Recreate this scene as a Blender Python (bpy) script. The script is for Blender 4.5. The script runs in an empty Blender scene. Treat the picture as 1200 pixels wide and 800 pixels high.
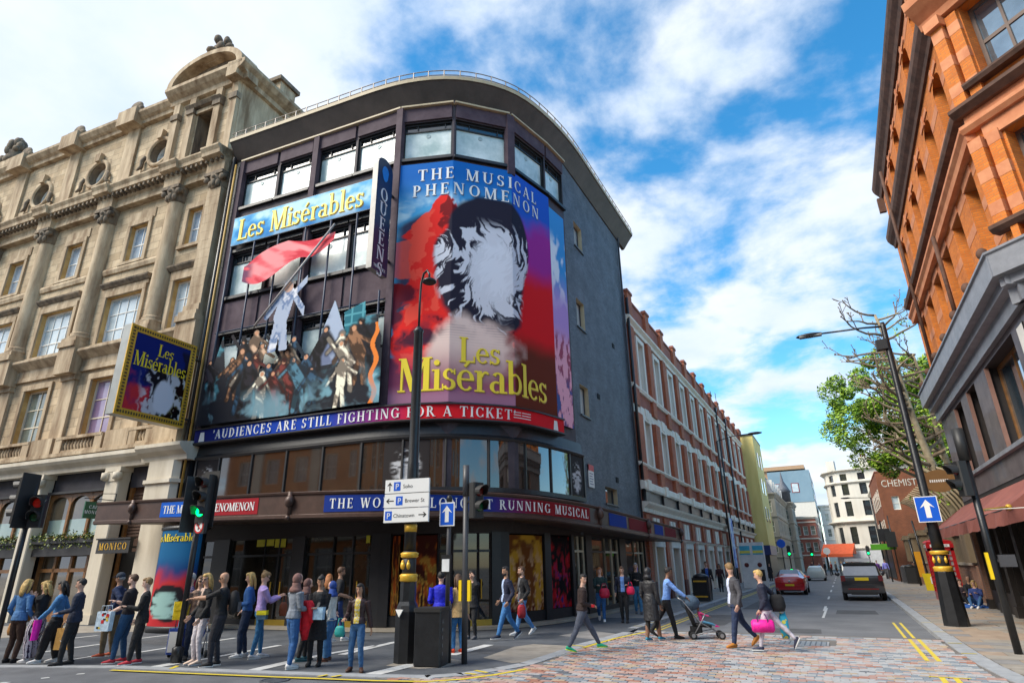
import bpy, bmesh, math, random
import numpy as np
from mathutils import Vector, Matrix
random.seed(7)
S = bpy.context.scene
COL = S.collection
PI = math.pi
rad = math.radians

# ------------------------------------------------------------------ camera
FPX = 706.0
CAM_M = np.array([[0.889, 0.173, 0.424], [0.458, -0.303, -0.836], [-0.016, 0.937, -0.348]])
_up = np.array([-33, 1900, -706.]); _up /= np.linalg.norm(_up)
_yd = np.array([387, -255.5, -706.]); _yd -= _up*(_yd@_up); _yd /= np.linalg.norm(_yd)
CAM_M = np.stack([np.cross(_yd, _up), _yd, _up])
CAM_P = np.array([0, 0, 1.9])
cam = bpy.data.cameras.new('camera'); camo = bpy.data.objects.new('camera', cam); COL.objects.link(camo)
cam.sensor_width = 36; cam.lens = 36*FPX/1200; cam.clip_end = 3000; cam.clip_start = .05
mw = Matrix([list(CAM_M[i])+[float(CAM_P[i])] for i in range(3)]+[[0, 0, 0, 1]])
camo.matrix_world = mw
S.camera = camo

# ------------------------------------------------------------------ light
SUN_AZ = math.atan2(-0.64, -0.72)        # compass-like angle of the direction to the sun, measured from +Y
SUN_EL = rad(44)
to_sun = Vector((math.sin(SUN_AZ)*math.cos(SUN_EL), math.cos(SUN_AZ)*math.cos(SUN_EL), math.sin(SUN_EL)))
sl = bpy.data.lights.new('sun', 'SUN'); sl.energy = 3.1; sl.angle = rad(34); sl.color = (1, .93, .82)
so = bpy.data.objects.new('sun', sl); COL.objects.link(so)
so.rotation_euler = to_sun.to_track_quat('Z', 'Y').to_euler()
S.view_settings.view_transform = 'Standard'; S.view_settings.look = 'None'
S.view_settings.exposure = 0.66; S.view_settings.gamma = 1.0

W = bpy.data.worlds.new('World'); S.world = W; W.use_nodes = True
nt = W.node_tree; nt.nodes.clear()
def N(nt, t, **k):
    n = nt.nodes.new(t)
    for a, b in k.items():
        if a.startswith('i_'): n.inputs[a[2:].replace('_', ' ')].default_value = b
        else: setattr(n, a, b)
    return n
def mathn(nt, op, a, b=None, c=None, clamp=False):
    n = nt.nodes.new('ShaderNodeMath'); n.operation = op; n.use_clamp = clamp
    for i, v in enumerate((a, b, c)):
        if v is None: continue
        if isinstance(v, (int, float)): n.inputs[i].default_value = v
        else: nt.links.new(v, n.inputs[i])
    return n.outputs[0]
sky = N(nt, 'ShaderNodeTexSky', sky_type='NISHITA', sun_disc=False)
sky.sun_elevation = SUN_EL; sky.sun_rotation = SUN_AZ; sky.air_density = 1.0; sky.dust_density = .3; sky.ozone_density = 3.0
tc = N(nt, 'ShaderNodeTexCoord')
sep = N(nt, 'ShaderNodeSeparateXYZ'); nt.links.new(tc.outputs['Generated'], sep.inputs[0])
zc = mathn(nt, 'ADD', mathn(nt, 'MAXIMUM', sep.outputs[2], 0.0), 0.22)
px = mathn(nt, 'DIVIDE', sep.outputs[0], zc); py = mathn(nt, 'DIVIDE', sep.outputs[1], zc)
cmb = N(nt, 'ShaderNodeCombineXYZ'); nt.links.new(px, cmb.inputs[0]); nt.links.new(py, cmb.inputs[1])
n1 = N(nt, 'ShaderNodeTexNoise', i_Scale=2.3, i_Detail=12, i_Roughness=.57, i_Distortion=.12); nt.links.new(cmb.outputs[0], n1.inputs['Vector'])
n2 = N(nt, 'ShaderNodeTexNoise', i_Scale=.55, i_Detail=3); nt.links.new(cmb.outputs[0], n2.inputs['Vector'])
# cover thins out towards +X (down the side street) and thickens towards the west
cov = mathn(nt, 'MULTIPLY_ADD', sep.outputs[0], -.20, 0.0)
f = mathn(nt, 'ADD', mathn(nt, 'MULTIPLY_ADD', n2.outputs['Fac'], .45, n1.outputs['Fac']), cov)
mask = N(nt, 'ShaderNodeMapRange', interpolation_type='SMOOTHSTEP'); nt.links.new(f, mask.inputs[0])
mask.inputs[1].default_value = .61; mask.inputs[2].default_value = .80
n3 = N(nt, 'ShaderNodeTexNoise', i_Scale=2.6, i_Detail=8, i_Roughness=.55); nt.links.new(cmb.outputs[0], n3.inputs['Vector'])
cr = N(nt, 'ShaderNodeMapRange'); nt.links.new(n3.outputs['Fac'], cr.inputs[0])
cr.inputs[1].default_value = .3; cr.inputs[2].default_value = .7; cr.inputs[3].default_value = 0; cr.inputs[4].default_value = 1
cc = N(nt, 'ShaderNodeMix', data_type='RGBA'); nt.links.new(cr.outputs[0], cc.inputs[0])
cc.inputs[6].default_value = (4.6, 5.5, 6.9, 1); cc.inputs[7].default_value = (6.7, 6.9, 7.1, 1)
hs = N(nt, 'ShaderNodeHueSaturation'); hs.inputs['Saturation'].default_value = 1.32; hs.inputs['Value'].default_value = 1.72; hs.inputs['Hue'].default_value = .488
nt.links.new(sky.outputs[0], hs.inputs['Color'])
mx = N(nt, 'ShaderNodeMix', data_type='RGBA'); nt.links.new(mask.outputs[0], mx.inputs[0])
nt.links.new(hs.outputs[0], mx.inputs[6]); nt.links.new(cc.outputs[2], mx.inputs[7])
bg = N(nt, 'ShaderNodeBackground', i_Strength=.105); nt.links.new(mx.outputs[2], bg.inputs[0])
wo = N(nt, 'ShaderNodeOutputWorld'); nt.links.new(bg.outputs[0], wo.inputs[0])

# ------------------------------------------------------------------ pixel-on-a-plane helpers used to survey positions
def ray(px, py):
    v = np.array([px-600, 400-py, -FPX]); return CAM_M@(v/np.linalg.norm(v))
def G(px, py, z=0.0):
    r = ray(px, py); t = (z-CAM_P[2])/r[2]; p = CAM_P+r*t; return Vector((float(p[0]), float(p[1]), z))

# ------------------------------------------------------------------ object helpers
def tag(o, label=None, cat=None, group=None, kind=None):
    if label: o['label'] = label
    if cat: o['category'] = cat
    if group: o['group'] = group
    if kind: o['kind'] = kind
    return o
def thing(name, label, cat, loc=(0, 0, 0), rotz=0.0, group=None):
    o = bpy.data.objects.new(name, None); COL.objects.link(o)
    o.location = loc; o.rotation_euler = (0, 0, rotz); o.empty_display_size = .3
    return tag(o, label, cat, group)
def link(name, me, parent=None, loc=None, rot=None, scale=None):
    o = bpy.data.objects.new(name, me); COL.objects.link(o)
    if parent: o.parent = parent
    if loc is not None: o.location = loc
    if rot is not None: o.rotation_euler = rot
    if scale is not None: o.scale = scale
    return o
def kids(o): return [c for c in bpy.data.objects if c.parent == o]

class MB:
    def __init__(s): s.v = []; s.f = []; s.m = []; s.sm = []; s.mats = []; s.T = None
    def mi(s, m):
        if m not in s.mats: s.mats.append(m)
        return s.mats.index(m)
    def add(s, vs, fs, m, smooth=False):
        b = len(s.v)
        if s.T is not None: vs = [tuple(s.T@Vector(v)) for v in vs]
        s.v += [tuple(v) for v in vs]
        k = s.mi(m)
        for f in fs: s.f.append([b+i for i in f]); s.m.append(k); s.sm.append(smooth)
        return s
    def box(s, x0, x1, y0, y1, z0, z1, m, c=0.0):
        if x1 < x0: x0, x1 = x1, x0
        if y1 < y0: y0, y1 = y1, y0
        if z1 < z0: z0, z1 = z1, z0
        if c <= 0:
            vs = [(x0, y0, z0), (x1, y0, z0), (x1, y1, z0), (x0, y1, z0), (x0, y0, z1), (x1, y0, z1), (x1, y1, z1), (x0, y1, z1)]
            fs = [(0, 3, 2, 1), (4, 5, 6, 7), (0, 1, 5, 4), (1, 2, 6, 5), (2, 3, 7, 6), (3, 0, 4, 7)]
            return s.add(vs, fs, m)
        # box with chamfered upright corners
        p = [(x0+c, y0), (x1-c, y0), (x1, y0+c), (x1, y1-c), (x1-c, y1), (x0+c, y1), (x0, y1-c), (x0, y0+c)]
        return s.prism(p, z0, z1, m)
    def prism(s, p, z0, z1, m, cap=True):
        n = len(p); vs = [(x, y, z0) for x, y in p]+[(x, y, z1) for x, y in p]
        fs = [(i, (i+1) % n, n+(i+1) % n, n+i) for i in range(n)]
        if cap: fs += [tuple(range(n-1, -1, -1)), tuple(range(n, 2*n))]
        return s.add(vs, fs, m)
    def profx(s, prof, x0, x1, m):
        """profile of (y,z) points, extruded along x (cornices)"""
        n = len(prof); vs = [(x0, y, z) for y, z in prof]+[(x1, y, z) for y, z in prof]
        fs = [(i, (i+1) % n, n+(i+1) % n, n+i) for i in range(n)]+[tuple(range(n-1, -1, -1)), tuple(range(n, 2*n))]
        return s.add(vs, fs, m)
    def extr(s, poly, y0, y1, m):
        """polygon of (x,z) points extruded in y"""
        n = len(poly); vs = [(x, y0, z) for x, z in poly]+[(x, y1, z) for x, z in poly]
        fs = [(i, n+i, n+(i+1) % n, (i+1) % n) for i in range(n)]+[tuple(range(n)), tuple(range(2*n-1, n-1, -1))]
        return s.add(vs, fs, m)
    def lathe(s, prof, m, c=(0, 0, 0), n=14, smooth=True, sx=1, sy=1):
        vs = []; fs = []
        for r, z in prof:
            for i in range(n):
                a = 2*PI*i/n; vs.append((c[0]+r*sx*math.cos(a), c[1]+r*sy*math.sin(a), c[2]+z))
        for k in range(len(prof)-1):
            for i in range(n):
                j = (i+1) % n; fs.append((k*n+i, k*n+j, (k+1)*n+j, (k+1)*n+i))
        s.add(vs, fs, m, smooth); k = len(s.v)-len(vs); L = len(prof)-1
        for q in (range(n-1, -1, -1), range(L*n, (L+1)*n)): s.f.append([k+i for i in q]); s.m.append(s.m[-1]); s.sm.append(False)
        return s
    def tube(s, pts, rs, m, n=8, smooth=True, flat=None):
        """rs: radius, list of radii or list of (rx, ry); flat: world direction for rx axis"""
        pts = [Vector(p) for p in pts]
        if not isinstance(rs, (list, tuple)): rs = [rs]*len(pts)
        vs = []; fs = []; up = None
        for k, p in enumerate(pts):
            if k == 0: t = pts[1]-p
            elif k == len(pts)-1: t = p-pts[-2]
            else: t = (pts[k+1]-pts[k-1])
            t = t.normalized() if t.length > 1e-9 else Vector((0, 0, 1))
            if flat is not None: a = Vector(flat)
            elif up is None: a = Vector((1, 0, 0)) if abs(t.x) < .8 else Vector((0, 1, 0))
            else: a = up
            a = (a-t*a.dot(t)).normalized(); b = t.cross(a); up = a
            r = rs[k]; rx, ry = r if isinstance(r, (tuple, list)) else (r, r)
            for i in range(n):
                q = 2*PI*i/n; vs.append(tuple(p+a*(rx*math.cos(q))+b*(ry*math.sin(q))))
        for k in range(len(pts)-1):
            for i in range(n):
                j = (i+1) % n; fs.append((k*n+i, k*n+j, (k+1)*n+j, (k+1)*n+i))
        fs += [tuple(range(n-1, -1, -1)), tuple(range((len(pts)-1)*n, len(pts)*n))]
        return s.add(vs, fs, m, smooth)
    def ball(s, c, r, m, n=10, k=6, smooth=True):
        rx, ry, rz = r if isinstance(r, (tuple, list)) else (r, r, r)
        vs = [(c[0], c[1], c[2]-rz)]; fs = []
        for a in range(1, k):
            ph = -PI/2+PI*a/k
            for i in range(n):
                q = 2*PI*i/n; vs.append((c[0]+rx*math.cos(ph)*math.cos(q), c[1]+ry*math.cos(ph)*math.sin(q), c[2]+rz*math.sin(ph)))
        vs.append((c[0], c[1], c[2]+rz)); L = len(vs)-1
        for i in range(n):
            j = (i+1) % n; fs.append((0, 1+j, 1+i)); fs.append((L, L-n+i, L-n+j))
        for a in range(k-2):
            for i in range(n):
                j = (i+1) % n; b = 1+a*n; fs.append((b+i, b+j, b+n+j, b+n+i))
        return s.add(vs, fs, m, smooth)
    def wall(s, x0, x1, z0, z1, holes, m, y=0.0, depth=.3, mr=None):
        """wall face at y (outward is -y) with rectangular holes (xa,xb,za,zb) that get reveals"""
        xs = sorted({x0, x1, *[h[0] for h in holes], *[h[1] for h in holes]}); xs = [x for x in xs if x0 <= x <= x1]
        zs = sorted({z0, z1, *[h[2] for h in holes], *[h[3] for h in holes]}); zs = [z for z in zs if z0 <= z <= z1]
        for i in range(len(xs)-1):
            k = 0
            while k < len(zs)-1:
                cx = (xs[i]+xs[i+1])/2
                def free(kk):
                    cz = (zs[kk]+zs[kk+1])/2
                    return not any(h[0] < cx < h[1] and h[2] < cz < h[3] for h in holes)
                if not free(k): k += 1; continue
                k2 = k
                while k2+1 < len(zs)-1 and free(k2+1): k2 += 1
                s.add([(xs[i], y, zs[k]), (xs[i+1], y, zs[k]), (xs[i+1], y, zs[k2+1]), (xs[i], y, zs[k2+1])], [(0, 1, 2, 3)], m)
                k = k2+1
        mr = mr or m
        for a, b, c, d in holes:
            Y = y+depth
            s.add([(a, y, c), (a, Y, c), (a, Y, d), (a, y, d)], [(0, 1, 2, 3)], mr)
            s.add([(b, y, c), (b, Y, c), (b, Y, d), (b, y, d)], [(3, 2, 1, 0)], mr)
            s.add([(a, y, c), (b, y, c), (b, Y, c), (a, Y, c)], [(0, 1, 2, 3)], mr)
            s.add([(a, y, d), (b, y, d), (b, Y, d), (a, Y, d)], [(3, 2, 1, 0)], mr)
        return s
    def mesh(s, name):
        me = bpy.data.meshes.new(name); me.from_pydata(s.v, [], s.f)
        for m in s.mats: me.materials.append(m)
        me.polygons.foreach_set('material_index', s.m); me.polygons.foreach_set('use_smooth', s.sm); me.update()
        return me
    def build(s, name, parent=None, loc=None, rot=None, label=None, **k):
        o = link(name, s.mesh(name), parent, loc, rot)
        if label: o['label'] = label
        return o
def dup(root, loc=None, rotz=None, label=None, parent=None, scale=None):
    r = root.copy(); COL.objects.link(r)
    if parent is not None: r.parent = parent
    if loc is not None: r.location = loc
    if rotz is not None: r.rotation_euler = (0, 0, rotz)
    if scale is not None: r.scale = (scale,)*3 if isinstance(scale, (int, float)) else scale
    if label: r['label'] = label
    for ch in root.children:
        c = ch.copy(); COL.objects.link(c); c.parent = r
        for g in ch.children:
            d = g.copy(); COL.objects.link(d); d.parent = c
    return r

# ------------------------------------------------------------------ materials
_M = {}
def M(name, col, rough=.7, metal=0., var=.12, scale=2.5, bump=0., bscale=30., coat=0., col2=None, spec=.5, emit=0., trans=0., streak=False):
    if name in _M: return _M[name]
    m = bpy.data.materials.new(name); m.use_nodes = True; t = m.node_tree
    b = t.nodes['Principled BSDF']; b.inputs['Roughness'].default_value = rough; b.inputs['Metallic'].default_value = metal
    b.inputs['Coat Weight'].default_value = coat; b.inputs['Specular IOR Level'].default_value = spec
    if trans: b.inputs['Transmission Weight'].default_value = trans
    geo = N(t, 'ShaderNodeNewGeometry')
    if var > 0 or col2:
        mp = N(t, 'ShaderNodeMapping'); t.links.new(geo.outputs['Position'], mp.inputs['Vector'])
        if streak: mp.inputs['Scale'].default_value = (1, 1, .18)
        n = N(t, 'ShaderNodeTexNoise', i_Scale=scale, i_Detail=6, i_Roughness=.62); t.links.new(mp.outputs[0], n.inputs['Vector'])
        r = N(t, 'ShaderNodeMapRange'); t.links.new(n.outputs['Fac'], r.inputs[0]); r.inputs[1].default_value = .32; r.inputs[2].default_value = .68
        c2 = col2 or tuple(min(1, c*(1+var)) for c in col); c1 = col if col2 else tuple(c*(1-var) for c in col)
        x = N(t, 'ShaderNodeMix', data_type='RGBA'); t.links.new(r.outputs[0], x.inputs[0])
        x.inputs[6].default_value = (*c1, 1); x.inputs[7].default_value = (*c2, 1); t.links.new(x.outputs[2], b.inputs['Base Color'])
    else: b.inputs['Base Color'].default_value = (*col, 1)
    if bump > 0:
        n2 = N(t, 'ShaderNodeTexNoise', i_Scale=bscale, i_Detail=5, i_Roughness=.6); t.links.new(geo.outputs['Position'], n2.inputs['Vector'])
        bp = N(t, 'ShaderNodeBump', i_Strength=bump, i_Distance=.02); t.links.new(n2.outputs['Fac'], bp.inputs['Height']); t.links.new(bp.outputs[0], b.inputs['Normal'])
    if emit:
        b.inputs['Emission Color'].default_value = (*col, 1); b.inputs['Emission Strength'].default_value = emit
    _M[name] = m; return m
def brickmat(name, c1, c2, mortar, bw=.225, bh=.075, ms=.012, rough=.8, offs=.5, bump=.4, coat=0., stain=.25):
    if name in _M: return _M[name]
    m = bpy.data.materials.new(name); m.use_nodes = True; t = m.node_tree; b = t.nodes['Principled BSDF']
    b.inputs['Roughness'].default_value = rough; b.inputs['Coat Weight'].default_value = coat
    tc = N(t, 'ShaderNodeTexCoord'); sp = N(t, 'ShaderNodeSeparateXYZ'); t.links.new(tc.outputs['Object'], sp.inputs[0])
    s = mathn(t, 'ADD', sp.outputs[0], sp.outputs[1]); cb = N(t, 'ShaderNodeCombineXYZ')
    t.links.new(s, cb.inputs[0]); t.links.new(sp.outputs[2], cb.inputs[1])
    br = N(t, 'ShaderNodeTexBrick', i_Scale=1.0); br.offset = offs
    t.links.new(cb.outputs[0], br.inputs['Vector'])
    br.inputs['Color1'].default_value = (*c1, 1); br.inputs['Color2'].default_value = (*c2, 1); br.inputs['Mortar'].default_value = (*mortar, 1)
    br.inputs['Mortar Size'].default_value = ms; br.inputs['Brick Width'].default_value = bw; br.inputs['Row Height'].default_value = bh
    n = N(t, 'ShaderNodeTexNoise', i_Scale=.9, i_Detail=7, i_Roughness=.65); t.links.new(tc.outputs['Object'], n.inputs['Vector'])
    r = N(t, 'ShaderNodeMapRange'); t.links.new(n.outputs['Fac'], r.inputs[0]); r.inputs[1].default_value = .3; r.inputs[2].default_value = .7
    r.inputs[3].default_value = 1-stain; r.inputs[4].default_value = 1+stain*.6
    mu = N(t, 'ShaderNodeVectorMath', operation='SCALE'); t.links.new(br.outputs['Color'], mu.inputs[0]); t.links.new(r.outputs[0], mu.inputs['Scale'])
    t.links.new(mu.outputs[0], b.inputs['Base Color'])
    bp = N(t, 'ShaderNodeBump', i_Strength=bump, i_Distance=.01, invert=True); t.links.new(br.outputs['Fac'], bp.inputs['Height']); t.links.new(bp.outputs[0], b.inputs['Normal'])
    _M[name] = m; return m
def glassmat(name, col, rough=.06, metal=.0, coat=1., col2=None, scale=.8, spec=1.):
    m = M(name, col, rough, metal, var=.25, scale=scale, coat=coat, col2=col2, spec=spec); return m
def figure(x, z, cx, z0, h, lean=0., al=.3, ar=.3):
    """signed distance of a simple standing shape, used for printed artwork"""
    def seg(ax, az, bx, bz, r): dx, dz = bx-ax, bz-az; q = np.clip(((x-ax)*dx+(z-az)*dz)/(dx*dx+dz*dz), 0, 1); return np.hypot(x-ax-q*dx, z-az-q*dz)-r
    t = z0+h*.80; lx = cx+lean*h
    b = np.minimum(seg(cx, z0+h*.48, lx, t, .115*h), np.hypot(x-lx, z-z0-h*.93)-.07*h)
    b = np.minimum(b, np.minimum(seg(cx-.03*h, z0+.45*h, cx-.10*h, z0, .055*h), seg(cx+.03*h, z0+.45*h, cx+.10*h, z0, .055*h)))
    return np.minimum(b, np.minimum(seg(lx-.1*h, t, lx-.34*h, t+al*h, .035*h), seg(lx+.1*h, t, lx+.34*h, t+ar*h, .035*h)))
def paintmat():
    if 'painted_print' in _M: return _M['painted_print']
    m = bpy.data.materials.new('painted_print'); m.use_nodes = True; t = m.node_tree; b = t.nodes['Principled BSDF']
    a = N(t, 'ShaderNodeAttribute', attribute_name='print'); t.links.new(a.outputs['Color'], b.inputs['Base Color'])
    b.inputs['Roughness'].default_value = .7; b.inputs['Specular IOR Level'].default_value = .15; _M['painted_print'] = m; return m

STONE = M('weathered_stone', (.20, .125, .065), .85, var=.3, scale=1.9, bump=.8, bscale=7, col2=(.60, .47, .31), streak=True)
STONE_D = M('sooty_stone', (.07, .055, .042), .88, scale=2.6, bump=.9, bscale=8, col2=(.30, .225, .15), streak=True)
STONE_L = M('pale_portland_stone', (.50, .44, .34), .8, scale=1.4, bump=.3, bscale=12, col2=(.66, .60, .49), streak=True)
OCHRE = M('ochre_stone', (.40, .22, .06), .85, scale=1.8, bump=.3, bscale=12, col2=(.62, .40, .15))
DARK = M('black_metal', (.018, .018, .02), .42, var=.2, bump=.05)
IRON = M('black_ironwork', (.014, .015, .017), .35, .0, var=.3, scale=6, bump=.15, bscale=25)
GREYM = M('grey_frame', (.06, .06, .065), .45)
BLACKV = M('deep_dark_interior', (.006, .006, .006), .9, var=0)
WHITE = M('white_paint', (.76, .74, .69), .55, var=.06)
CREAM = M('cream_paint', (.70, .62, .47), .6, var=.10, scale=3)
GOLD = M('gold_paint', (.72, .42, .04), .38, .25, var=.15, scale=12)
WOODF = M('varnished_wood', (.22, .10, .03), .4, var=.3, scale=6)
GLASS = glassmat('window_glass', (.025, .03, .035), .04)
GLASS_SKY = M('window_glass_blind_and_sky', (.34, .44, .50), .09, var=.0, col2=(.62, .70, .72), scale=.9, coat=1., spec=1.)  # pale base colour stands for blinds and for reflected sky
GLASS_BLIND = M('frosted_window_glass', (.36, .48, .47), .25, col2=(.78, .85, .82), scale=1.1, coat=.25, spec=.5)

# ------------------------------------------------------------------ numpy value noise for printed artwork
def vnoise(x, y, seed=0):
    xi = np.floor(x).astype(int); yi = np.floor(y).astype(int); xf = x-xi; yf = y-yi
    xf = xf*xf*(3-2*xf); yf = yf*yf*(3-2*yf)
    def h(a, b):
        n = (a*374761393+b*668265263+seed*1442695041) & 0x7fffffff
        n = ((n ^ (n >> 13))*1274126177) & 0x7fffffff
        return ((n ^ (n >> 16)) & 0xffff)/65535.
    return (h(xi, yi)*(1-xf)+h(xi+1, yi)*xf)*(1-yf)+(h(xi, yi+1)*(1-xf)+h(xi+1, yi+1)*xf)*yf
def fbm(x, y, s=1., o=4, seed=0):
    t = 0; a = .5; w = 0
    for k in range(o):
        t = t+a*vnoise(x*s+17*k, y*s-9*k, seed+k); w += a; a *= .5; s *= 2.03
    return t/w
def sstep(a, b, x):
    t = np.clip((x-a)/(b-a), 0, 1); return t*t*(3-2*t)
def mixc(c, d, t): return c*(1-t[..., None])+np.array(d, float)*t[..., None]
def srgb(*c): return np.array([((v/255+.055)/1.055)**2.4 if v > 10 else v/255/12.92 for v in c])
def painted(name, nu, nv, pos, col, parent, keep=None):
    """grid over [0,1]^2 placed by pos(u,v) and printed with col(U,V)"""
    U, V = np.meshgrid(np.linspace(0, 1, nu), np.linspace(0, 1, nv))
    P = np.stack(pos(U, V), -1).reshape(-1, 3); C = np.clip(col(U, V), 0, 1).reshape(-1, 3)
    idx = np.arange(nu*nv).reshape(nv, nu)
    q = np.stack([idx[:-1, :-1], idx[:-1, 1:], idx[1:, 1:], idx[1:, :-1]], -1).reshape(-1, 4)
    if keep is not None:
        k = keep((U[:-1, :-1]+U[1:, 1:])/2, (V[:-1, :-1]+V[1:, 1:])/2).reshape(-1); q = q[k]
        us, inv = np.unique(q, return_inverse=True); P = P[us]; C = C[us]; q = inv.reshape(-1, 4)
    me = bpy.data.meshes.new(name); me.vertices.add(len(P)); me.vertices.foreach_set('co', P.astype(np.float32).ravel())
    me.loops.add(q.size); me.loops.foreach_set('vertex_index', q.astype(np.int32).ravel())
    me.polygons.add(len(q)); me.polygons.foreach_set('loop_start', np.arange(0, q.size, 4, dtype=np.int32))
    me.update(calc_edges=True)
    at = me.color_attributes.new('print', 'FLOAT_COLOR', 'POINT')
    at.data.foreach_set('color', np.concatenate([C, np.ones((len(C), 1))], 1).astype(np.float32).ravel())
    me.materials.append(paintmat()); me.validate()
    return link(name, me, parent)

# ------------------------------------------------------------------ lettering
TK, TN = .165, .065
def g_line(x0, y0, x1, y1, w):
    dx, dy = x1-x0, y1-y0; L = math.hypot(dx, dy); nx, ny = -dy/L*w/2, dx/L*w/2
    return [[(x0-nx, y0-ny), (x1-nx, y1-ny), (x1+nx, y1+ny), (x0+nx, y0+ny)]]
def g_diag(x0, y0, x1, y1, w):   # horizontal-cut diagonal
    return [[(x0-w/2, y0), (x0+w/2, y0), (x1+w/2, y1), (x1-w/2, y1)]]
def g_box(x0, x1, y0, y1): return [[(x0, y0), (x1, y0), (x1, y1), (x0, y1)]]
def g_stem(x, y0=0, y1=1, w=TK, s0=True, s1=True, sl=False):
    r = g_box(x-w/2, x+w/2, y0, y1); e = w/2+.075
    if s0: r += g_box(x-e, x+e, y0, y0+.045)
    if s1: r += g_box(x-e, x if sl else x+e, y1-.045, y1)
    return r
def g_arc(cx, cy, rx, ry, a0, a1, tk=TK, tn=TN, n=12):
    r = []
    for i in range(n):
        q = []
        for a in (a0+(a1-a0)*i/n, a0+(a1-a0)*(i+1)/n):
            c, s = math.cos(rad(a)), math.sin(rad(a)); w = tn+(tk-tn)*abs(c)**1.5
            q.append(((cx+rx*c, cy+ry*s), (cx+(rx-w)*c, cy+(ry-w*.8)*s)))
        r.append([q[0][0], q[1][0], q[1][1], q[0][1]])
    return r
def _glyphs():
    g = {}
    g['A'] = (.78, g_diag(.09, 0, .38, 1, TN)+g_diag(.66, 0, .37, 1, TK)+g_box(.2, .56, .3, .36)+g_box(0, .2, 0, .045)+g_box(.53, .8, 0, .045))
    g['C'] = (.78, g_arc(.42, .5, .39, .5, 40, 320, n=16)+g_box(.66, .71, .68, .95)+g_box(.66, .71, .05, .3))
    g['D'] = (.82, g_stem(.17)+g_arc(.28, .5, .46, .5, -90, 90)+g_box(.2, .3, 0, .06)+g_box(.2, .3, .94, 1))
    g['E'] = (.68, g_stem(.17)+g_box(.2, .6, 0, .06)+g_box(.2, .58, .94, 1)+g_box(.2, .48, .49, .54)+g_box(.57, .62, 0, .22)+g_box(.55, .6, .8, 1)+g_box(.45, .49, .4, .62))
    g['F'] = (.62, g_stem(.17)+g_box(.2, .56, .94, 1)+g_box(.2, .45, .47, .52)+g_box(.53, .58, .78, 1)+g_box(.43, .47, .38, .6))
    g['G'] = (.84, g_arc(.42, .5, .39, .5, 40, 330, n=16)+g_box(.62, .76, .05, .42)+g_box(.52, .84, .39, .44)+g_box(.67, .72, .7, .95))
    g['H'] = (.86, g_stem(.17)+g_stem(.69)+g_box(.25, .61, .47, .53))
    g['I'] = (.36, g_stem(.18))
    g['K'] = (.82, g_stem(.17)+g_diag(.26, .42, .62, 1, TN)+g_diag(.7, 0, .37, .58, TK)+g_box(.58, .84, 0, .045)+g_box(.5, .76, .955, 1))
    g['L'] = (.64, g_stem(.17)+g_box(.2, .58, 0, .06)+g_box(.55, .6, 0, .26))
    g['M'] = (1.02, g_stem(.13, w=TN)+g_diag(.47, 0, .16, 1, TK)+g_diag(.49, 0, .8, 1, TN)+g_stem(.84))
    g['N'] = (.88, g_stem(.13, w=TN)+g_diag(.68, 0, .18, 1, TK)+g_stem(.72, w=TN, s0=False))
    g['O'] = (.86, g_arc(.43, .5, .4, .5, 0, 360, n=20))
    g['P'] = (.68, g_stem(.17)+g_arc(.28, .73, .33, .27, -90, 90)+g_box(.2, .3, .94, 1)+g_box(.2, .3, .46, .52))
    g['Q'] = (.86, g_arc(.43, .5, .4, .5, 0, 360, n=20)+g_line(.38, .05, .82, -.2, .1))
    g['R'] = (.8, g_stem(.17)+g_arc(.28, .74, .31, .26, -90, 90)+g_box(.2, .3, .94, 1)+g_box(.2, .32, .48, .54)+g_diag(.7, 0, .38, .5, TK)+g_box(.6, .84, 0, .045))
    g['S'] = (.62, g_arc(.3, .75, .24, .25, 25, 270, .14)+g_arc(.3, .265, .26, .265, 90, -155, .15)+g_box(.5, .54, .72, .98)+g_box(.03, .07, .03, .3))
    g['T'] = (.76, g_stem(.38, s1=False)+g_box(.03, .73, .94, 1)+g_box(.03, .07, .75, 1)+g_box(.69, .73, .75, 1))
    g['U'] = (.84, g_box(.09, .09+TK, .35, 1)+g_box(.66, .66+TN, .35, 1)+g_arc(.41, .36, .32, .36, 180, 360)+g_box(0, .34, .955, 1)+g_box(.58, .82, .955, 1))
    g['W'] = (1.12, g_diag(.34, 0, .13, 1, TK)+g_diag(.36, 0, .56, 1, TN)+g_diag(.78, 0, .57, 1, TK)+g_diag(.8, 0, 1.0, 1, TN)+g_box(0, .3, .955, 1)+g_box(.46, .7, .955, 1)+g_box(.88, 1.12, .955, 1))
    g["'"] = (.2, g_diag(.09, .68, .12, 1, .09)); g[' '] = (.34, [])
    x = .62
    ee = g_arc(.27, x/2, .25, x/2, 5, 315, .13, .055)+g_box(.08, .5, x/2+.0, x/2+.05)
    g['e'] = (.54, ee); g['é'] = (.54, ee+g_line(.24, .72, .38, .9, .08))
    g['s'] = (.46, g_arc(.22, .46, .17, .165, 25, 270, .11)+g_arc(.22, .165, .19, .165, 90, -155, .12)+g_box(.36, .4, .46, .62)+g_box(.03, .07, .0, .18))
    g['i'] = (.32, g_stem(.16, 0, x, .14, sl=True)+g_arc(.15, .82, .085, .085, 0, 360, .085, .085))
    g['l'] = (.32, g_stem(.16, 0, 1.02, .14, sl=True))
    g['r'] = (.46, g_stem(.16, 0, x, .14, sl=True)+g_arc(.34, .44, .13, .18, 40, 180, .05, .09))
    g['a'] = (.54, g_box(.32, .45, 0, .46)+g_arc(.27, .45, .18, .17, 0, 150, .13)+g_arc(.22, .17, .19, .18, 60, 300, .12)+g_box(.4, .54, 0, .05))
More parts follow.
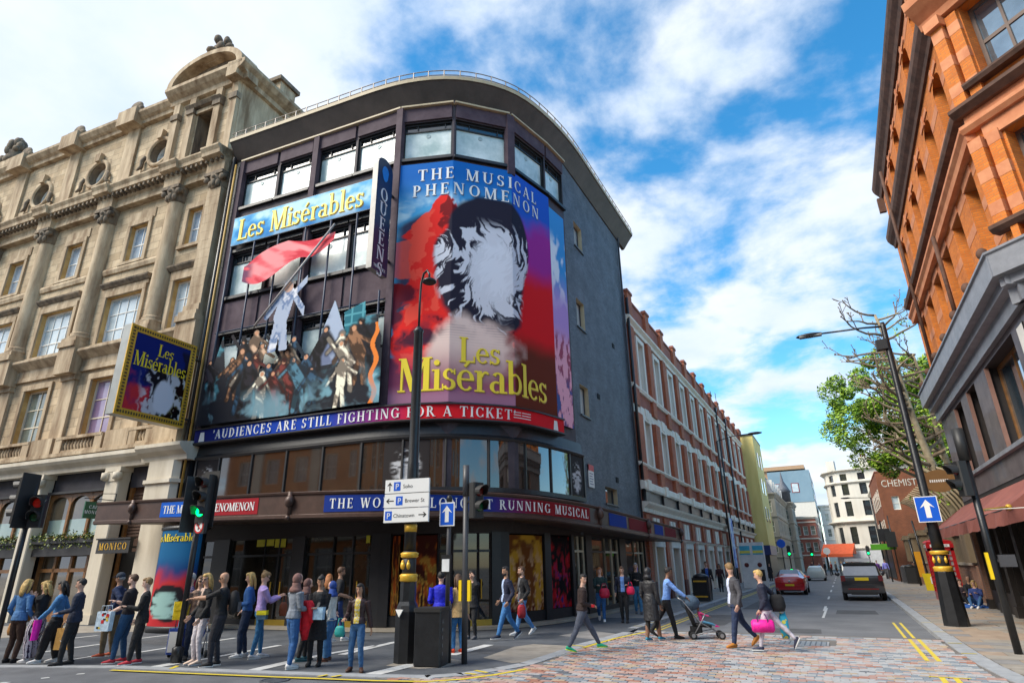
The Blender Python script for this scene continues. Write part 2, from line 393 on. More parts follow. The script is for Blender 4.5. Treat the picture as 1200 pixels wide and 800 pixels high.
    g['b'] = (.6, g_stem(.15, .0, 1.02, .13, s0=False, sl=True)+g_arc(.3, x/2, .27, x/2, -130, 130, .13))
    g['o'] = (.56, g_arc(.28, x/2, .26, x/2, 0, 360, .13, .055, 16))
    return g
GL = _glyphs()
def text_polys(txt, size, x=0, y=0, track=0.0, caps=1.0, smallcaps=False):
    """list of polygons (2-D), plus width"""
    out = []; cx = x
    first = True
    for ch in txt:
        k = size
        if smallcaps and not first: k = size*.8
        first = ch == ' '
        if ch not in GL: ch = ' '
        adv, polys = GL[ch]
        for p in polys: out.append([(cx+a*k, y+b*k) for a, b in p])
        cx += adv*k+track
    return out, cx-x-track
def letters_mesh(mb, polys, mapf, m, th=.03, step=.0006):
    """place flat glyph pieces with a little thickness through mapf(x, y, out)"""
    for i, p in enumerate(polys):
        o = th+step*(i % 23); n = len(p)
        a = sum(p[j][0]*p[(j+1) % n][1]-p[(j+1) % n][0]*p[j][1] for j in range(n))
        if a < 0: p = p[::-1]
        vs = [mapf(x, y, o) for x, y in p]+[mapf(x, y, 0.002) for x, y in p]
        fs = [tuple(range(n))]+[(j, n+j, n+(j+1) % n, (j+1) % n) for j in range(n)]
        mb.add(vs, fs, m)
    return mb
def letter_parts(txt, size, mapf, m, th, parent, track=0., smallcaps=False, step=.0006, name='letter'):
    cx = 0; first = True
    for ch in txt:
        k = size*(.8 if smallcaps and not first else 1); first = ch == ' '
        adv, polys = GL.get(ch, GL[' '])
        if polys:
            b = MB(); letters_mesh(b, [[(cx+a*k, y*k) for a, y in p] for p in polys], mapf, m, th, step); b.build(name, parent)
        cx += adv*k+track
_fontcache = {}
def sans_polys(txt, size):
    """outlines of the built-in font as triangles/polygons with the given cap height"""
    if txt not in _fontcache:
        cu = bpy.data.curves.new('t', 'FONT'); cu.body = txt; cu.size = 1; cu.resolution_u = 3
        o = bpy.data.objects.new('t', cu); COL.objects.link(o)
        dg = bpy.context.evaluated_depsgraph_get(); me = bpy.data.meshes.new_from_object(o.evaluated_get(dg))
        vs = [(v.co.x, v.co.y) for v in me.vertices]
        ps = [[vs[i] for i in p.vertices] for p in me.polygons]
        bpy.data.objects.remove(o); bpy.data.curves.remove(cu); bpy.data.meshes.remove(me)
        _fontcache[txt] = ps
    ps = _fontcache[txt]; k = size/.7
    xs_ = [a for p in ps for a, b in p]; w = max(xs_)*k if xs_ else 0
    return [[(a*k, b*k) for a, b in p] for p in ps], w
def flat_poly(mb, polys, m, mapf, off):
    for p in polys:
        n = len(p); a = sum(p[j][0]*p[(j+1) % n][1]-p[(j+1) % n][0]*p[j][1] for j in range(n))
        if a < 0: p = p[::-1]
        mb.add([mapf(x, y, off) for x, y in p], [tuple(range(n))], m)
    return mb

# ------------------------------------------------------------------ windows
_win = {}
def window(parent, cx, zb, w, h, y, cols=2, rows=3, fm=None, gm=None, t=.07, dp=.08, name='window', glz=None, bars=.035):
    """a window part (frame and bars) with a pane sub-part; x centre, z bottom, y of its outer face"""
    fm = fm or WHITE; gm = gm or GLASS_SKY
    key = (round(w, 3), round(h, 3), cols, rows, fm.name, gm.name, t, dp, bars)
    if key not in _win:
        b = MB(); b.box(-w/2, w/2, 0, dp, 0, t, fm); b.box(-w/2, w/2, 0, dp, h-t, h, fm)
        b.box(-w/2, -w/2+t, 0, dp, t, h-t, fm); b.box(w/2-t, w/2, 0, dp, t, h-t, fm)
        iw = w-2*t; ih = h-2*t
        for i in range(1, cols): x = -w/2+t+iw*i/cols; b.box(x-bars/2, x+bars/2, .01, dp-.01, t, h-t, fm)
        for i in range(1, rows):
            z = t+ih*i/rows; bb = bars*1.6 if i == rows//2 and rows > 1 else bars
            b.box(-w/2+t, w/2-t, .015, dp-.015, z-bb/2, z+bb/2, fm)
        p = MB(); p.add([(-w/2+t*.6, dp*.6, t*.6), (w/2-t*.6, dp*.6, t*.6), (w/2-t*.6, dp*.6, h-t*.6), (-w/2+t*.6, dp*.6, h-t*.6)], [(0, 1, 2, 3)], gm)
        _win[key] = (b.mesh('window_frame'), p.mesh('pane'))
    f = link(name, _win[key][0], parent, (cx, y, zb)); link('pane', _win[key][1], f)
    return f
# ------------------------------------------------------------------ the ground
ASPH = M('asphalt', (.10, .103, .11), .85, var=.0, col2=(.16, .163, .172), scale=1.3, bump=.5, bscale=160)
ASPH2 = M('fresh_asphalt', (.125, .13, .14), .8, var=.0, col2=(.185, .19, .20), scale=.7, bump=.5, bscale=140)
ASPH3 = M('dark_footway_asphalt', (.055, .062, .072), .75, var=.0, col2=(.12, .128, .14), scale=1.0, bump=.35, bscale=120)
SLAB = M('paving_stone', (.25, .22, .18), .8, var=0, col2=(.36, .32, .27), scale=2.3, bump=.3, bscale=50)
SLAB2 = M('warm_paving_stone', (.30, .22, .16), .8, var=0, col2=(.40, .31, .23), scale=2.3, bump=.3, bscale=50)
SLAB3 = M('grey_paving_stone', (.20, .19, .18), .8, var=0, col2=(.29, .275, .26), scale=2.3, bump=.3, bscale=50)
KERB = M('granite_kerb', (.27, .28, .29), .7, var=0, col2=(.40, .41, .42), scale=3, bump=.25, bscale=90)
YELL = M('yellow_road_paint', (.75, .58, .03), .6, var=0, col2=(.62, .46, .05), scale=7)
WHIT = M('white_road_paint', (.68, .68, .66), .6, var=0, col2=(.48, .48, .47), scale=6)
JOINT = M('sett_joint', (.16, .145, .13), .9, var=.2)

def sheet(name, pts, z, m, kind='structure', parent=None, thick=0.0):
    b = MB(); n = len(pts)
    pts = [(p[0], p[1]) for p in pts]
    a = sum(pts[j][0]*pts[(j+1) % n][1]-pts[(j+1) % n][0]*pts[j][1] for j in range(n))
    if a < 0: pts = pts[::-1]
    if thick: b.prism(pts, z-thick, z, m)
    else: b.add([(x, y, z) for x, y in pts], [tuple(range(n))], m)
    o = b.build(name, parent)
    if kind: o['kind'] = kind
    return o
sheet('ground', [(-900, -300), (900, -300), (900, 1500), (-900, 1500)], -.14, SLAB3)
XL, XR = -6.07, 1.87            # the kerb lines of the side street
sheet('road', [(XL-.05, 19.94), (XR+.05, 19.94), (XR+.05, 180), (XL-.05, 180)], -.10, ASPH2)
YR = 19.94
# avenue in the foreground, flush with the paving
kline = [G(-260, 780), G(-60, 781), G(130, 782), G(320, 789), G(440, 793), G(500, 794), G(545, 791), G(590, 784.5), G(624, 778), G(660, 766), G(690, 755), G(720, 747), G(742, 740.5)]
cor = [(p.x, p.y) for p in kline]
ave = [(-70, -8), (6, -8), (3.5, 6), (-5, 9.2), (cor[4][0]+1.2, cor[4][1]-.3)]+[(x, y) for x, y in cor[4::-1]]+[(-70, 4)]
sheet('avenue', ave, -.012, ASPH)
sheet('footway', [(-70, 5)]+cor[:-1]+[(XL, 19.75), (XL, 22), (XL, 46), (-10.2, 46), (-10.4, 19.5), (-14, 18.4), (-40, 15), (-70, 12)], -.006, ASPH3)
# pale granite margin following the kerb line
b = MB(); w = .32
tot = 0
for i in range(len(cor)-1):
    p, q = Vector(cor[i]), Vector(cor[i+1]); d = (q-p); L = d.length; d.normalize(); nn = Vector((-d.y, d.x))
    k = max(1, int(L/.95))
    for j in range(k):
        a = p+d*(L*j/k+.006); c = p+d*(L*(j+1)/k-.006)
        b.prism([(a.x, a.y), (c.x, c.y), ((c+nn*w).x, (c+nn*w).y), ((a+nn*w).x, (a+nn*w).y)], -.05, .004, KERB)
kerb = b.build('kerb'); kerb['kind'] = 'structure'
# raised kerbs of the side street
def kerb_run(x, sgn, y0, y1):
    """loose kerb stones: near ones are parts, the far ones one joined part"""
    root = thing('kerb', None, None, (x, y0, 0)); root['kind'] = 'structure'
    st = MB(); st.box(0, sgn*.30, 0, .9, -.14, .008, KERB); me = st.mesh('kerb_stone')
    n = int((y1-y0)/.915); near = 34
    for i in range(min(n, near)): link('kerb_stone', me, root, (random.uniform(-.006, .006), i*.915, random.uniform(-.004, .004)))
    if n > near:
        f = MB()
        for i in range(near, n): f.box(0, sgn*.3, i*.915, i*.915+.9, -.14, .008, KERB)
        o = f.build('kerb_stone', root); o['kind'] = 'stuff'
kerb_run(XL, -1, 20.3, 120); kerb_run(XR, 1, 20.6, 150)
b = MB()                        # flush kerb of the right-hand corner, curving out to the avenue
arc = [(XR, 20.6), (XR-.0, 19), (XR+.02, 17.2), (1.95, 15.4), (2.1, 13.7), (2.45, 12.2), (3.1, 10.6), (4.2, 9.2)]
for i in range(len(arc)-1):
    p, q = Vector(arc[i]), Vector(arc[i+1]); d = (q-p).normalized(); nn = Vector((-d.y, d.x))*.34
    b.prism([tuple(p+d*.006), tuple(q-d*.006), tuple(q-d*.006+nn), tuple(p+d*.006+nn)][::1], -.05, .005, KERB)
o = b.build('kerb'); o['kind'] = 'structure'
# right-hand pavement, slab by slab
def slabs(x0f, x1, y0, y1, ln=.9, dp=.62, mats=(SLAB, SLAB2, SLAB3), name='pavement', limit=300, rnd=3):
    rg = random.Random(rnd)
    ground = thing(name, None, None, (0, 0, 0)); ground['kind'] = 'structure'
    bed = MB(); bed.add([(x0f(y0), y0, -.03), (x1, y0, -.03), (x1, y1, -.03), (x0f(y1), y1, -.03)], [(0, 1, 2, 3)], JOINT); bed.build('bed', ground)
    pcs = []; y = y0; r = 0
    while y < y1:
        x = x0f(y+dp/2)+.01; xe = x+ln*(.5 if r % 2 else 1.)
        while x < x1-.05:
            xe = min(xe, x1); pcs.append((x, xe, y, y+dp)); x = xe; xe = x+ln*rg.choice((1., 1., .75))
        y += dp; r += 1
    cache = {}; rest = MB()
    for i, (a, c, d, e) in enumerate(pcs):
        m = rg.choices(mats, (5, 3, 3))[0]
        if i < limit:
            key = (round((c-a)*20), m.name)
            if key not in cache:
                bb = MB(); w_ = round((c-a)*20)/20; g = .006
                bb.box(g, w_-g, g, dp-g, -.028, 0, m); cache[key] = bb.mesh('paving_slab')
            link('paving_slab', cache[key], ground, (a, d, rg.uniform(-.002, .003)))
        else: rest.box(a+.006, c-.006, d+.006, e-.006, -.028, 0, m)
    if rest.v: o = rest.build('paving_slab', ground); o['kind'] = 'stuff'
    return ground
def rx0(y):
    for i in range(len(arc)-1):
        if arc[i][1] >= y >= arc[i+1][1]:
            t = (arc[i][1]-y)/(arc[i][1]-arc[i+1][1]); return arc[i][0]+(arc[i+1][0]-arc[i][0])*t+.35
    return XR+.31
slabs(rx0, 5.6, 12.6, 62)
slabs(lambda y: -9.3, XL-.31, 24, 46, mats=(SLAB3, SLAB3, SLAB), rnd=9)
sheet('pavement', [(XR+.3, 62), (9, 62), (9, 150), (XR+.3, 150)], 0, SLAB3)
sheet('pavement', [(-9.3, 46), (XL-.3, 46), (XL-.3, 150), (-9.3, 150)], 0, SLAB3)
sheet('pavement', [(5.6, 12.6), (7, 6), (30, -8), (30, 12), (9, 24), (5.6, 24)], -.008, SLAB)
# paving in front of the stone building and a pale slab patch near the corner
sheet('pavement', [tuple(G(*p)[:2]) for p in ((-60, 752), (40, 744), (115, 740), (225, 739), (225, 733), (-40, 733))], -.002, SLAB)
sheet('pavement', [tuple(G(*p)[:2]) for p in ((566, 770), (603, 757), (625, 754), (690, 757), (668, 766), (630, 774), (600, 776))], -.002, SLAB)
sheet('pavement', [tuple(G(*p)[:2]) for p in ((452, 779), (466, 775), (520, 770), (548, 774), (520, 781), (490, 783))], -.002, SLAB)
sheet('pavement', [tuple(G(*p)[:2]) for p in ((655, 744), (690, 738), (722, 742), (700, 749))], -.002, SLAB3)

PATCH = M('patched_asphalt', (.06, .062, .066), .85, var=0, col2=(.10, .102, .108), scale=2, bump=.5, bscale=150)
for pts in (((150, 752), (215, 744), (262, 746), (200, 756)), ((300, 762), (352, 752), (398, 756), (348, 768)), ((580, 766), (604, 757), (560, 754), (530, 762))): sheet('asphalt_patch', [tuple(G(*p)[:2]) for p in pts], -.0035, PATCH)
for x0, x1, y0, y1 in ((-5.2, -3.9, 23, 27.5), (-.6, .9, 29, 31.2), (-4.4, -3.7, 31, 44), (-2.6, -.9, 21.2, 22.6)): sheet('asphalt_patch', [(x0, y0), (x1, y0+.1), (x1-.05, y1), (x0+.04, y1)], -.097, PATCH)
# coloured setts of the raised crossing
SC = [M('sett_'+n, c, .75, var=0, col2=tuple(min(1, v*1.28) for v in c), scale=9, bump=.3, bscale=80) for n, c in
      (('pink', (.34, .21, .175)), ('rust', (.30, .14, .095)), ('buff', (.35, .27, .19)), ('blue_grey', (.19, .215, .24)), ('pale_grey', (.34, .34, .34)), ('slate', (.10, .11, .125)), ('rose', (.38, .28, .245)))]
setts = thing('sett_paving', None, None, (0, 0, 0)); setts['kind'] = 'structure'
poly = [(cor[k][0], cor[k][1]) for k in range(4, len(cor))]+[(XL+.1, YR), (XR, YR)]+arc[1:]+[(3.5, 6), (-5, 9.2)]
bed = sheet('sett_bed', poly, -.010, JOINT, kind=None, parent=setts)
def inside(x, y, P):
    c = False; j = len(P)-1
    for i in range(len(P)):
        if (P[i][1] > y) != (P[j][1] > y) and x < (P[j][0]-P[i][0])*(y-P[i][1])/(P[j][1]-P[i][1])+P[i][0]: c = not c
        j = i
    return c
SW, SD = .27, .14
cells = []
y = 9.0; r = 0
while y < YR-.75:
    x = -9.0+(SW/2 if r % 2 else 0)+random.uniform(-.03, .03)
    while x < 3.4:
        if inside(x+.02, y+.02, poly) and inside(x+SW-.02, y+SD-.02, poly) and not (-1.62 < x+SW/2 < -.38 and 17.5 < y < 18.72): cells.append((x, y))
        x += SW
    y += SD; r += 1
def score(c): return c[1]+abs(c[0]+3)*.35 if c[1] > 11.3 else 99
order = sorted(cells, key=score); near = set(order[:296])
variants = []
for m in SC:
    bb = MB(); g = .005; hh = .016
    bb.add([(g, g, 0), (SW-g, g, 0), (SW-g, SD-g, 0), (g, SD-g, 0), (g+.008, g+.008, hh), (SW-g-.008, g+.008, hh), (SW-g-.008, SD-g-.008, hh), (g+.008, SD-g-.008, hh)],
           [(4, 5, 6, 7), (0, 1, 5, 4), (1, 2, 6, 5), (2, 3, 7, 6), (3, 0, 4, 7)], m); variants.append(bb.mesh('sett'))
rest = MB()
wts = (4.5, 2.2, 3, 7, 7.5, 3, 5)
for c in cells:
    pal = float(np.clip((c[0]+5)/5, 0, 1))       # the setts nearer the right-hand kerb are paler
    w2 = [wts[0], wts[1]*(1.3-pal), wts[2], wts[3], wts[4]*(.4+1.3*pal), wts[5]*(1.2-pal), wts[6]]
    k = random.choices(range(7), w2)[0]; zz = -.010+random.uniform(-.003, .002)
    if c in near: link('sett', variants[k], setts, (c[0], c[1], zz))
    else:
        g = .005; hh = .016+zz
        x, y = c; rest.add([(x+g, y+g, zz), (x+SW-g, y+g, zz), (x+SW-g, y+SD-g, zz), (x+g, y+SD-g, zz), (x+g+.008, y+g+.008, hh), (x+SW-g-.008, y+g+.008, hh), (x+SW-g-.008, y+SD-g-.008, hh), (x+g+.008, y+SD-g-.008, hh)],
                 [(4, 5, 6, 7), (0, 1, 5, 4), (1, 2, 6, 5), (2, 3, 7, 6), (3, 0, 4, 7)], SC[k])
# pale border course and ramp down to the road
x = XL+.2
while x < XR-.2:
    k = random.choice((4, 6, 4, 3))
    rest.add([(x+.006, YR-.72, .004), (x+.29, YR-.72, .004), (x+.29, YR-.38, .004), (x+.006, YR-.38, .004)], [(0, 1, 2, 3)], SC[k])
    rest.add([(x+.006, YR-.37, .002), (x+.29, YR-.37, .002), (x+.29, YR+.04, -.094), (x+.006, YR+.04, -.094)], [(0, 1, 2, 3)], SC[random.choice((4, 3, 4))])
    x += .3
o = rest.build('sett', setts); o['kind'] = 'stuff'
# ---- drain grating in the setts, manhole covers
grm = M('cast_iron_cover', (.09, .10, .115), .5, .3, var=.3, scale=9)
def grating(px, py, w, d, label, nx=9, ny=5):
    c = G(px, py); t = thing('drain_cover', label, 'drain cover', (c.x, c.y, 0))
    a = MB(); a.box(-w/2-.05, w/2+.05, -d/2-.05, d/2+.05, -.012, .003, KERB); a.build('surround', t)
    a = MB(); a.box(-w/2, w/2, -d/2, d/2, .002, .006, grm)
    for i in range(nx):
        for j in range(ny):
            x = -w/2+w*(i+.5)/nx; yy = -d/2+d*(j+.5)/ny; a.box(x-w/nx*.36, x+w/nx*.36, yy-d/ny*.34, yy+d/ny*.34, .006, .014, M('cover_tread', (.26, .28, .30), .5, .2))
    a.build('cover_plate', t); return t
grating(941, 753.5, 1.05, .95, 'square ribbed drain cover set in the coloured setts beside the striding woman')
cv = G(322, 796); a = MB(); a.lathe([(.27, -.012), (.27, .0), (.22, .002), (.22, -.004)], grm, (0, 0, 0), 18); tag(a.build('manhole_cover', None, (cv.x, cv.y, 0)), 'round dark manhole cover in the asphalt below the yellow line', 'manhole cover')

# ---- painted lines
def strip(b, pts, w, z, m):
    P = [Vector((p[0], p[1])) for p in pts]
    L = []; R_ = []
    for i, p in enumerate(P):
        d = (P[min(i+1, len(P)-1)]-P[max(i-1, 0)]).normalized(); n = Vector((-d.y, d.x))*w/2
        L.append(p+n); R_.append(p-n)
    for i in range(len(P)-1):
        b.add([(R_[i].x, R_[i].y, z), (R_[i+1].x, R_[i+1].y, z), (L[i+1].x, L[i+1].y, z), (L[i].x, L[i].y, z)], [(0, 1, 2, 3)], m)
Gp = lambda *p: [tuple(G(*q)[:2]) for q in p]
b = MB()
strip(b, Gp((130, 785), (320, 793), (440, 797.5), (500, 798.5), (540, 796), (580, 790.5), (618, 783.5)), .11, .0105, YELL)
strip(b, Gp((684, 758.5), (720, 748), (760, 739.5)), .11, .0105, YELL)
for p in (((200, 783.5), (208, 780)), ((372, 792.5), (384, 790.5)), ((388, 793), (400, 791)), ((545, 788.5), (558, 790)), ((557, 785.5), (571, 788)), ((666, 755.5), (684, 757))): strip(b, Gp(*p), .09, .0105, YELL)
o = b.build('yellow_line'); o['kind'] = 'structure'
b = MB()
for dx in (.32, .52):
    strip(b, [(XL+dx, 21.0), (XL+dx, 70)], .075, -.096, YELL)
    strip(b, [(XR-dx-.2, 20.6), (XR-dx-.2, 25.6)], .075, -.096, YELL)
    strip(b, [(XR-dx-.1-.1, 15.6), (XR-dx-.1-.1, 19.5)], .085, .0105, YELL)
    strip(b, [(XR-dx-.1-.1, 11.2), (XR-dx-.1-.1, 13.6)], .085, .0105, YELL)
strip(b, [(XR-.9, 13.6), (XR-.3, 13.6)], .07, .0135, YELL)
for yy in (24.6, 21.6, 18.9, 17.0): strip(b, [(XR+.02, yy), (XR+.3, yy)], .07, .0125, YELL)
for yy in (20.9, 22.3, 25.4): strip(b, [(XL-.02, yy), (XL-.3, yy)], .07, .0125, YELL)
o = b.build('double_yellow_lines'); o['kind'] = 'structure'
b = MB()
for k in range(14):
    y0 = 24.2+k*9; strip(b, [(-1.05, y0+6.5), (-1.05, y0+9.5)], .10, -.096, WHIT)
strip(b, [(-1.0, 27), (-.98, 32.5)], .09, -.094, WHIT)
for p, w in ((((33, 753), (115, 744)), .16), (((25, 767), (120, 754)), .16), (((160, 748), (206, 742.5)), .16), (((158, 764.5), (200, 758)), .16), (((175, 782), (206, 776.5)), .3), (((206, 757.5), (276, 747)), .16),
             (((232, 773), (328, 755.5)), .18), (((296, 785), (370, 768)), .3), (((370, 768), (440, 756)), .2), (((430, 791), (484, 778)), .34), (((400, 766.5), (464, 751.5)), .22), (((528, 767), (573, 755)), .28), (((62, 776), (110, 768)), .12)):
    strip(b, Gp(*p), w, .003, WHIT)
for p in (((90, 789), (99, 788.5)), ((0, 799), (10, 799)), ((48, 794), (58, 793))): strip(b, Gp(*p), .12, -.002, WHIT)
o = b.build('white_lines'); o['kind'] = 'structure'
# ------------------------------------------------------------------ the theatre
A45 = rad(4.5)
OX, OY = -13.8, 16.94
def toloc(x, y): dx, dy = x-OX, y-OY; return (dx*math.cos(A45)+dy*math.sin(A45), -dx*math.sin(A45)+dy*math.cos(A45))
theatre = thing('theatre', 'dark rounded corner theatre with a huge red and blue poster and wrap-round canopy', 'theatre', (OX, OY, 0), A45)
WP = [(-13.8, 16.94), (-11.6, 17.7), (-9.87, 19.46), (-9.3, 22.0), (-9.1, 23.7)]
LP = [(-9.15, 0.)]+[toloc(*p) for p in WP]+[toloc(-9.1, 32.8)]
class Path:
    def __init__(s, pts):
        s.p = [Vector(p) for p in pts]; s.L = [0.]
        for a, b in zip(s.p, s.p[1:]): s.L.append(s.L[-1]+(b-a).length)
        s.n = []
        for a, b in zip(s.p, s.p[1:]): d = (b-a).normalized(); s.n.append(Vector((d.y, -d.x)))
    def at(s, t, off=0.):
        k = 0
        while k < len(s.n)-1 and t > s.L[k+1]: k += 1
        d = (s.p[k+1]-s.p[k]).normalized()
        # blend normals near bends
        n = s.n[k].copy(); u = t-s.L[k]; Lk = s.L[k+1]-s.L[k]; w = .5*min(1.2, Lk)
        if u < w and k > 0: q = .5-.5*u/w; n = (n*(1-q)+s.n[k-1]*q).normalized()
        if Lk-u < w and k < len(s.n)-1: q = .5-.5*(Lk-u)/w; n = (n*(1-q)+s.n[k+1]*q).normalized()
        return s.p[k]+d*u+n*off
WALL = Path(LP)
def smooth_path(pts, step=.35, it=3):
    P = Path(pts); t = 0; out = []
    while t < P.L[-1]: out.append(P.at(t)); t += step
    out.append(P.at(P.L[-1]))
    for _ in range(it):
        out = [out[0]]+[(out[i-1]+out[i]*2+out[i+1])/4 for i in range(1, len(out)-1)]+[out[-1]]
    return Path([tuple(p) for p in out])
CURVE = smooth_path(LP, .4, 6)
TW = M('dark_granite_cladding', (.045, .035, .042), .6, var=.25, scale=1.5, col2=(.085, .068, .078), spec=.25)
TP = M('purple_brown_fascia', (.06, .038, .05), .7, var=0, col2=(.10, .07, .085), scale=2, spec=.2)
TSIDE = brickmat('small_grey_tiles', (.08, .092, .112), (.135, .152, .18), (.05, .06, .075), bw=.2, bh=.062, ms=.007, rough=.62, bump=.7, coat=0, stain=.5)
BRONZE = M('brown_canopy_metal', (.075, .042, .032), .42, .2, var=.25, scale=2)
SOFF = M('eaves_soffit', (.06, .045, .038), .6, var=.3, scale=1.2)
GOLDL = M('pale_gold_trim', (.50, .40, .25), .5, var=.1)
RAILM = M('grey_rail', (.20, .17, .15), .45, .2)

# core (dark inside) and side wall
b = MB(); inn = [tuple(WALL.at(t, -.45)) for t in (0, 4, 9.0, WALL.L[2], WALL.L[3], WALL.L[4], WALL.L[5]+.3, WALL.L[6])]
inn += [(inn[-1][0]-9, inn[-1][1]+5), (-9.15, 13)]
b.prism(inn, 0, 21.6, BLACKV); b.build('interior', theatre)
side = thing('side_wall', None, None); side.parent = theatre; side.location = (*toloc(-9.1, 23.7), 0); side.rotation_euler = (0, 0, PI/2-A45)
# side windows (y range along the street, z range)
sw = [(24.95, 26.05, 16.75, 18.15), (24.7, 25.75, 12.35, 13.8), (24.5, 25.6, 8.1, 9.5), (27.1, 28.85, 4.5, 5.25)]
hl = [(a-23.7, c-23.7, d, e) for a, c, d, e in sw]
b = MB(); b.wall(0, 9.12, 3.0, 21.45, hl, TSIDE, 0, .3, GOLDL)
b.add([(9.12, 0, 3), (9.12, 3, 3), (9.12, 3, 21.45), (9.12, 0, 21.45)], [(0, 1, 2, 3)], TSIDE)
b.build('tiled_wall', side)
for i, (a, c, d, e) in enumerate(hl): window(side, (a+c)/2, d, c-a, e-d, .2, 1, 1, GREYM, GLASS_SKY if i < 3 else GLASS, .05)
for x, z in ((3.15, 9.35), (6.2, 12.9), (5.1, 5.6)): b = MB(); b.box(x, x+.35, -.03, .02, z, z+.25, BLACKV); b.build('vent', side)
for i, (a, c, d, e) in enumerate(hl): b = MB(); b.box(a-.06, c+.06, -.07, .02, d-.07, d, GREYM); b.build('window_sill', side)
b = MB(); b.tube([(8.85, -.1, 3.4), (8.85, -.1, 21.2)], .055, GREYM, 6); b.build('waste_pipe', side)

# facade facets: pilasters, windows, spandrels
def frame_on(pa, pb):
    d = (Vector(pb)-Vector(pa)); return d.length, math.atan2(d.y, d.x), pa
tw_mesh = {}
def theatre_window(parent, x, z, w, h, rz, top_slot=True):
    key = (round(w, 2), round(h, 2))
    if key not in tw_mesh:
        f = MB(); t = .07
        f.box(-w/2, w/2, -.02, .10, 0, .10, DARK); f.box(-w/2, w/2, -.02, .10, h-.08, h, DARK)
        f.box(-w/2, -w/2+t, -.02, .10, .10, h-.08, DARK); f.box(w/2-t, w/2, -.02, .10, .10, h-.08, DARK)
        zs = h*.78; f.box(-w/2+t, w/2-t, -.01, .09, zs, zs+.06, DARK)
        f.box(-w*.22-.02, -w*.22+.02, 0, .08, zs+.06, h-.08, DARK); f.box(w*.34-.02, w*.34+.02, 0, .08, zs+.06, h-.08, DARK)
        p = MB(); p.add([(-w/2+t, .05, .1), (w/2-t, .05, .1), (w/2-t, .05, zs), (-w/2+t, .05, zs)], [(0, 1, 2, 3)], GLASS_BLIND)
        q = MB(); q.add([(-w/2+t, .06, zs+.06), (w/2-t, .06, zs+.06), (w/2-t, .06, h-.08), (-w/2+t, .06, h-.08)], [(0, 1, 2, 3)], GLASS)
        r = MB(); r.lathe([(.10, 0), (.10, .012), (.075, .012), (.07, .004)], M('etched_motif', (.33, .42, .42), .4), (0, 0, 0), 12); rm = r.mesh('motif')
        tw_mesh[key] = (f.mesh('theatre_window'), p.mesh('pane'), q.mesh('pane'), rm)
    ms = tw_mesh[key]; f = link('window', ms[0], parent, x, (0, 0, rz)); f.location.z = z
    link('pane', ms[1], f); link('pane', ms[2], f); link('motif', ms[3], f, (0, .045, h*.66), (PI/2, 0, 0)); return f
pil = MB(); pil.box(-.17, .17, -.12, .3, 0, 1, TP); pilm = None
facets = [(LP[0], LP[1], [(0.15, 2.25), (2.4, 4.35), (4.7, 6.75), (6.87, 8.95)]), (LP[1], LP[2], [(.08, 2.25)]), (LP[2], LP[3], [(.06, 2.36)]), (LP[3], LP[4], [(.28, 2.55)]), (LP[4], LP[5], [(.05, 1.65)])]
body = MB(); trim = MB()
for (pa, pb, bays) in facets:
    L, an, o = frame_on(pa, pb)
    T = Matrix.Translation((pa[0], pa[1], 0))@Matrix.Rotation(an, 4, 'Z')
    body.T = T; trim.T = T
    holes = []
    for (a, c) in bays:
        holes.append((a, c, 18.1, 20.0))
        if L > 5: holes += [(a, c, 13.45, 15.6), (a, c, 9.8, 11.5)]
    body.wall(0, L, 3.4, 21.0, holes, TW, 0, .3, DARK)
    for (a, c) in bays:
        fasc = MB(); fasc.T = T; fasc.box(a+.01, c-.01, -.09, 0.02, 20.06, 20.72, TP)
        fasc.T and fasc.build('fascia', theatre); fasc = MB(); fasc.T = T; fasc.box(a-.04, c+.04, -.16, 0.02, 17.94, 18.08, DARK); fasc.build('sill', theatre); fasc = MB(); fasc.T = T
        if L > 5:
            fasc.box(a+.01, c-.01, -.07, 0.02, 11.75, 13.1, TP); fasc.box(a-.05, c+.05, -.20, 0.02, 13.22, 13.36, DARK); fasc.box(a-.05, c+.05, -.14, .02, 11.55, 11.66, DARK)
            fasc.box(a-.02, c+.02, -.12, 0.02, 15.65, 15.78, DARK); fasc.build('spandrel', theatre)['kind'] = 'stuff'
        for z, h in (((18.1, 1.9), (13.45, 2.15), (9.8, 1.7)) if L > 5 else ((18.1, 1.9),)):
            theatre_window(theatre, T@Vector(((a+c)/2, .12, 0)), z, c-a, h, an)
    trim.box(0, L, -.22, 0.0, 20.74, 20.82, GOLDL)
for bb in (body, trim): bb.T = None
body.build('facade_wall', theatre); trim.build('trim', theatre)
for x in (-9.08, -4.53, -.02):
    c = MB(); c.box(x-.15, x+.15, -.2, .05, 6.9, 20.72, TP); c.build('pilaster', theatre)
q = LP[3]; c = MB(); c.T = Matrix.Translation((q[0], q[1], 0))@Matrix.Rotation(rad(58), 4, 'Z'); c.box(-.17, .2, -.16, .12, 17.6, 20.72, TP); c.build('pilaster', theatre)
# left return, drain pipes
b = MB(); b.box(-9.38, -9.18, -.22, .4, 0, 20.7, DARK); b.tube([(-9.52, -.30, 3.5), (-9.52, -.30, 21)], .09, IRON, 8); b.tube([(-9.3, -.34, 3.5), (-9.3, -.34, 20.5)], .05, M('yellow_pipe', (.42, .25, .05), .5), 6)
b.build('downpipe', theatre)

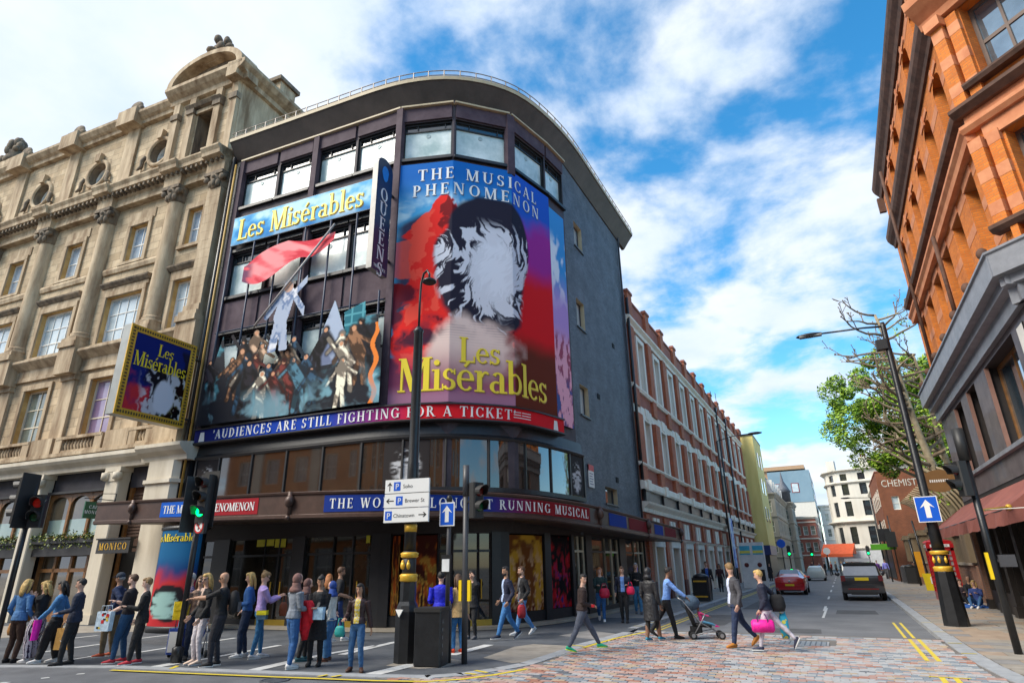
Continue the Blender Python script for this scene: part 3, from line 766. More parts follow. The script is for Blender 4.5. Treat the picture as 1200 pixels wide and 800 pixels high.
# eaves: sweep of a profile along the smoothed outline
EP = smooth_path([(-9.6, 0)]+LP[1:-1]+[toloc(-9.1, 34.0)], .5, 7)
prof = [(-.1, 20.83), (.06, 20.86), (.40, 21.35), (.62, 21.66), (.68, 21.70), (.70, 21.86), (.62, 21.9), (-1.2, 21.95)]
def sweep(b, path, prof, m, ts=None, smooth=False):
    ts = ts or path.L
    n = len(prof); vs = []; fs = []
    for t in ts:
        for o, z in prof: p = path.at(t, o); vs.append((p.x, p.y, z))
    for i in range(len(ts)-1):
        for j in range(n-1): fs.append((i*n+j, (i+1)*n+j, (i+1)*n+j+1, i*n+j+1))
    fs += [tuple(range(n)), tuple(range((len(ts)-1)*n, len(ts)*n))[::-1]]
    b.add(vs, fs, m, smooth)
b = MB(); sweep(b, EP, prof[:5], SOFF); b.build('soffit', theatre)
b = MB(); sweep(b, EP, [prof[4], prof[5], prof[6], prof[7]], GOLDL); b.build('roof_edge', theatre)
rl = thing('roof_railing', None, None); rl.parent = theatre
b = MB()
for o_, z_ in ((.62, 22.22), (.62, 21.98)):
    b.tube([(*EP.at(t, o_), z_) for t in EP.L], .022, RAILM, 6)
b.build('rail', rl)
pm = MB(); pm.box(-.02, .02, -.02, .02, 0, .34, RAILM); pmm = pm.mesh('post')
t = .3
while t < EP.L[-1]: p = EP.at(t, .62); link('post', pmm, rl, (p.x, p.y, 21.9)); t += .62
roof = MB(); roof.prism([tuple(EP.at(t, -1.1)) for t in EP.L]+[(-4, 20), (-9.6, 13)], 21.6, 21.9, SOFF); roof.build('roof', theatre)

# slogan band
sA, sB = .12, WALL.L[4]+.05
def bandpos(path, s0, s1, z0, z1, off):
    def f(U, V):
        X = np.empty_like(U); Y = np.empty_like(U)
        for j in range(U.shape[1]):
            p = path.at(s0+(s1-s0)*U[0, j], off); X[:, j] = p.x; Y[:, j] = p.y
        return X, Y, z0+(z1-z0)*V
    return f
BLUE = srgb(12, 62, 165); NAVY = srgb(20, 28, 100); RED = srgb(214, 28, 40); PURP = srgb(120, 40, 120)
def bandcol(U, V):
    c = mixc(np.zeros(U.shape+(3,))+NAVY, BLUE, sstep(0, .22, U)); c = mixc(c, PURP, sstep(.40, .53, U)); return mixc(c, RED, sstep(.5, .64, U))
band = painted('slogan_band', 160, 5, bandpos(CURVE, sA, sB, 6.79, 7.31, .34), bandcol, theatre)
b = MB(); ts = [sA+(sB-sA)*i/60 for i in range(61)]
sweep(b, CURVE, [(-.05, 6.7), (.35, 6.70), (.40, 6.74), (.40, 6.79), (.335, 6.79)], DARK, ts); sweep(b, CURVE, [(.335, 7.31), (.40, 7.31), (.40, 7.37), (-.05, 7.40)], DARK, ts)
sweep(b, CURVE, [(.33, 6.8), (.32, 6.8), (.32, 7.3), (.33, 7.3)], DARK, ts)
b.build('band_frame', theatre)
LETW = M('white_lettering', (.78, .78, .76), .5, var=0)
def path_letters(txt, path, s0, s1, z, size, off, m, parent, smallcaps=False, name='lettering', th=.02):
    n = max(1, len(txt)-1); _, w0 = text_polys(txt, size, smallcaps=smallcaps)
    tr = ((s1-s0)-w0)/n
    sq = 1.
    if tr < -.02*size: sq = (s1-s0)/w0; tr = 0
    def mp(x, y, o): p = path.at(s0+x*sq, off+o); return (p.x, p.y, z+y)
    letter_parts(txt, size, mp, m, th, parent, tr, smallcaps)
path_letters("'AUDIENCES ARE STILL FIGHTING FOR A TICKET'", CURVE, 1.15, WALL.L[3]-.12, 6.87, .37, .34, LETW, theatre, False)
b = MB()                              # little emblem at both ends of the band, lines of small print as bars
for s0 in (.55, WALL.L[4]-.55):
    p = [CURVE.at(s0+dx, .352) for dx in (-.16, .16, .1, -.1)]; zz = (6.82, 6.82, 7.2, 7.2)
    b.add([(q.x, q.y, z) for q, z in zip(p, zz)], [(0, 1, 2, 3)], LETW)
for k in range(3):
    for a, c in ((0, .3), (.34, .75)):
        p, q = CURVE.at(WALL.L[3]-.2+a*(1 if k else .8), .353), CURVE.at(WALL.L[3]-.2+c, .353); b.add([(p.x, p.y, 6.96+k*.1), (q.x, q.y, 6.96+k*.1), (q.x, q.y, 6.99+k*.1), (p.x, p.y, 6.99+k*.1)], [(0, 1, 2, 3)], LETW)
b.build('emblem', theatre)
b = MB(); sweep(b, CURVE, [(-.02, 6.12), (.16, 6.12), (.2, 6.2), (.12, 6.3), (.05, 6.7), (-.02, 6.7)], DARK, [.1+(WALL.L[5]+.3-.1)*i/60 for i in range(61)]); b.build('cornice', theatre)
# banner strip to the right of the poster foot
# first floor glazing (curved)
BR = M('bronze_tinted_glass', (.035, .022, .016), .04, var=.5, scale=.9, col2=(.05, .035, .025), coat=1., spec=1.)
s_end = WALL.L[5]+.35
cuts = [.25, 1.5, 3.2, 4.9, 6.6, 8.3, 9.9, 11.4, 12.9, 14.4, 15.9, 17.3, s_end]
for i in range(len(cuts)-1):
    a, c = cuts[i], cuts[i+1]; n = 6
    b = MB(); sweep(b, CURVE, [(.10, 4.45), (.10, 6.12)], BR, [a+(c-a)*j/n for j in range(n+1)], smooth=True)
    g = b.build('pane', theatre)
b = MB()
for t in cuts: p = CURVE.at(t, .11); b.box(p.x-.035, p.x+.035, p.y-.05, p.y+.05, 4.4, 6.12, DARK)
sweep(b, CURVE, [(.05, 4.3), (.17, 4.3), (.17, 4.46), (.05, 4.46)], DARK, [.1+(s_end-.1)*i/60 for i in range(61)])
b.build('glazing_bars', theatre)
# curtains seen through the glazing and pale sketch stickers on three panes
def sketch(U, V):
    dx = (U-.5)*2; dy = (V-.45)*2; r = np.sqrt((dx/.8)**2+(dy/.95)**2)
    n = fbm(U*5+V*2, V*14, 1.5, 4, 5); c = np.zeros(U.shape+(3,))+np.array([.03, .025, .025])
    c = mixc(c, (.55, .55, .56), sstep(.95, .6, r)*sstep(.42, .6, n)); c = mixc(c, (.6, .6, .6), sstep(.5, .3, np.sqrt((dx/.8)**2+((dy+.35)/.8)**2))*.7); return c
for a, c in ((.3, 1.45), (9.2, 10.85), (s_end-1.35, s_end-.1)):
    painted('window_sticker', 40, 50, bandpos(CURVE, a, c, 4.5, 6.1, .112), sketch, theatre)

# canopy
CE = [((-24.9, 13.87), 4.37, 3.69), ((-24.1, 13.93), 4.36, 3.68), ((-20, 14.25), 4.30, 3.59), ((-16, 14.55), 4.23, 3.51), ((-13.6, 14.8), 4.16, 3.46), ((-11.6, 15.4), 4.11, 3.43), ((-9.9, 16.8), 4.07, 3.42), ((-8.7, 18.7), 4.03, 3.39), ((-8.0, 20.9), 3.94, 3.29), ((-7.7, 23), 3.85, 3.19), ((-7.7, 27), 3.79, 3.13), ((-7.7, 31), 3.72, 3.08), ((-7.7, 35.4), 3.64, 3.04)]
CPth = Path([toloc(*c[0]) for c in CE]); CTS = CPth.L
def cz(t, k): return float(np.interp(t, CPth.L, [c[k] for c in CE]))
cts = [CPth.L[-1]*i/90 for i in range(91)]
CPS = smooth_path([toloc(*c[0]) for c in CE], .5, 5)
LS = CPS.L[-1]
canopy = thing('canopy', None, None); canopy.parent = theatre
def cpt(u, off=0): return CPS.at(u*LS, off)
def ct(u): return cz(u*CPth.L[-1], 1)
def cb(u): return cz(u*CPth.L[-1], 2)
us = [i/90 for i in range(91)]
b = MB(); vs = []; fs = []
pr = [(-.02, 0, -.10), (.05, 0, -.06), (.05, 0, .03), (0, 0, .06), (0, 1, -.06), (.05, 1, -.04), (.07, 1, .02), (0, 1, .05), (-.3, 1, .05)]
for u in us:
    for o, k, dz in pr: p = cpt(u, o); vs.append((p.x, p.y, (ct(u) if k else cb(u))+dz))
n = len(pr)
for i in range(90):
    for j in range(n-1): fs.append((i*n+j, (i+1)*n+j, (i+1)*n+j+1, i*n+j+1))
b.add(vs, fs, BRONZE); b.build('canopy_edge', canopy)
def wallpt(u):           # matching point on the wall for the soffit
    p = cpt(u); best = None
    for i in range(0, 200):
        t = WALL.L[-1]*i/199; q = WALL.at(t, -.2); d = (q-p).length
        if best is None or d < best[0]: best = (d, q)
    return best[1]
b = MB(); vs = []; fs = []
for u in us:
    p = cpt(u, -.01); q = wallpt(u); vs += [(p.x, p.y, cb(u)-.08), (q.x, q.y, cb(u)-.05), (p.x, p.y, ct(u)+.02), (q.x, q.y, ct(u)+.15)]
for i in range(90): a = i*4; fs += [(a, a+1, a+5, a+4), (a+2, a+6, a+7, a+3)]
fs += [(0, 2, 3, 1), (360, 361, 363, 362)]
b.add(vs, fs, BRONZE); b.build('canopy_deck', canopy)
# printed strips on the canopy edge
def canopy_strip(u0, u1, col, name='canopy_print'):
    def pos(U, V):
        X = np.empty_like(U); Y = np.empty_like(U); Z = np.empty_like(U)
        for j in range(U.shape[1]):
            u = u0+(u1-u0)*U[0, j]; p = cpt(u, .012); X[:, j] = p.x; Y[:, j] = p.y; lo = cb(u)+.10; hi = ct(u)-.09; Z[:, j] = lo+(hi-lo)*V[:, j]
        return X, Y, Z
    return painted(name, 50, 3, pos, col, canopy)
def u_at(pxx):   # path fraction whose point shows at a given picture column
    R = CAM_M; best = None
    for i in range(600):
        u = i/599; p = cpt(u); w = theatre_to_world(p.x, p.y, ct(u)); c = R.T@(np.array(w)-CAM_P); xx = 600+FPX*c[0]/-c[2]
        if best is None or abs(xx-pxx) < best[0]: best = (abs(xx-pxx), u)
    return best[1]
def theatre_to_world(x, y, z): return (OX+x*math.cos(A45)-y*math.sin(A45), OY+x*math.sin(A45)+y*math.cos(A45), z)
def two(c1, c2, k0=.45, k1=.6): return lambda U, V: mixc(np.zeros(U.shape+(3,))+c1, c2, sstep(k0, k1, U))
DB = srgb(20, 50, 130); DR = srgb(130, 26, 34)
UA, UB_, UC, UD, UE, UF = [u_at(v) for v in (190, 305, 382, 690, 713, 798)]
canopy_strip(UA, UB_, two(srgb(20, 90, 190), srgb(150, 30, 40), .38, .42))
canopy_strip(UC, UD, two(DB, DR, .5, .72))
def canopy_text(txt, u0, u1, size, dz=.0):
    _, w0 = text_polys(txt, size); L = (u1-u0)*LS; n = len(txt)-1; tr = (L-w0)/n; sq = 1
    if tr < 0: sq = L/w0; tr = 0
    def mp(x, y, o): u = u0+(x*sq)/LS; p = cpt(u, .012+o); return (p.x, p.y, cb(u)+.10+dz+((ct(u)-cb(u)-.19)-size)/2+y)
    letter_parts(txt, size, mp, LETW, .012, canopy, tr)
canopy_text('THE MUSICAL PHENOMENON', UA+.004, UB_-.004, .27)
canopy_text("THE WORLD'S LONGEST RUNNING MUSICAL", UC+.006, UD-.004, .30)
for a, c in ((713, 733), (736, 762), (766, 776), (778, 791)):
    canopy_strip(u_at(a), u_at(c), two(DB*1.2, DB*1.2) if a in (713, 766) else two(DR*.8, DR*.8))
# cast scroll brackets on the edge
for u in [u_at(v) for v in (158, 342, 702, 758)]+[.995]:
    p = cpt(u, .02); b = MB(); z0 = cb(u); z1 = ct(u)
    b.tube([(p.x, p.y, z0-.12), (p.x, p.y, z1+.05)], [.06, .1], BRONZE, 8); b.ball((p.x+.03, p.y-.06, (z0+z1)/2+.1), (.17, .14, .2), BRONZE); b.ball((p.x, p.y-.03, z0-.05), .09, BRONZE)
    b.build('scroll_bracket', canopy)

# ground floor: glazing, doors, poster panels, columns along the outline
GFP = smooth_path([(-9.4, .0)]+LP[1:-1]+[LP[-1]], .5, 4)
LGF = GFP.L[-1]
DGL = glassmat('shop_front_glass', (.008, .008, .008), .03, spec=.6, coat=.4, col2=(.04, .032, .022), scale=.9)
def s_at(pxx, off=.0, z=1.0, path=None):
    path = path or GFP; best = None
    for i in range(900):
        t = path.L[-1]*i/899; p = path.at(t, off); w = theatre_to_world(p.x, p.y, z); c = CAM_M.T@(np.array(w)-CAM_P); xx = 600+FPX*c[0]/-c[2]
        if best is None or abs(xx-pxx) < best[0]: best = (abs(xx-pxx), t)
    return best[1]
b = MB(); sweep(b, GFP, [(-1.0, 3.6), (.02, 3.6), (.02, 2.95), (-.14, 2.95)], BLACKV if False else M('dark_brown_fascia', (.022, .014, .012), .6), [LGF*i/80 for i in range(81)]); b.build('head_fascia', theatre)
b = MB(); sweep(b, GFP, [(.45, .01), (.45, .10), (-.3, .10)], M('pale_step', (.36, .31, .24), .8, var=.15), [LGF*i/80 for i in range(81)]); b.build('step', theatre)
segs = [(228, 243, 'g'), (243, 262, 'c'), (262, 303, 'g'), (303, 338, 'd'), (338, 352, 'c'), (352, 385, 'w'), (385, 432, 'd'), (432, 455, 'c'), (455, 468, 'p'), (468, 512, 'p'), (512, 545, 'd'), (545, 576, 'd'), (576, 597, 'c'), (597, 639, 'p2'), (639, 646, 'c'), (646, 671, 'p3'), (671, 674, 'c'), (674, 688, 'D'), (688, 695, 'c'), (695, 713, 'g'), (713, 728, 'D'), (728, 735, 'c'), (735, 747, 'g'), (747, 758, 'D'), (758, 770, 'c')]
def art(seed, pal):
    def f(U, V):
        n = fbm(U*3, V*5, 1.2, 4, seed); m = fbm(U*8+3, V*6, 1.5, 4, seed+9)
        c = np.zeros(U.shape+(3,))+pal[0]; c = mixc(c, pal[1], sstep(.45, .6, n)); c = mixc(c, pal[2], sstep(.52, .62, m)*sstep(.95, .5, V)); return mixc(c, pal[3], sstep(.6, .7, m)*sstep(.8, .3, V))
    return f
pals = [(srgb(70, 25, 15), srgb(160, 70, 20), srgb(200, 150, 60), srgb(40, 15, 15)), (srgb(110, 60, 20), srgb(190, 140, 40), srgb(200, 160, 120), srgb(90, 15, 15)), (srgb(15, 10, 15), srgb(170, 15, 25), srgb(200, 30, 40), srgb(30, 40, 110))]
frm = MB()
for a, c, k in segs:
    s0, s1 = s_at(a), s_at(c)
    if s1-s0 < .05: continue
    n = max(2, int((s1-s0)/.5)); ts = [s0+(s1-s0)*i/n for i in range(n+1)]
    if k == 'c':
        m_ = MB(); sweep(m_, GFP, [(-.2, .1), (.06, .1), (.06, 3.0), (-.2, 3.0)], DARK, ts); m_.build('column', theatre)
    elif k[0] == 'p':
        pl_ = pals[{'p': 0, 'p2': 1, 'p3': 2}[k]]
        painted('display_poster', 30, 40, bandpos(GFP, s0+.05, s1-.05, .45, 2.9, -.03), art(int(a), pl_), theatre)
        m_ = MB(); sweep(m_, GFP, [(-.06, .1), (-.02, .1), (-.02, .43), (-.06, .43)], DARK, ts); m_.build('plinth', theatre)
    else:
        m_ = MB(); off = -.10; sweep(m_, GFP, [(off, .12), (off, 2.95)], DGL, ts); m_.build('pane', theatre)
        nd = 1 if k in 'gw' else 2
        for i in range(nd+1):
            p = GFP.at(s0+(s1-s0)*i/nd, off+.03); frm.box(p.x-.03, p.x+.03, p.y-.03, p.y+.03, .1, 2.95, CREAM if k == 'D' else DARK)
        sweep(frm, GFP, [(off, 2.35), (off+.05, 2.35), (off+.05, 2.43), (off, 2.43)], CREAM if k == 'D' else DARK, ts)
        if k == 'd':
            for i in range(2):
                p = GFP.at(s0+(s1-s0)*(i+.5)/2+(.12 if i == 0 else -.12), off+.07); frm.box(p.x-.015, p.x+.015, p.y-.015, p.y+.015, .9, 1.5, GOLD)
        m_ = MB(); sweep(m_, GFP, [(-.06, .1), (.03, .1), (.03, .28), (-.06, .28)], M('brass_kickplate', (.40, .27, .04), .35, .5) if k == 'd' else DARK, ts); m_.build('kick_plate', theatre)
frm.build('door_frame', theatre)['kind'] = 'stuff'
# small yellow stickers and notices in the glazing (left part)
b = MB()
for a, z, h, w in ((292, 2.7, .25, .35), (300, 2.72, .25, .5), (314, 2.66, .3, .5), (424, 2.7, .35, .15), (350, 1.95, .25, .1)):
    t = s_at(a); p, q = GFP.at(t, -.06), GFP.at(t+w, -.06); b.add([(p.x, p.y, z), (q.x, q.y, z), (q.x, q.y, z+h), (p.x, p.y, z+h)], [(0, 1, 2, 3)], M('yellow_sticker', (.62, .55, .03), .5))
b.build('sticker', theatre)['kind'] = 'stuff'

# ------------------------------------------------ posters and signs mounted on the theatre (things of their own)
poster = thing('poster', 'huge red and blue poster wrapped round the theatre corner reading THE MUSICAL PHENOMENON', 'poster', (OX, OY, 0), A45)
PP = Path(LP[1:6])
S3 = PP.L[3]
def ppos(s0, s1, z0, z1, off=.14):
    def f(U, V):
        X = np.empty_like(U); Y = np.empty_like(U)
        for j in range(U.shape[1]):
            p = facet_pt(s0+(s1-s0)*U[0, j], off); X[:, j] = p.x; Y[:, j] = p.y
        return X, Y, z0+(z1-z0)*V
    return f
_off = {}
def facet_pt(t, off):
    if off not in _off:
        pts = []
        for i in range(len(PP.p)):
            if i == 0: n = PP.n[0]; pts.append(PP.p[0]+n*off)
            elif i == len(PP.p)-1: n = PP.n[-1]; pts.append(PP.p[-1]+n*off)
            else:
                n = (PP.n[i-1]+PP.n[i]).normalized(); pts.append(PP.p[i]+n*off/max(.3, n.dot(PP.n[i])))
        _off[off] = pts
    pts = _off[off]; k = 0
    while k < len(pts)-2 and t > PP.L[k+1]: k += 1
    u = (t-PP.L[k])/(PP.L[k+1]-PP.L[k]); return pts[k]+(pts[k+1]-pts[k])*u
ZA, ZB = 7.42, 17.75
def big(U, V):
    s = U*S3; z = ZA+(ZB-ZA)*V; w = fbm(s, z, .5, 4, 3)-.5; n = fbm(s+w*1.5, z, 1.1, 5, 11); st = fbm(s*1.0+w*3+z*.35, z*.35, 4.0, 4, 21)
    c = np.zeros(U.shape+(3,))+srgb(15, 100, 180)
    c = mixc(c, srgb(95, 190, 232), sstep(17.2, 14.8, z)*.9); c = mixc(c, srgb(200, 228, 238), sstep(.42, .62, n)*sstep(16.5, 15.6, z)*sstep(13.8, 14.8, z)*.9)
    c = mixc(c, srgb(60, 60, 85), sstep(.4, .8, 1-np.abs(s-.7)/1.4)*sstep(15.3, 14.9, z+w*2))
    red = sstep(15.15, 15.05, z+w*3.5+np.abs(s-2.1)*.35+(n-.5)*.8); c = mixc(c, srgb(235, 40, 34), red*sstep(.3, .42, s+w*1.5+(n-.5))); 
    c = mixc(c, srgb(130, 14, 22), red*sstep(.56, .61, n)); c = mixc(c, srgb(248, 90, 70), red*sstep(.40, .36, n)*.7); c = mixc(c, srgb(40, 30, 55), red*sstep(12.2, 10.2, z+w*3+s*.4)*sstep(.44, .56, n)*.9)
    rt = s > PP.L[2]
    b_ = mixc(c, srgb(32, 92, 196), np.ones_like(z)); b_ = mixc(b_, srgb(160, 45, 150), sstep(15.8, 14.6, z+w*2-(s-5.5)*.3)); b_ = mixc(b_, srgb(222, 22, 28), sstep(14.0, 12.8, z+w)); b_ = mixc(b_, srgb(105, 42, 22), sstep(10.6, 9.4, z+w))
    c = np.where(rt[..., None], b_, c)
    # a dark cloud-like mass with pale streaks round a plain pale oval
    cx = 4.0; d = np.sqrt(((s-cx)/1.85)**2+((z-14.0)/2.3)**2); d2 = np.sqrt(((s-cx+.3)/2.0)**2+((z-12.6)/2.7)**2)
    hm = np.maximum(sstep(1.05, .95, d+w*.3), sstep(1.05, .93, d2+w*.5)); c = mixc(c, srgb(38, 36, 52), hm)
    st2 = fbm(s*1.6+w*5+np.sin(z*1.3)*.5, z*.55, 3.4, 5, 23); tone = np.clip(1.15-np.sqrt(((s-4.1)/1.75)**2+((z-12.9)/2.3)**2), 0, 1); c = mixc(c, srgb(215, 216, 224), hm*sstep(-.02, .05, st2-(.60-.34*tone))*sstep(15.3, 14.6, z))
    fc = np.sqrt(((s-4.05)/1.0)**2+((z-12.6)/1.75)**2); c = mixc(c, srgb(226, 228, 236), sstep(.95, .55, fc+w*.5+(st2-.5)*1.5)*.9)
    hal = (np.sin(z*60+w*6)*.5+.5)
    sh = np.sqrt(((s-3.3)/1.9)**2+((z-9.3)/1.8)**2); shm = sstep(1.05, .75, sh+w*.9+(n-.5)*.5)*(s < PP.L[2]+.8); c = mixc(c, srgb(235, 208, 196), shm); c = mixc(c, srgb(120, 95, 105), shm*hal*sstep(9.4, 11, z+w)*sstep(.4, .6, n)*.8)
    lo = sstep(9.9, 8.2, z+w*.8)*(~rt); c = mixc(c, srgb(132, 62, 92), lo*.85); c = mixc(c, srgb(160, 112, 138), (~rt)*sstep(8.2, 7.6, z))
    return c
painted('printed_sheet', 330, 420, ppos(0, S3, ZA, ZB), big, poster)
def strip_art(U, V):
    n = fbm(U*2, V*9, 1.3, 4, 31); m = fbm(U*6, V*22, 1.2, 4, 37); c = np.zeros(U.shape+(3,))+srgb(60, 150, 215)
    c = mixc(c, srgb(225, 235, 245), sstep(.45, .6, n)*sstep(.9, .8, V)); c = mixc(c, srgb(185, 150, 215), sstep(.75, .55, V+n*.1)); c = mixc(c, srgb(240, 175, 195), sstep(.45, .3, V))
    c = mixc(c, srgb(150, 50, 80), sstep(.5, .58, m)*sstep(.42, .36, V)*.9); return mixc(c, srgb(70, 90, 150), sstep(.56, .62, m)*sstep(.25, .15, V))
painted('printed_sheet', 40, 160, ppos(S3+.02, PP.L[4]-.35, 7.2, 17.3, .13), strip_art, poster)
b = MB()
for s0, s1, z0, z1 in ((0, S3, ZA, ZB), (S3+.02, PP.L[4]-.35, 7.2, 17.3)):
    ks = sorted({s0, s1, *[t for t in PP.L if s0 < t < s1]}); 
    for a, c in zip(ks, ks[1:]):
        p, q = facet_pt(a, .125), facet_pt(c, .125); p2, q2 = facet_pt(a, .03), facet_pt(c, .03)
        b.add([(p.x, p.y, z0), (q.x, q.y, z0), (q2.x, q2.y, z0), (p2.x, p2.y, z0), (p.x, p.y, z1), (q.x, q.y, z1), (q2.x, q2.y, z1), (p2.x, p2.y, z1)], [(0, 3, 2, 1), (4, 5, 6, 7), (0, 1, 5, 4), (2, 3, 7, 6), (0, 4, 7, 3), (1, 2, 6, 5)], DARK)
b.build('backing_board', poster)
PYEL = M('yellow_poster_lettering', (.86, .66, .02), .45, var=0); PYD = M('ochre_letter_edge', (.42, .24, .02), .5, var=0); PDK = M('letter_shadow', (.05, .08, .16), .5, var=0)
def poster_text(txt, s0, s1, z, size, m, off, smallcaps=False, skew=0., parent=poster, name='lettering', dz=0., ds=0.):
    n = max(1, len(txt)-1); _, w0 = text_polys(txt, size, smallcaps=smallcaps); tr = ((s1-s0)-w0)/n; sq = 1
    if tr < -.06*size: sq = (s1-s0)/w0; tr = 0
    def mp(x, y, o): p = facet_pt(s0+x*sq+ds, off+o); return (p.x, p.y, z+y+skew*x+dz)
    letter_parts(txt, size, mp, m, .004, parent, tr, smallcaps, .0004, 'letter' if name == 'lettering' else name)
for (tx, a, c, z, sz, m, sk, sc_) in (('THE MUSICAL', .85, 6.45, 16.88, .54, LETW, 0, False), ('PHENOMENON', .66, 6.6, 16.12, .54, LETW, .01, False), ('Les', 2.68, 4.25, 8.95, .98, PYEL, 0, False), ('Misérables', .42, 6.75, 7.86, 1.28, PYEL, 0, False)):
    poster_text(tx, a, c, z, sz, m, .155, sc_, sk)
    poster_text(tx, a, c, z, sz, PYD if m is PYEL else PDK, .143, sc_, sk, dz=-.035, ds=.03, name='letter_shadow')

def facebox(name, label, cat, x0, x1, z0, z1, yo, th, m):   # board on the main front
    r = thing(name, label, cat, (OX, OY, 0), A45); b = MB(); b.box(x0, x1, -yo, -yo+th, z0, z1, m); b.build('backing_board', r); return r
ban = facebox('banner', 'long sky blue banner with yellow show title across the upper theatre windows', 'banner', -8.82, -1.05, 15.85, 17.35, .32, .08, DARK)
def skyb(U, V):
    n = fbm(U*7, V*2, 1.2, 5, 41); c = np.zeros(U.shape+(3,))+srgb(40, 130, 195); c = mixc(c, srgb(110, 185, 225), sstep(.3, .6, n)); c = mixc(c, srgb(190, 222, 236), sstep(.52, .7, n)); return mixc(c, srgb(20, 85, 150), sstep(.25, .0, V)*.5)
painted('printed_sheet', 120, 24, lambda U, V: (-8.8+7.73*U, -.325+0*U, 15.87+1.46*V), skyb, ban)
P, w = text_polys('Les Misérables', 1.08); sq = 7.0/w; letter_parts('Les Misérables', 1.08, lambda x, y, o: (-8.45+x*sq, -.335-o, 16.08+y), PYEL, .02, ban)
b = MB(); letters_mesh(b, P, lambda x, y, o: (-8.41+x*sq, -.329-o*.4, 16.04+y), PYD, .008); b.build('letter_shadow', ban)

# supporting poles and cut-out boards
POLE = M('blue_black_pole', (.03, .04, .07), .4, .2)
rig = thing('sign_rig', 'dark vertical poles and rails carrying the cut-out boards on the theatre front', 'rig', (OX, OY, 0), A45)
for x in (-8.75, -7.35, -5.95, -4.45, -3.1, -1.75, -.4):
    b = MB(); b.tube([(x, -.30, 7.45), (x, -.30, 15.8 if x < -.5 else 12)], .045, POLE, 6); b.build('pole', rig)
for z, a, c in ((11.6, -8.9, -.2), (9.2, -8.9, -.2)):
    b = MB(); b.tube([(a, -.27, z), (c, -.27, z)], .035, POLE, 6); b.build('rail', rig)
cr_ = thing('cut_out_board', 'cut-out board of jumbled turquoise and brown barricade shapes on the theatre front', 'sign board', (OX, OY, 0), A45)
XA, XB = -8.95, .02
_rg = random.Random(12); FG = []
for i in range(30):
    r = i/30; FG.append((_rg.uniform(-8.6, -.5), 7.1+(1-r)*1.7+_rg.uniform(0, .3), _rg.uniform(1.8, 2.5), _rg.uniform(-.25, .25), _rg.choice((-.38, -.3, -.2, .3)), _rg.choice((-.38, -.3, -.15)), _rg.choice([(120, 85, 60), (60, 95, 110), (170, 140, 115), (40, 38, 45), (95, 40, 35), (200, 185, 165), (35, 60, 80), (150, 95, 50), (25, 22, 28)])))
FL = [(-8.2, 10.6, .5), (-2.35, 10.9, 1.), (-1.2, 10.6, .7), (-.5, 10.4, .5)]
def seen(X, Z):
    k = (Z < 9.0+.8*fbm(X, X*0, 1.1, 3, 51))
    for f in FG: k = k | (figure(X, Z, *f[:6]) < 0)
    k = k | ((np.abs(X+2.35) < (11.9-Z)*.42) & (Z > 9)) | ((np.abs(X+1.2+.1*(Z-10)) < .5) & (Z < 11.5+.3*X+.3) & (Z > 9)) | ((np.abs(X+8.1) < (11.3-Z)*.25) & (Z > 9)) | ((np.abs(X+6.9) < .13) & (Z < 11.1)) | ((np.abs(X+.42-.1*np.sin(Z*4)) < .3) & (Z < 10.9))
    return k
def bc(U, V):
    x = XA+(XB-XA)*U; z = 7.45+4.4*V; w = fbm(x, z, .9, 4, 61)-.5; n = fbm(x+w*2, z, 1.0, 5, 63); d = fbm((x+z)*1.6+w, (z-x)*.5, 3.0, 4, 69)
    c = np.zeros(U.shape+(3,))+srgb(30, 32, 40); c = mixc(c, srgb(70, 130, 145), sstep(.48, .62, n)); c = mixc(c, srgb(170, 205, 212), sstep(.62, .76, n)*.8)
    tri = (np.abs(x+2.35) < (11.9-z)*.42); c = np.where((tri & (z > 9.2))[..., None], mixc(np.zeros(U.shape+(3,))+srgb(108, 118, 145), srgb(165, 178, 198), sstep(.4, .6, n)), c)
    sq_ = (np.abs(x+1.2+.1*(z-10)) < .5)*(z > 9.6); c = np.where(sq_[..., None], mixc(np.zeros(U.shape+(3,))+srgb(30, 105, 120), srgb(110, 190, 200), ((np.sin(z*16) > .7) | (np.sin(x*12) > .85))*.5), c)
    for i, f in enumerate(FG):
        s_ = figure(x, z, *f[:6]); cl = srgb(*f[6]); c = mixc(c, (.010, .010, .014), sstep(.12, .0, s_)*.8); c = mixc(c, cl*.35, sstep(.02, -.05, s_+(d-.5)*.2)); c = mixc(c, cl*.9, sstep(.0, -.05, s_)*sstep(.50, .53, d)); c = mixc(c, np.minimum(1, cl*2.0), sstep(.0, -.05, s_)*sstep(.58, .62, d)*.8); c = mixc(c, srgb(205, 150, 115), sstep(0, -.02, np.hypot(x-f[0]-f[3]*f[2], z-f[1]-f[2]*.93)-.05*f[2])*sstep(.42, .5, d))
    og = (np.abs(x+.30-.1*np.sin(z*5)) < .10)*(z < 10.6); c = np.where(og[..., None], np.zeros(U.shape+(3,))+srgb(235, 130, 50), c)
    return mixc(c, srgb(125, 165, 178), sstep(9.2, 7.6, z+w*1.5)*sstep(.42, .60, n)*.75)
painted('printed_sheet', 340, 170, lambda U, V: (XA+(XB-XA)*U, -.46-.06*np.sin(U*9), 7.45+4.4*V), bc, cr_, keep=lambda U, V: seen(XA+(XB-XA)*U, 7.45+4.4*V))
b = MB(); b.box(-8.9, -.1, -.38, -.34, 7.45, 7.6, DARK); b.build('bottom_rail', cr_)
fl = thing('flag_cut_out', 'pink and red waving flag cut-out on a long pole held up on the theatre front', 'flag', (OX, OY, 0), A45)
def flagtop(x): t = (x+7.35)/4.75; return 14.35+.85*np.clip(t*2.2, 0, 1)+.28*np.sin(t*5.2+.6)
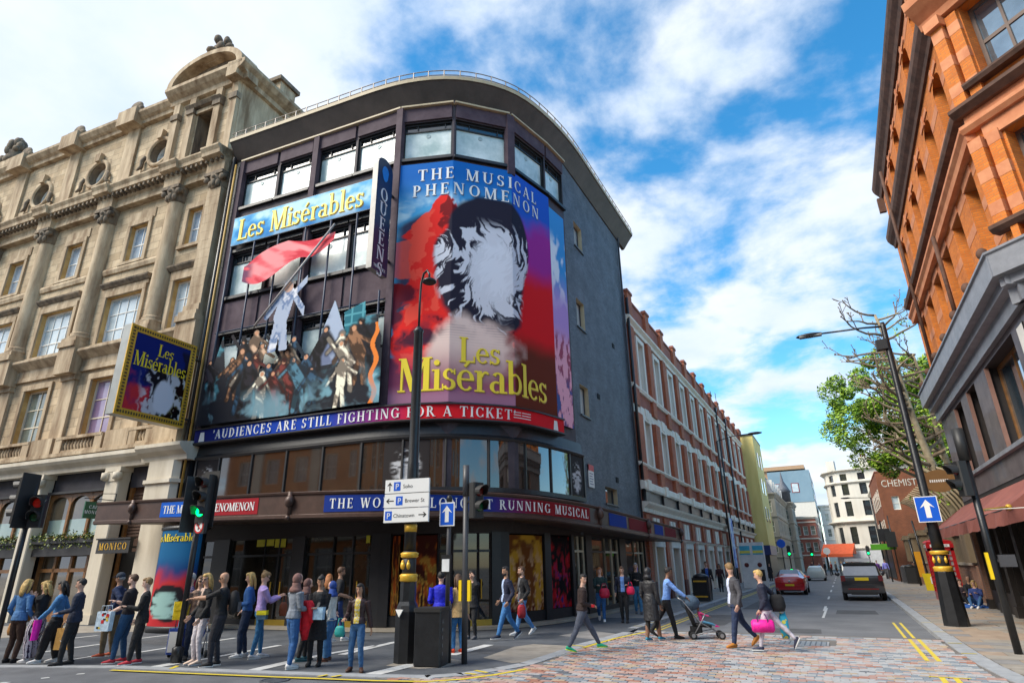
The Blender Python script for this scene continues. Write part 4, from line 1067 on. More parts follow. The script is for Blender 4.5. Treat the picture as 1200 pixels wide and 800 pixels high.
def flagbot(x): t = (x+7.35)/4.75; return 13.75-.35*np.sin(t*7.5+.3)+.25*t+1.15*np.clip((t-.72)/.28, 0, 1)**1.3
def fc(U, V):
    n = fbm(U*4+V, V*2+U*3, 1.6, 5, 71); c = np.zeros(U.shape+(3,))+srgb(232, 96, 104); c = mixc(c, srgb(245, 150, 150), sstep(.5, .66, n)); c = mixc(c, srgb(205, 50, 66), sstep(.48, .36, n)); return mixc(c, srgb(110, 60, 90), sstep(.16, .04, U)*sstep(.45, .55, n))
painted('flag', 90, 30, lambda U, V: ((-7.55+4.9*U), -.50-.12*np.sin(U*9)*(.3+U*0), flagbot(-7.55+4.9*U)+(flagtop(-7.55+4.9*U)-flagbot(-7.55+4.9*U))*V), fc, fl)
b = MB(); b.tube([(-6.3, -.62, 11.4), (-2.62, -.62, 15.35)], .045, M('flag_pole', (.42, .38, .36), .5), 6); b.build('pole', fl)
FX, FZ = -5.9, 10.1
def fig(U, V):
    x = FX+2.1*U; z = FZ+3.4*V; n = fbm(U*3, V*4, 1.8, 4, 81); c = np.zeros(U.shape+(3,))+srgb(168, 178, 196); c = mixc(c, srgb(100, 122, 158), sstep(.45, .58, n)); c = mixc(c, srgb(222, 222, 226), sstep(.58, .7, n)); return mixc(c, srgb(210, 168, 145), sstep(.02, -.02, np.hypot(x+4.75, z-12.9)-.24))
fgr = thing('figure_cut_out', 'pale blue-white standing figure cut-out below the pink flag', 'sign board', (OX, OY, 0), A45)
painted('printed_sheet', 60, 110, lambda U, V: (FX+2.1*U, -.56+0*U, FZ+3.4*V), fig, fgr, keep=lambda U, V: np.minimum(figure(FX+2.1*U, FZ+3.4*V, -5.0, 10.2, 2.95, .08, -.28, -.34), figure(FX+2.1*U, FZ+3.4*V, -4.96, 10.2, 2.9, .08, -.2, .22)) < .03)
b = MB(); b.tube([(-4.95, -.52, 10.2), (-4.85, -.50, 12.2)], .03, POLE, 6); b.build('support', fgr)

# projecting QUEENS sign
qs = thing('projecting_sign', 'tall dark blue projecting sign with the vertical letters QUEENS', 'sign', (OX, OY, 0), A45)
NB = M('navy_sign_face', (.012, .022, .07), .35, var=.1); SIL = M('silver_sign_edge', (.30, .29, .27), .5, .3)
def rrect(y0, y1, z0, z1):
    c = (y0+y1)/2; r = (y1-y0)/2; pts = [(y0, z0), (y1, z0)]
    for i in range(9): a = PI*i/8; pts.append((c+r*math.cos(a), z1-r*.8+r*.8*math.sin(a)))
    return pts
pts = rrect(-1.52, -.5, 12.35, 17.45); b = MB(); n = len(pts)
xa, xb = -.20, .04
b.add([(xa, y, z) for y, z in pts]+[(xb, y, z) for y, z in pts], [(i, (i+1) % n, n+(i+1) % n, n+i) for i in range(n)], SIL)
b.add([(xb, y, z) for y, z in pts], [tuple(range(n))], NB); b.add([(xa, y, z) for y, z in pts], [tuple(range(n-1, -1, -1))], NB); b.build('sign_box', qs)
b = MB()
for i, ch in enumerate('QUEENS'):
    sz = .56; P, w = text_polys(ch, sz); z = 16.0-i*.66
    letters_mesh(b, P, lambda x, y, o: (xb+o, -1.01-w/2+x, z-.5+y) if True else 0, LETW, .012)
P, w = text_polys('THEATRE', .12, track=.02); letters_mesh(b, P, lambda x, y, o: (xb+o, -1.01-w/2+x, 12.48+y), LETW, .008)
b.build('lettering', qs)
b = MB(); b.add([(xb+.01, -1.01+.24*math.cos(a)*(1 if math.sin(a) > 0 else .8), 16.75+.36*math.sin(a)) for a in [PI*2*i/14 for i in range(14)]], [tuple(range(14))], M('bright_blue_logo', (.02, .22, .62), .4)); b.build('logo', qs)
b = MB(); b.tube([(-.1, -.5, 13.2), (-.1, .0, 13.2)], .06, DARK); b.tube([(-.1, -.5, 16.2), (-.1, 0, 16.2)], .06, DARK); b.build('bracket', qs)

# gold framed projecting sign at the left corner of the theatre
gs = thing('framed_sign', 'projecting square sign in a gilt patterned frame with yellow title above a dark picture', 'sign', (OX, OY, 0), A45)
gx = -9.3; y0, y1, z0, z1 = -3.72, -.75, 7.36, 10.9
b = MB(); b.box(gx-.42, gx, y0, y1, z0, z1, M('silver_box', (.35, .36, .34), .4, .4)); b.build('sign_box', gs)
b = MB(); f = .26
for a, c, d, e in ((y0, y1, z1-f, z1), (y0, y1, z0, z0+f), (y0, y0+f, z0+f, z1-f), (y1-f, y1, z0+f, z1-f)): b.box(gx, gx+.05, a, c, d, e, GOLD)
b.build('gilt_frame', gs)
b = MB(); rg = random.Random(5); gd = M('dark_gilt_pattern', (.10, .06, .02), .5)  # dark blocks repeated along the gilt frame as its pattern
for k in range(26):
    t = k/26
    for a in (z0+.13, z1-.13): b.box(gx+.05, gx+.062, y0+.1+t*2.8, y0+.16+t*2.8, a-.05, a+.05, gd)
    for a in (y0+.13, y1-.13): b.box(gx+.05, gx+.062, a-.05, a+.05, z0+.1+t*3.4, z0+.17+t*3.4, gd)
b.build('frame_pattern', gs)['kind'] = 'stuff'
def gart(U, V):
    w = fbm(U, V, 4, 4, 91)-.5; n = fbm(U*1+w, V, 5, 5, 93); c = np.zeros(U.shape+(3,))+srgb(18, 34, 110); c = mixc(c, srgb(200, 50, 60), sstep(.55, .25, V+U*.5+w)); c = mixc(c, srgb(22, 18, 26), sstep(.3, .42, U+w*.5)*sstep(.72, .6, V)+sstep(.62, .74, U+w)*sstep(.99, .9, V)*.8)
    st = fbm(U*9+w*4, V*3+U*3, 2, 4, 95); c = mixc(c, srgb(215, 215, 222), sstep(.50, .60, st)*sstep(.15, .35, U)*sstep(.68, .55, V)*.85); r = np.sqrt(((U-.66)/.2)**2+((V-.24)/.22)**2); return mixc(c, srgb(215, 218, 228), sstep(1.1, .85, r+w*.4))
painted('printed_sheet', 70, 80, lambda U, V: (gx+.03+0*U, y0+f+(y1-y0-2*f)*U, z0+f+(z1-z0-2*f)*V), gart, gs)
b = MB()
for tx, ya, yb_, zz, sz in (('Les', -2.45, -1.75, 9.95, .5), ('Misérables', -3.38, -1.08, 9.35, .58)):
    P, w = text_polys(tx, sz); q_ = (yb_-ya)/w; letters_mesh(b, P, lambda x, y, o: (gx+.032+o, ya+x*q_, zz+y), PYEL, .01)
b.build('lettering', gs)
b = MB(); b.tube([(gx-.2, y1, 10.4), (gx-.2, -.0, 10.4)], .06, DARK); b.tube([(gx-.2, y1, 7.8), (gx-.2, 0, 7.8)], .06, DARK); b.build('bracket', gs)
# small red and white notice on the grey side wall
no = thing('wall_notice', 'small white notice with a red top on the grey tiled side wall', 'notice', (-9.08, 24.9, 5.0), PI/2)
b = MB(); b.box(-.02, .62, -.04, 0, .0, .95, WHITE); b.box(-.02, .62, -.045, 0, .70, .96, M('red_notice', (.55, .03, .03), .5)); b.build('board', no)
b = MB()
for k in range(5): b.box(.06, .5-.08*(k % 2), -.0445, -.041, .12+k*.11, .16+k*.11, M('notice_print', (.2, .2, .3), .6))
b.build('print', no)

# round poster column under the left end of the canopy
pc = G(187, 741); pcl = thing('poster_column', 'curved illuminated poster column with a blue and red poster by the theatre corner', 'poster display', (pc.x, pc.y+.35, 0), A45)
b = MB(); b.lathe([(1.02, 0), (1.02, .18), (.98, .2)], DARK, n=24, sy=.5); b.build('base', pcl)
b = MB(); b.lathe([(.98, 3.25), (1.05, 3.28), (1.05, 3.36), (.9, 3.42)], DARK, n=24, sy=.5); b.build('cap', pcl)
def pcart(U, V):
    w = fbm(U, V, 3, 4, 101)-.5; c = np.zeros(U.shape+(3,))+srgb(20, 90, 135); c = mixc(c, srgb(16, 50, 110), sstep(.75, .5, V)); c = mixc(c, srgb(175, 40, 45), sstep(.6, .35, V+w*.5)); 
    r = np.sqrt(((U-.5)/.3)**2+((V-.22)/.17)**2); nn_ = fbm(U*4+w*3, V*14, 2, 4, 103); c = mixc(c, srgb(25, 22, 28), sstep(1.05, .9, r+w*1.2)); r2 = np.sqrt(((U-.47)/.17)**2+((V-.2)/.12)**2); return mixc(c, srgb(140, 175, 170), sstep(1.3, .7, r2+w*1.2+(nn_-.5)*2.5))
painted('printed_sheet', 50, 60, lambda U, V: (-.97*np.cos(PI*(.06+.88*U)), -.485*np.sin(PI*(.06+.88*U)), .2+3.05*V), pcart, pcl)
b = MB(); b.lathe([(.9, .15), (.9, 3.3)], DARK, n=24, sy=.48); b.build('drum', pcl)
P, w = text_polys('Les Misérables', .26); b = MB(); letters_mesh(b, P, lambda x, y, o: (-.97*math.cos(PI*(.14+.72*x/w)), -.49*math.sin(PI*(.14+.72*x/w))-o, 2.88+y), PYEL, .012); b.build('lettering', pcl)
# ------------------------------------------------------------------ the stone building on the left
stone = thing('stone_building', 'weathered cream stone building with giant columns and round attic windows left of the theatre', 'building', (OX, OY, 0), A45)
ASH = brickmat('ashlar_blocks', (.58, .45, .29), (.40, .29, .17), (.20, .14, .085), bw=.95, bh=.42, ms=.010, rough=.85, bump=.4, stain=.5)
XE = -37.0; XR_ = -9.85
BC = [-15.95-5.1*k for k in range(4)]; CX = [-13.4-5.1*k for k in range(5)]
b = MB(); holes = []
for c in BC: holes += [(c-.98, c+.98, 7.75, 10.65), (c-1.32, c+1.32, 12.35, 15.0), (c-.68, c+.68, 16.85, 19.0)]
holes += [(-12.45, -11.25, 7.75, 10.65), (-12.5, -11.3, 12.35, 15.0), (-12.4, -11.4, 16.85, 18.95)]
b.wall(XE, XR_, 6.2, 20.4, holes, ASH, 0, .30, OCHRE)
b.build('wall', stone)
b = MB(); b.box(XE, XR_, .55, 9, 0, 20.6, BLACKV)
b.add([(XR_, 0, 3.5), (XR_, .55, 3.5), (XR_, .55, 20.4), (XR_, 0, 20.4)], [(0, 1, 2, 3)], STONE_D); b.build('interior', stone)
LIL = glassmat('lilac_curtained_glass', (.20, .13, .26), .1, col2=(.36, .28, .42), scale=.7)
GRN = glassmat('green_grey_glass', (.10, .13, .11), .08, col2=(.24, .28, .25), scale=.8)
SKYG = glassmat('sky_window_glass', (.24, .34, .46), .07, col2=(.52, .60, .66), scale=1.1)  # the reflected sky is put into these pane colours
for i, c in enumerate(BC):
    window(stone, c, 7.75, 1.96, 2.9, .22, 2, 3, CREAM, LIL if i < 1 else GRN, .09)
    window(stone, c, 12.35, 2.64, 2.65, .22, 4, 3, WHITE, GLASS_SKY, .09)
    window(stone, c, 16.85, 1.36, 2.15, .22, 2, 2, WHITE, SKYG, .08)
window(stone, -11.85, 7.75, 1.2, 2.9, .22, 2, 3, CREAM, GRN, .08); window(stone, -11.9, 12.35, 1.2, 2.65, .22, 2, 3, WHITE, GLASS_SKY, .08); window(stone, -11.9, 16.85, 1.0, 2.1, .22, 2, 2, WHITE, SKYG, .08)
# window surrounds
def surround(name, c, w, z0, z1, m=STONE, hood=True):
    s = MB(); s.box(c-w/2-.22, c-w/2, -.10, .02, z0, z1, m); s.box(c+w/2, c+w/2+.22, -.10, .02, z0, z1, m); s.box(c-w/2-.22, c+w/2+.22, -.11, .02, z1, z1+.28, m)
    s.box(c-w/2-.32, c+w/2+.32, -.16, .02, z0-.16, z0, m)
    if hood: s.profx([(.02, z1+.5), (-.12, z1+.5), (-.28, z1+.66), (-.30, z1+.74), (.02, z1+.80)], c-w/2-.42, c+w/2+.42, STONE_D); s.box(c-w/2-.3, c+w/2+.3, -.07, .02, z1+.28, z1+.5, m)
    return s.build(name, stone)
for c in BC:
    surround('window_surround', c, 1.96, 7.75, 10.65, hood=False); surround('window_surround', c, 2.64, 12.45, 15.0); surround('window_surround', c, 1.36, 16.85, 19.0, hood=False)
    s = MB(); s.profx([(.02, 16.35), (-.10, 16.35), (-.16, 16.55), (-.12, 16.68), (.02, 16.7)], c-2.0, c+2.0, STONE); s.build('sill_course', stone); s = MB(); s.box(c-1.0, c+1.0, -.05, .02, 19.25, 19.8, STONE); s.build('lintel_panel', stone)
surround('window_surround', -11.9, 1.2, 12.45, 15.0); surround('window_surround', -11.9, 1.0, 16.85, 18.95, hood=False)
# giant columns, built drum by drum
dr = {}
for c in CX+[-10.45]:
    flat = c == -10.45
    col = MB(); r = .47
    col.box(c-.62, c+.62, -.72, .02, 12.35, 12.62, STONE); col.box(c-.56, c+.56, -.64, .02, 12.62, 12.85, STONE); 
    if not flat: col.lathe([(.60, 12.85), (.60, 12.95), (.50, 13.05), (.54, 13.12), (.48, 13.2)], STONE, (c, -.02, 0), 20)
    else: col.box(c-.5, c+.5, -.5, .02, 12.85, 13.2, STONE)
    # capital: block, volutes and leaves
    base_ = col; col = MB()
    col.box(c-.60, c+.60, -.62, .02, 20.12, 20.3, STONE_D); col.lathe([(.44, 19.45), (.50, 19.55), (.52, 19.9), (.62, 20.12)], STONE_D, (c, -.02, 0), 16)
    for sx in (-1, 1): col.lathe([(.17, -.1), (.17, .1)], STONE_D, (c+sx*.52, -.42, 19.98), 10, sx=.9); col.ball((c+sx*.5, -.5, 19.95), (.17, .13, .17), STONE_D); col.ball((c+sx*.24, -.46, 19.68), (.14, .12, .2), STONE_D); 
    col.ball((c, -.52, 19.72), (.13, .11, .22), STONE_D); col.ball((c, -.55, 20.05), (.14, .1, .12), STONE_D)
    co = base_.build('pilaster' if flat else 'column', stone); col.build('capital', co)
    for k in range(13):
        z0 = 13.2+k*.481
        rr = r*(1-.10*max(0, (k-3))/10)
        key = (flat, k)
        if key not in dr:
            d = MB()
            if flat: d.box(-.44, .44, -.40, .02, .004, .477, STONE)
            else:
                d.lathe([(rr, .003), (rr, .478)], STONE, n=36, smooth=False); d.lathe([(rr-.008, .0), (rr-.008, .481)], STONE_D, n=18, smooth=False)
            dr[key] = d.mesh('drum')
        link('drum', dr[key], co, (c, 0 if flat else -.02, z0))
# string course / first entablature
b = MB(); b.profx([(.02, 11.15), (-.14, 11.15), (-.14, 11.35), (-.10, 11.38), (-.10, 11.75), (-.20, 11.82), (-.46, 12.02), (-.52, 12.08), (-.52, 12.2), (-.3, 12.3), (.02, 12.35)], XE, XR_, STONE); b.build('string_course', stone)
for c in CX+[-10.45]: b = MB(); b.box(c-.62, c+.62, -.62, .02, 11.0, 12.34, STONE); b.build('string_course_block', stone)
for c in CX+[-10.45]:
    b = MB(); b.box(c-.48, c+.48, -.16, .02, 7.75, 11.0, STONE); b.box(c-.58, c+.58, -.26, .02, 10.75, 11.0, STONE); b.build('pilaster', stone)
# main entablature and cornice
b = MB(); b.profx([(.02, 20.3), (-.34, 20.3), (-.34, 20.48), (-.30, 20.5), (-.30, 20.78), (-.42, 20.86), (-.42, 21.0), (-.78, 21.06), (-.80, 21.25), (-.92, 21.42), (-.92, 21.5), (.02, 21.62)], XE, XR_, STONE); b.build('cornice', stone)
md = MB(); md.box(-.06, .06, -.74, -.38, 20.86, 21.05, STONE_D); mdm = md.mesh('modillion')
x = XE+.2
while x < XR_: link('modillion', mdm, stone, (x, 0, 0)); x += .34
for c in CX+[-10.45]:
    b = MB(); b.profx([(.02, 20.3), (-.56, 20.3), (-.56, 20.8), (-.62, 20.9), (-.62, 21.0), (-.95, 21.06), (-.98, 21.25), (-1.1, 21.42), (-1.1, 21.51), (.02, 21.64)], c-.6, c+.6, STONE); b.build('cornice_break', stone)
# attic
b = MB(); ah = [(c-.85, c+.85, 22.85, 24.55) for c in BC]
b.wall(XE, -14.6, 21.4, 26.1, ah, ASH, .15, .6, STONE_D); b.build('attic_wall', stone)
for c in BC:
    r_ = MB(); n = 28; R0 = .74
    pts = []; outer = []
    for i in range(n):
        a = 2*PI*(i+.5)/n; ca, sa = math.cos(a), math.sin(a); pts.append((ca*R0, sa*R0)); k = .86/max(abs(ca), abs(sa)); outer.append((ca*k, sa*k))
    for i in range(n):
        j = (i+1) % n; p, q, u, v = pts[i], pts[j], outer[j], outer[i]
        r_.add([(p[0], .14, p[1]), (v[0], .14, v[1]), (u[0], .14, u[1]), (q[0], .14, q[1])], [(0, 3, 2, 1)][::1], ASH)
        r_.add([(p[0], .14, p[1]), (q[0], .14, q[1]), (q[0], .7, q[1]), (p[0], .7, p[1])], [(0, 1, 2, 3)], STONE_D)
    # moulded ring
    ring = []
    for rad_, yy in ((.74, .10), (.78, .02), (.92, .0), (.98, .08), (.98, .16)): ring.append((rad_, yy))
    vs = []; fs = []
    for i in range(n):
        a = 2*PI*i/n
        for rad_, yy in ring: vs.append((math.cos(a)*rad_, yy, math.sin(a)*rad_))
    k = len(ring)
    for i in range(n):
        j = (i+1) % n
        for t in range(k-1): fs.append((i*k+t, i*k+t+1, j*k+t+1, j*k+t))
    r_.add(vs, fs, STONE, True)
    r_.extr([(-.16, .78), (.16, .78), (.24, 1.3), (-.24, 1.3)], -.14, .12, STONE)
    for sx in (-1, 1): r_.tube([(sx*.95, .02, -.1), (sx*1.18, .0, -.35), (sx*1.1, -.02, -.75), (sx*1.35, .0, -.95)], [.09, .12, .1, .12], STONE_D, 6); r_.box(sx*1.0, sx*1.5, -.08, .15, -1.25, -1.02, STONE)
    ro = r_.build('round_window', stone, (c, 0, 23.7))
    gl = MB(); gl.lathe([(.76, 0), (.76, .03)], GLASS, n=24); gl.build('pane', ro, (0, .62, 0), (PI/2, 0, 0))
    gb = MB(); gb.lathe([(.76, 0), (.76, .07), (.66, .07), (.66, 0)], WHITE, n=24); gb.box(-.02, .02, -.74, .74, .03, .07, WHITE); gb.box(-.74, .74, -.02, .02, .03, .07, WHITE); gb.build('window_bars', ro, (0, .58, 0), (PI/2, 0, 0))
for c in [-13.4-5.1*k-5.1 for k in range(4)]:
    b = MB(); b.box(c-.5, c+.5, .0, .2, 21.5, 26.1, STONE); b.build('attic_pilaster', stone)
b = MB(); b.profx([(.17, 26.05), (-.1, 26.05), (-.14, 26.25), (-.3, 26.35), (-.48, 26.55), (-.5, 26.7), (-.3, 26.78), (.3, 26.85), (.8, 26.85), (.8, 26.05)], XE, -14.6, STONE); b.build('attic_cornice', stone)
for c in [-18.5-5.1*k for k in range(4)]:
    b = MB(); b.box(c-.75, c+.75, -.62, .2, 25.95, 26.95, STONE); b.box(c-.4, c+.4, -.5, .15, 26.95, 27.15, STONE_D); b.build('parapet_block', stone)
    b = MB(); b.ball((0, 0, 0), (.52, .16, .40), STONE_D, 14, 8); b.ball((-.42, .0, -.18), (.2, .14, .2), STONE_D); b.ball((.42, .0, -.18), (.2, .14, .2), STONE_D); b.build('cartouche', stone, (c, -.15, 27.45))
# corner pavilion
pv = thing('corner_pavilion', None, None); pv.parent = stone
b = MB(); b.wall(-14.75, -10.0, 21.5, 26.3, [(-12.95, -11.75, 22.1, 24.9)], ASH, -.2, 1.2, STONE_D)
b.add([(-10.0, -.2, 21.5), (-10.0, 6.5, 21.5), (-10.0, 6.5, 26.3), (-10.0, -.2, 26.3)], [(0, 1, 2, 3)], STONE); b.add([(-14.75, -.2, 21.5), (-14.75, .2, 21.5), (-14.75, .2, 26.3), (-14.75, -.2, 26.3)], [(3, 2, 1, 0)], STONE)
b.build('wall', pv); b = MB(); b.box(-14.6, -10.3, 1.1, 6.4, 21.5, 26.2, BLACKV); b.build('interior', pv)
for x in (-14.5, -13.3, -11.4, -10.25):
    b = MB(); b.box(x-.22, x+.22, -.42, -.18, 21.6, 26.0, STONE); b.box(x-.28, x+.28, -.5, -.18, 24.9, 25.25, STONE_D); b.build('pilaster', pv)
b = MB(); b.profx([(-.18, 25.15), (-.5, 25.2), (-.62, 25.35), (-.18, 25.45)], -13.6, -11.1, STONE_D); b.profx([(-.18, 24.9), (-.32, 24.9), (-.32, 25.15), (-.18, 25.15)], -13.2, -11.5, STONE); b.build('lintel', pv)
b = MB(); cp = [(-.18, 26.0), (-.4, 26.05), (-.45, 26.3), (-.7, 26.45), (-.9, 26.65), (-.9, 26.85), (.3, 26.95), (.3, 26.0)]
b.profx(cp, -15.1, -9.5, STONE)
b.T = Matrix.Translation((-10.2, 0, 0))@Matrix.Rotation(PI/2, 4, 'Z'); b.profx([(y, z) for y, z in cp], -.9, 6.8, STONE); b.T = None
b.build('cornice', pv)
b = MB(); arcp = [(-12.35+2.75*math.cos(PI*i/16), 26.92+1.55*math.sin(PI*i/16)) for i in range(17)]
inn_ = [(-12.35+2.35*math.cos(PI*i/16), 26.94+1.25*math.sin(PI*i/16)) for i in range(17)]
for i in range(16):
    b.extr([arcp[i], inn_[i], inn_[i+1], arcp[i+1]][::-1], -.85, .3, STONE)
b.extr(inn_+[], -.2, .28, STONE_D); b.build('segmental_pediment', pv)
b = MB(); b.box(-14.0, -10.5, .3, 6.2, 26.9, 27.6, STONE_D); b.box(-11.4, -10.2, 2.4, 3.6, 26.9, 28.6, STONE); b.box(-11.55, -10.05, 2.2, 3.8, 28.5, 28.75, STONE_D); b.box(-11.2, -10.1, 5.3, 6.6, 26.9, 28.2, STONE); b.box(-11.3, -10.0, 5.2, 6.7, 28.1, 28.3, STONE_D); b.build('parapet', pv)
def finial(parent, x, y, z, s, seed):
    rg = random.Random(seed); b = MB()
    b.box(x-.5*s, x+.5*s, y-.3*s, y+.3*s, z-.3*s, z, STONE)
    b.lathe([(.42, 0), (.5, .25), (.36, .6), (.40, .8), (.2, 1.1), (.16, 1.3)], STONE_D, (x, y, z), 12, sx=s, sy=.8*s)
    for k in range(15):
        a = rg.uniform(0, 2*PI); h = rg.uniform(.1, 1.2); r = (.75-h*.42)*s; b.ball((x+math.cos(a)*r, y+math.sin(a)*r*.6, z+h*s), (rg.uniform(.12, .26)*s, rg.uniform(.12, .22)*s, rg.uniform(.14, .3)*s), STONE_D, 8, 5)
    return b.build('carved_finial', parent)
finial(pv, -12.35, -.1, 28.5, 1.25, 1)
finial(stone, -30.2, -.1, 27.1, 1.35, 2)
# ground floor
b = MB(); b.profx([(.02, 6.15), (-.35, 6.15), (-.38, 6.35), (-.62, 6.5), (-.72, 6.62), (-.72, 6.78), (-.3, 6.85), (.02, 6.85)], XE, -11.55, STONE_L); b.build('shop_cornice', stone)
b = MB(); b.profx([(.02, 6.15), (-.55, 6.15), (-.6, 6.35), (-.85, 6.5), (-.98, 6.66), (-.98, 6.8), (-.4, 6.88), (.02, 6.88)], -11.6, -9.0, STONE_L); b.build('shop_cornice', stone)
b = MB(); b.prism([(-11.3, .3), (-11.3, -.35), (-11.05, -.6), (-9.65, -.6), (-9.45, -.35), (-9.45, .3)], 4.6, 6.15, STONE_L); b.prism([(-11.4, .3), (-11.4, -.4), (-11.1, -.7), (-9.6, -.7), (-9.35, -.4), (-9.35, .3)], 5.25, 5.4, STONE_L)
b.prism([(-11.2, .3), (-11.2, -.35), (-11.0, -.5), (-9.7, -.5), (-9.55, -.35), (-9.55, .3)], 0, 4.6, STONE_L); b.build('corner_pier', stone)
# balustrades
bl = MB(); bl.lathe([(.07, 0), (.05, .05), (.10, .22), (.06, .42), (.07, .5)], STONE, n=8); blm = bl.mesh('baluster')
b = MB()
for c in BC+[-11.9]:
    w = 1.55 if c != -11.9 else .75
    bb = MB(); bb.box(c-w, c+w, -.62, -.3, 7.0, 7.12, STONE); bb.box(c-w, c+w, -.66, -.26, 7.62, 7.75, STONE); bb.box(c-w, c+w, -.22, -.18, 7.1, 7.65, STONE_D); bo = bb.build('balustrade', stone)
    x = c-w+.55
    while x < c+w-.5: link('baluster', blm, bo, (x, -.46, 7.12)); x += .22
    for s in (-1, 1): b.box(c+s*(w-.2)-.25, c+s*(w-.2)+.25, -.64, -.28, 6.9, 7.7, STONE)
for c in CX+[-10.45]: b.box(c-.75, c+.75, -.66, .02, 6.85, 7.76, STONE)
b.box(XE, XR_, -.7, .1, 6.84, 7.0, STONE)
b.build('balustrade_pedestal', stone)['kind'] = 'stuff'
GF = CX
for c in GF:
    b = MB(); b.box(c-.42, c+.42, -.42, .1, .0, 5.55, STONE_L, .04); b.box(c-.5, c+.5, -.5, .12, 0, .35, STONE_L); b.box(c-.48, c+.48, -.48, .12, 5.95, 6.15, STONE_L)
    for s in (-1, 1): b.lathe([(.19, -.14), (.19, .14), (.1, .15)], STONE_L, (c+s*.36, -.46, 5.76), 12); b.ball((c+s*.36, -.5, 5.76), (.2, .12, .2), STONE_L)
    b.box(c-.4, c+.4, -.46, .1, 5.55, 5.95, STONE_L); b.build('shop_pilaster', stone)
BLIND = M('dark_fabric_blind', (.045, .042, .05), .8, var=.2); FASC = M('dark_shop_fascia', (.022, .022, .025), .6)
SHG = glassmat('restaurant_glass', (.03, .025, .018), .05, col2=(.12, .09, .05), scale=1.4); TEAL = glassmat('teal_glass', (.20, .30, .28), .12, col2=(.30, .40, .37), scale=.8)
LEAFM = [M('planter_leaf_'+n, c, .6, var=.2) for n, c in (('green', (.07, .13, .015)), ('yellow_green', (.28, .30, .03)), ('dark', (.03, .06, .015)))]
for i, c in enumerate(BC):
    a, e = c-2.1, c+2.1
    b = MB(); b.box(a, e, .12, .2, 5.3, 6.15, BLIND); b.box(a, e, -.1, .2, 5.26, 5.36, FASC); b.build('blind', stone)
    f = MB()
    for k in range(4): x = a+(e-a)*k/3; f.box(x-.07, x+.07, .1, .24, 2.7, 5.3, WOODF)
    f.box(a, e, .1, .24, 5.16, 5.3, WOODF); f.box(a, e, .1, .24, 3.3, 3.42, WOODF)
    for k in range(3):
        x0 = a+(e-a)*k/3+.07; x1 = a+(e-a)*(k+1)/3-.07; n = 8
        for t in range(n):
            u0 = PI*t/n; u1 = PI*(t+1)/n; xc = (x0+x1)/2; rr = (x1-x0)/2
            f.add([(xc-rr*math.cos(u0), .11, 4.75+.4*math.sin(u0)), (xc-rr*math.cos(u1), .11, 4.75+.4*math.sin(u1)), (xc-rr*math.cos(u1), .11, 5.2), (xc-rr*math.cos(u0), .11, 5.2)], [(0, 1, 2, 3)], WOODF)
    fo = f.build('window', stone); g = MB(); g.add([(a, .2, 4.15), (e, .2, 4.15), (e, .2, 5.2), (a, .2, 5.2)], [(0, 1, 2, 3)], SHG); g.add([(a, .2, 3.4), (e, .2, 3.4), (e, .2, 4.15), (a, .2, 4.15)], [(0, 1, 2, 3)], TEAL); g.build('pane', fo)
    b = MB(); b.box(a, e, -.18, .24, 2.6, 3.12, FASC); b.build('fascia', stone)
    f = MB()
    for k in range(5): x = a+(e-a)*k/4; f.box(x-.07, x+.07, .25, .4, 0, 2.6, WOODF)
    f.box(a, e, .25, .4, 1.95, 2.1, WOODF); f.box(a, e, .25, .4, 0, .4, WOODF); f.build('shop_front', stone)
    g = MB(); g.add([(a, .35, .3), (e, .35, .3), (e, .35, 2.6), (a, .35, 2.6)], [(0, 1, 2, 3)], SHG); g.build('pane', stone)
    # leafy window box
    wb = thing('window_box', ('leafy green window box %s' % ('nearest the narrow entrance', 'second from the narrow entrance', 'third from the narrow entrance', 'farthest along the restaurant front')[i]), 'window box', (OX, OY, 0), A45, 'foliage window boxes on the restaurant')
    t = MB(); t.box(a+.05, e-.05, -.30, .05, 3.12, 3.32, FASC); t.build('trough', wb)
    l = MB(); rg = random.Random(i)
    for k in range(900):
        x = rg.uniform(a+.02, e-.02); z = 3.28+abs(rg.gauss(0, .14))-.05; y = rg.uniform(-.4, .0)
        if rg.random() < .12: z = 3.15-rg.random()*.25; y = -.36
        s = rg.uniform(.035, .075); an = rg.uniform(0, PI); tl = rg.uniform(-.8, .8); dx = math.cos(an)*s; dy = math.sin(an)*s*.5; dz = tl*s
        l.add([(x-dx, y-dy, z-dz), (x+dy, y-dx*.6, z+s*.6), (x+dx, y+dy, z+dz), (x-dy, y+dx*.6, z-s*.4)], [(0, 1, 2, 3)], rg.choices(LEAFM, (4, 4, 3))[0])
    l.build('foliage', wb)['kind'] = 'stuff'
# narrow entrance bay
b = MB(); b.box(-12.95, -11.3, .3, .4, 2.7, 6.15, M('brown_shutter', (.10, .05, .03), .6, streak=True)); b.box(-12.95, -12.8, .15, .4, 0, 6.15, WOODF); b.box(-11.45, -11.3, .15, .4, 0, 6.15, WOODF); b.box(-12.95, -11.3, .12, .2, 5.3, 6.15, BLIND)
for k in range(14): b.box(-12.8, -11.45, .26, .3, 3.3+k*.13, 3.38+k*.13, M('shutter_slat', (.13, .075, .05), .6))
b.build('entrance_bay', stone)
b = MB(); b.add([(-12.9, .22, 0), (-11.35, .38, 0), (-11.35, .38, 2.7), (-12.9, .22, 2.7)], [(0, 1, 2, 3)], BLACKV); b.build('doorway', stone)
sgn = thing('shop_sign', 'dark fascia sign with gold letters MONICO over the narrow entrance', 'sign', (OX, OY, 0), A45)
b = MB(); b.box(-13.0, -11.1, -.75, -.6, 2.62, 3.14, FASC); b.box(-13.05, -11.05, -.8, -.55, 3.14, 3.2, FASC); b.build('board', sgn)
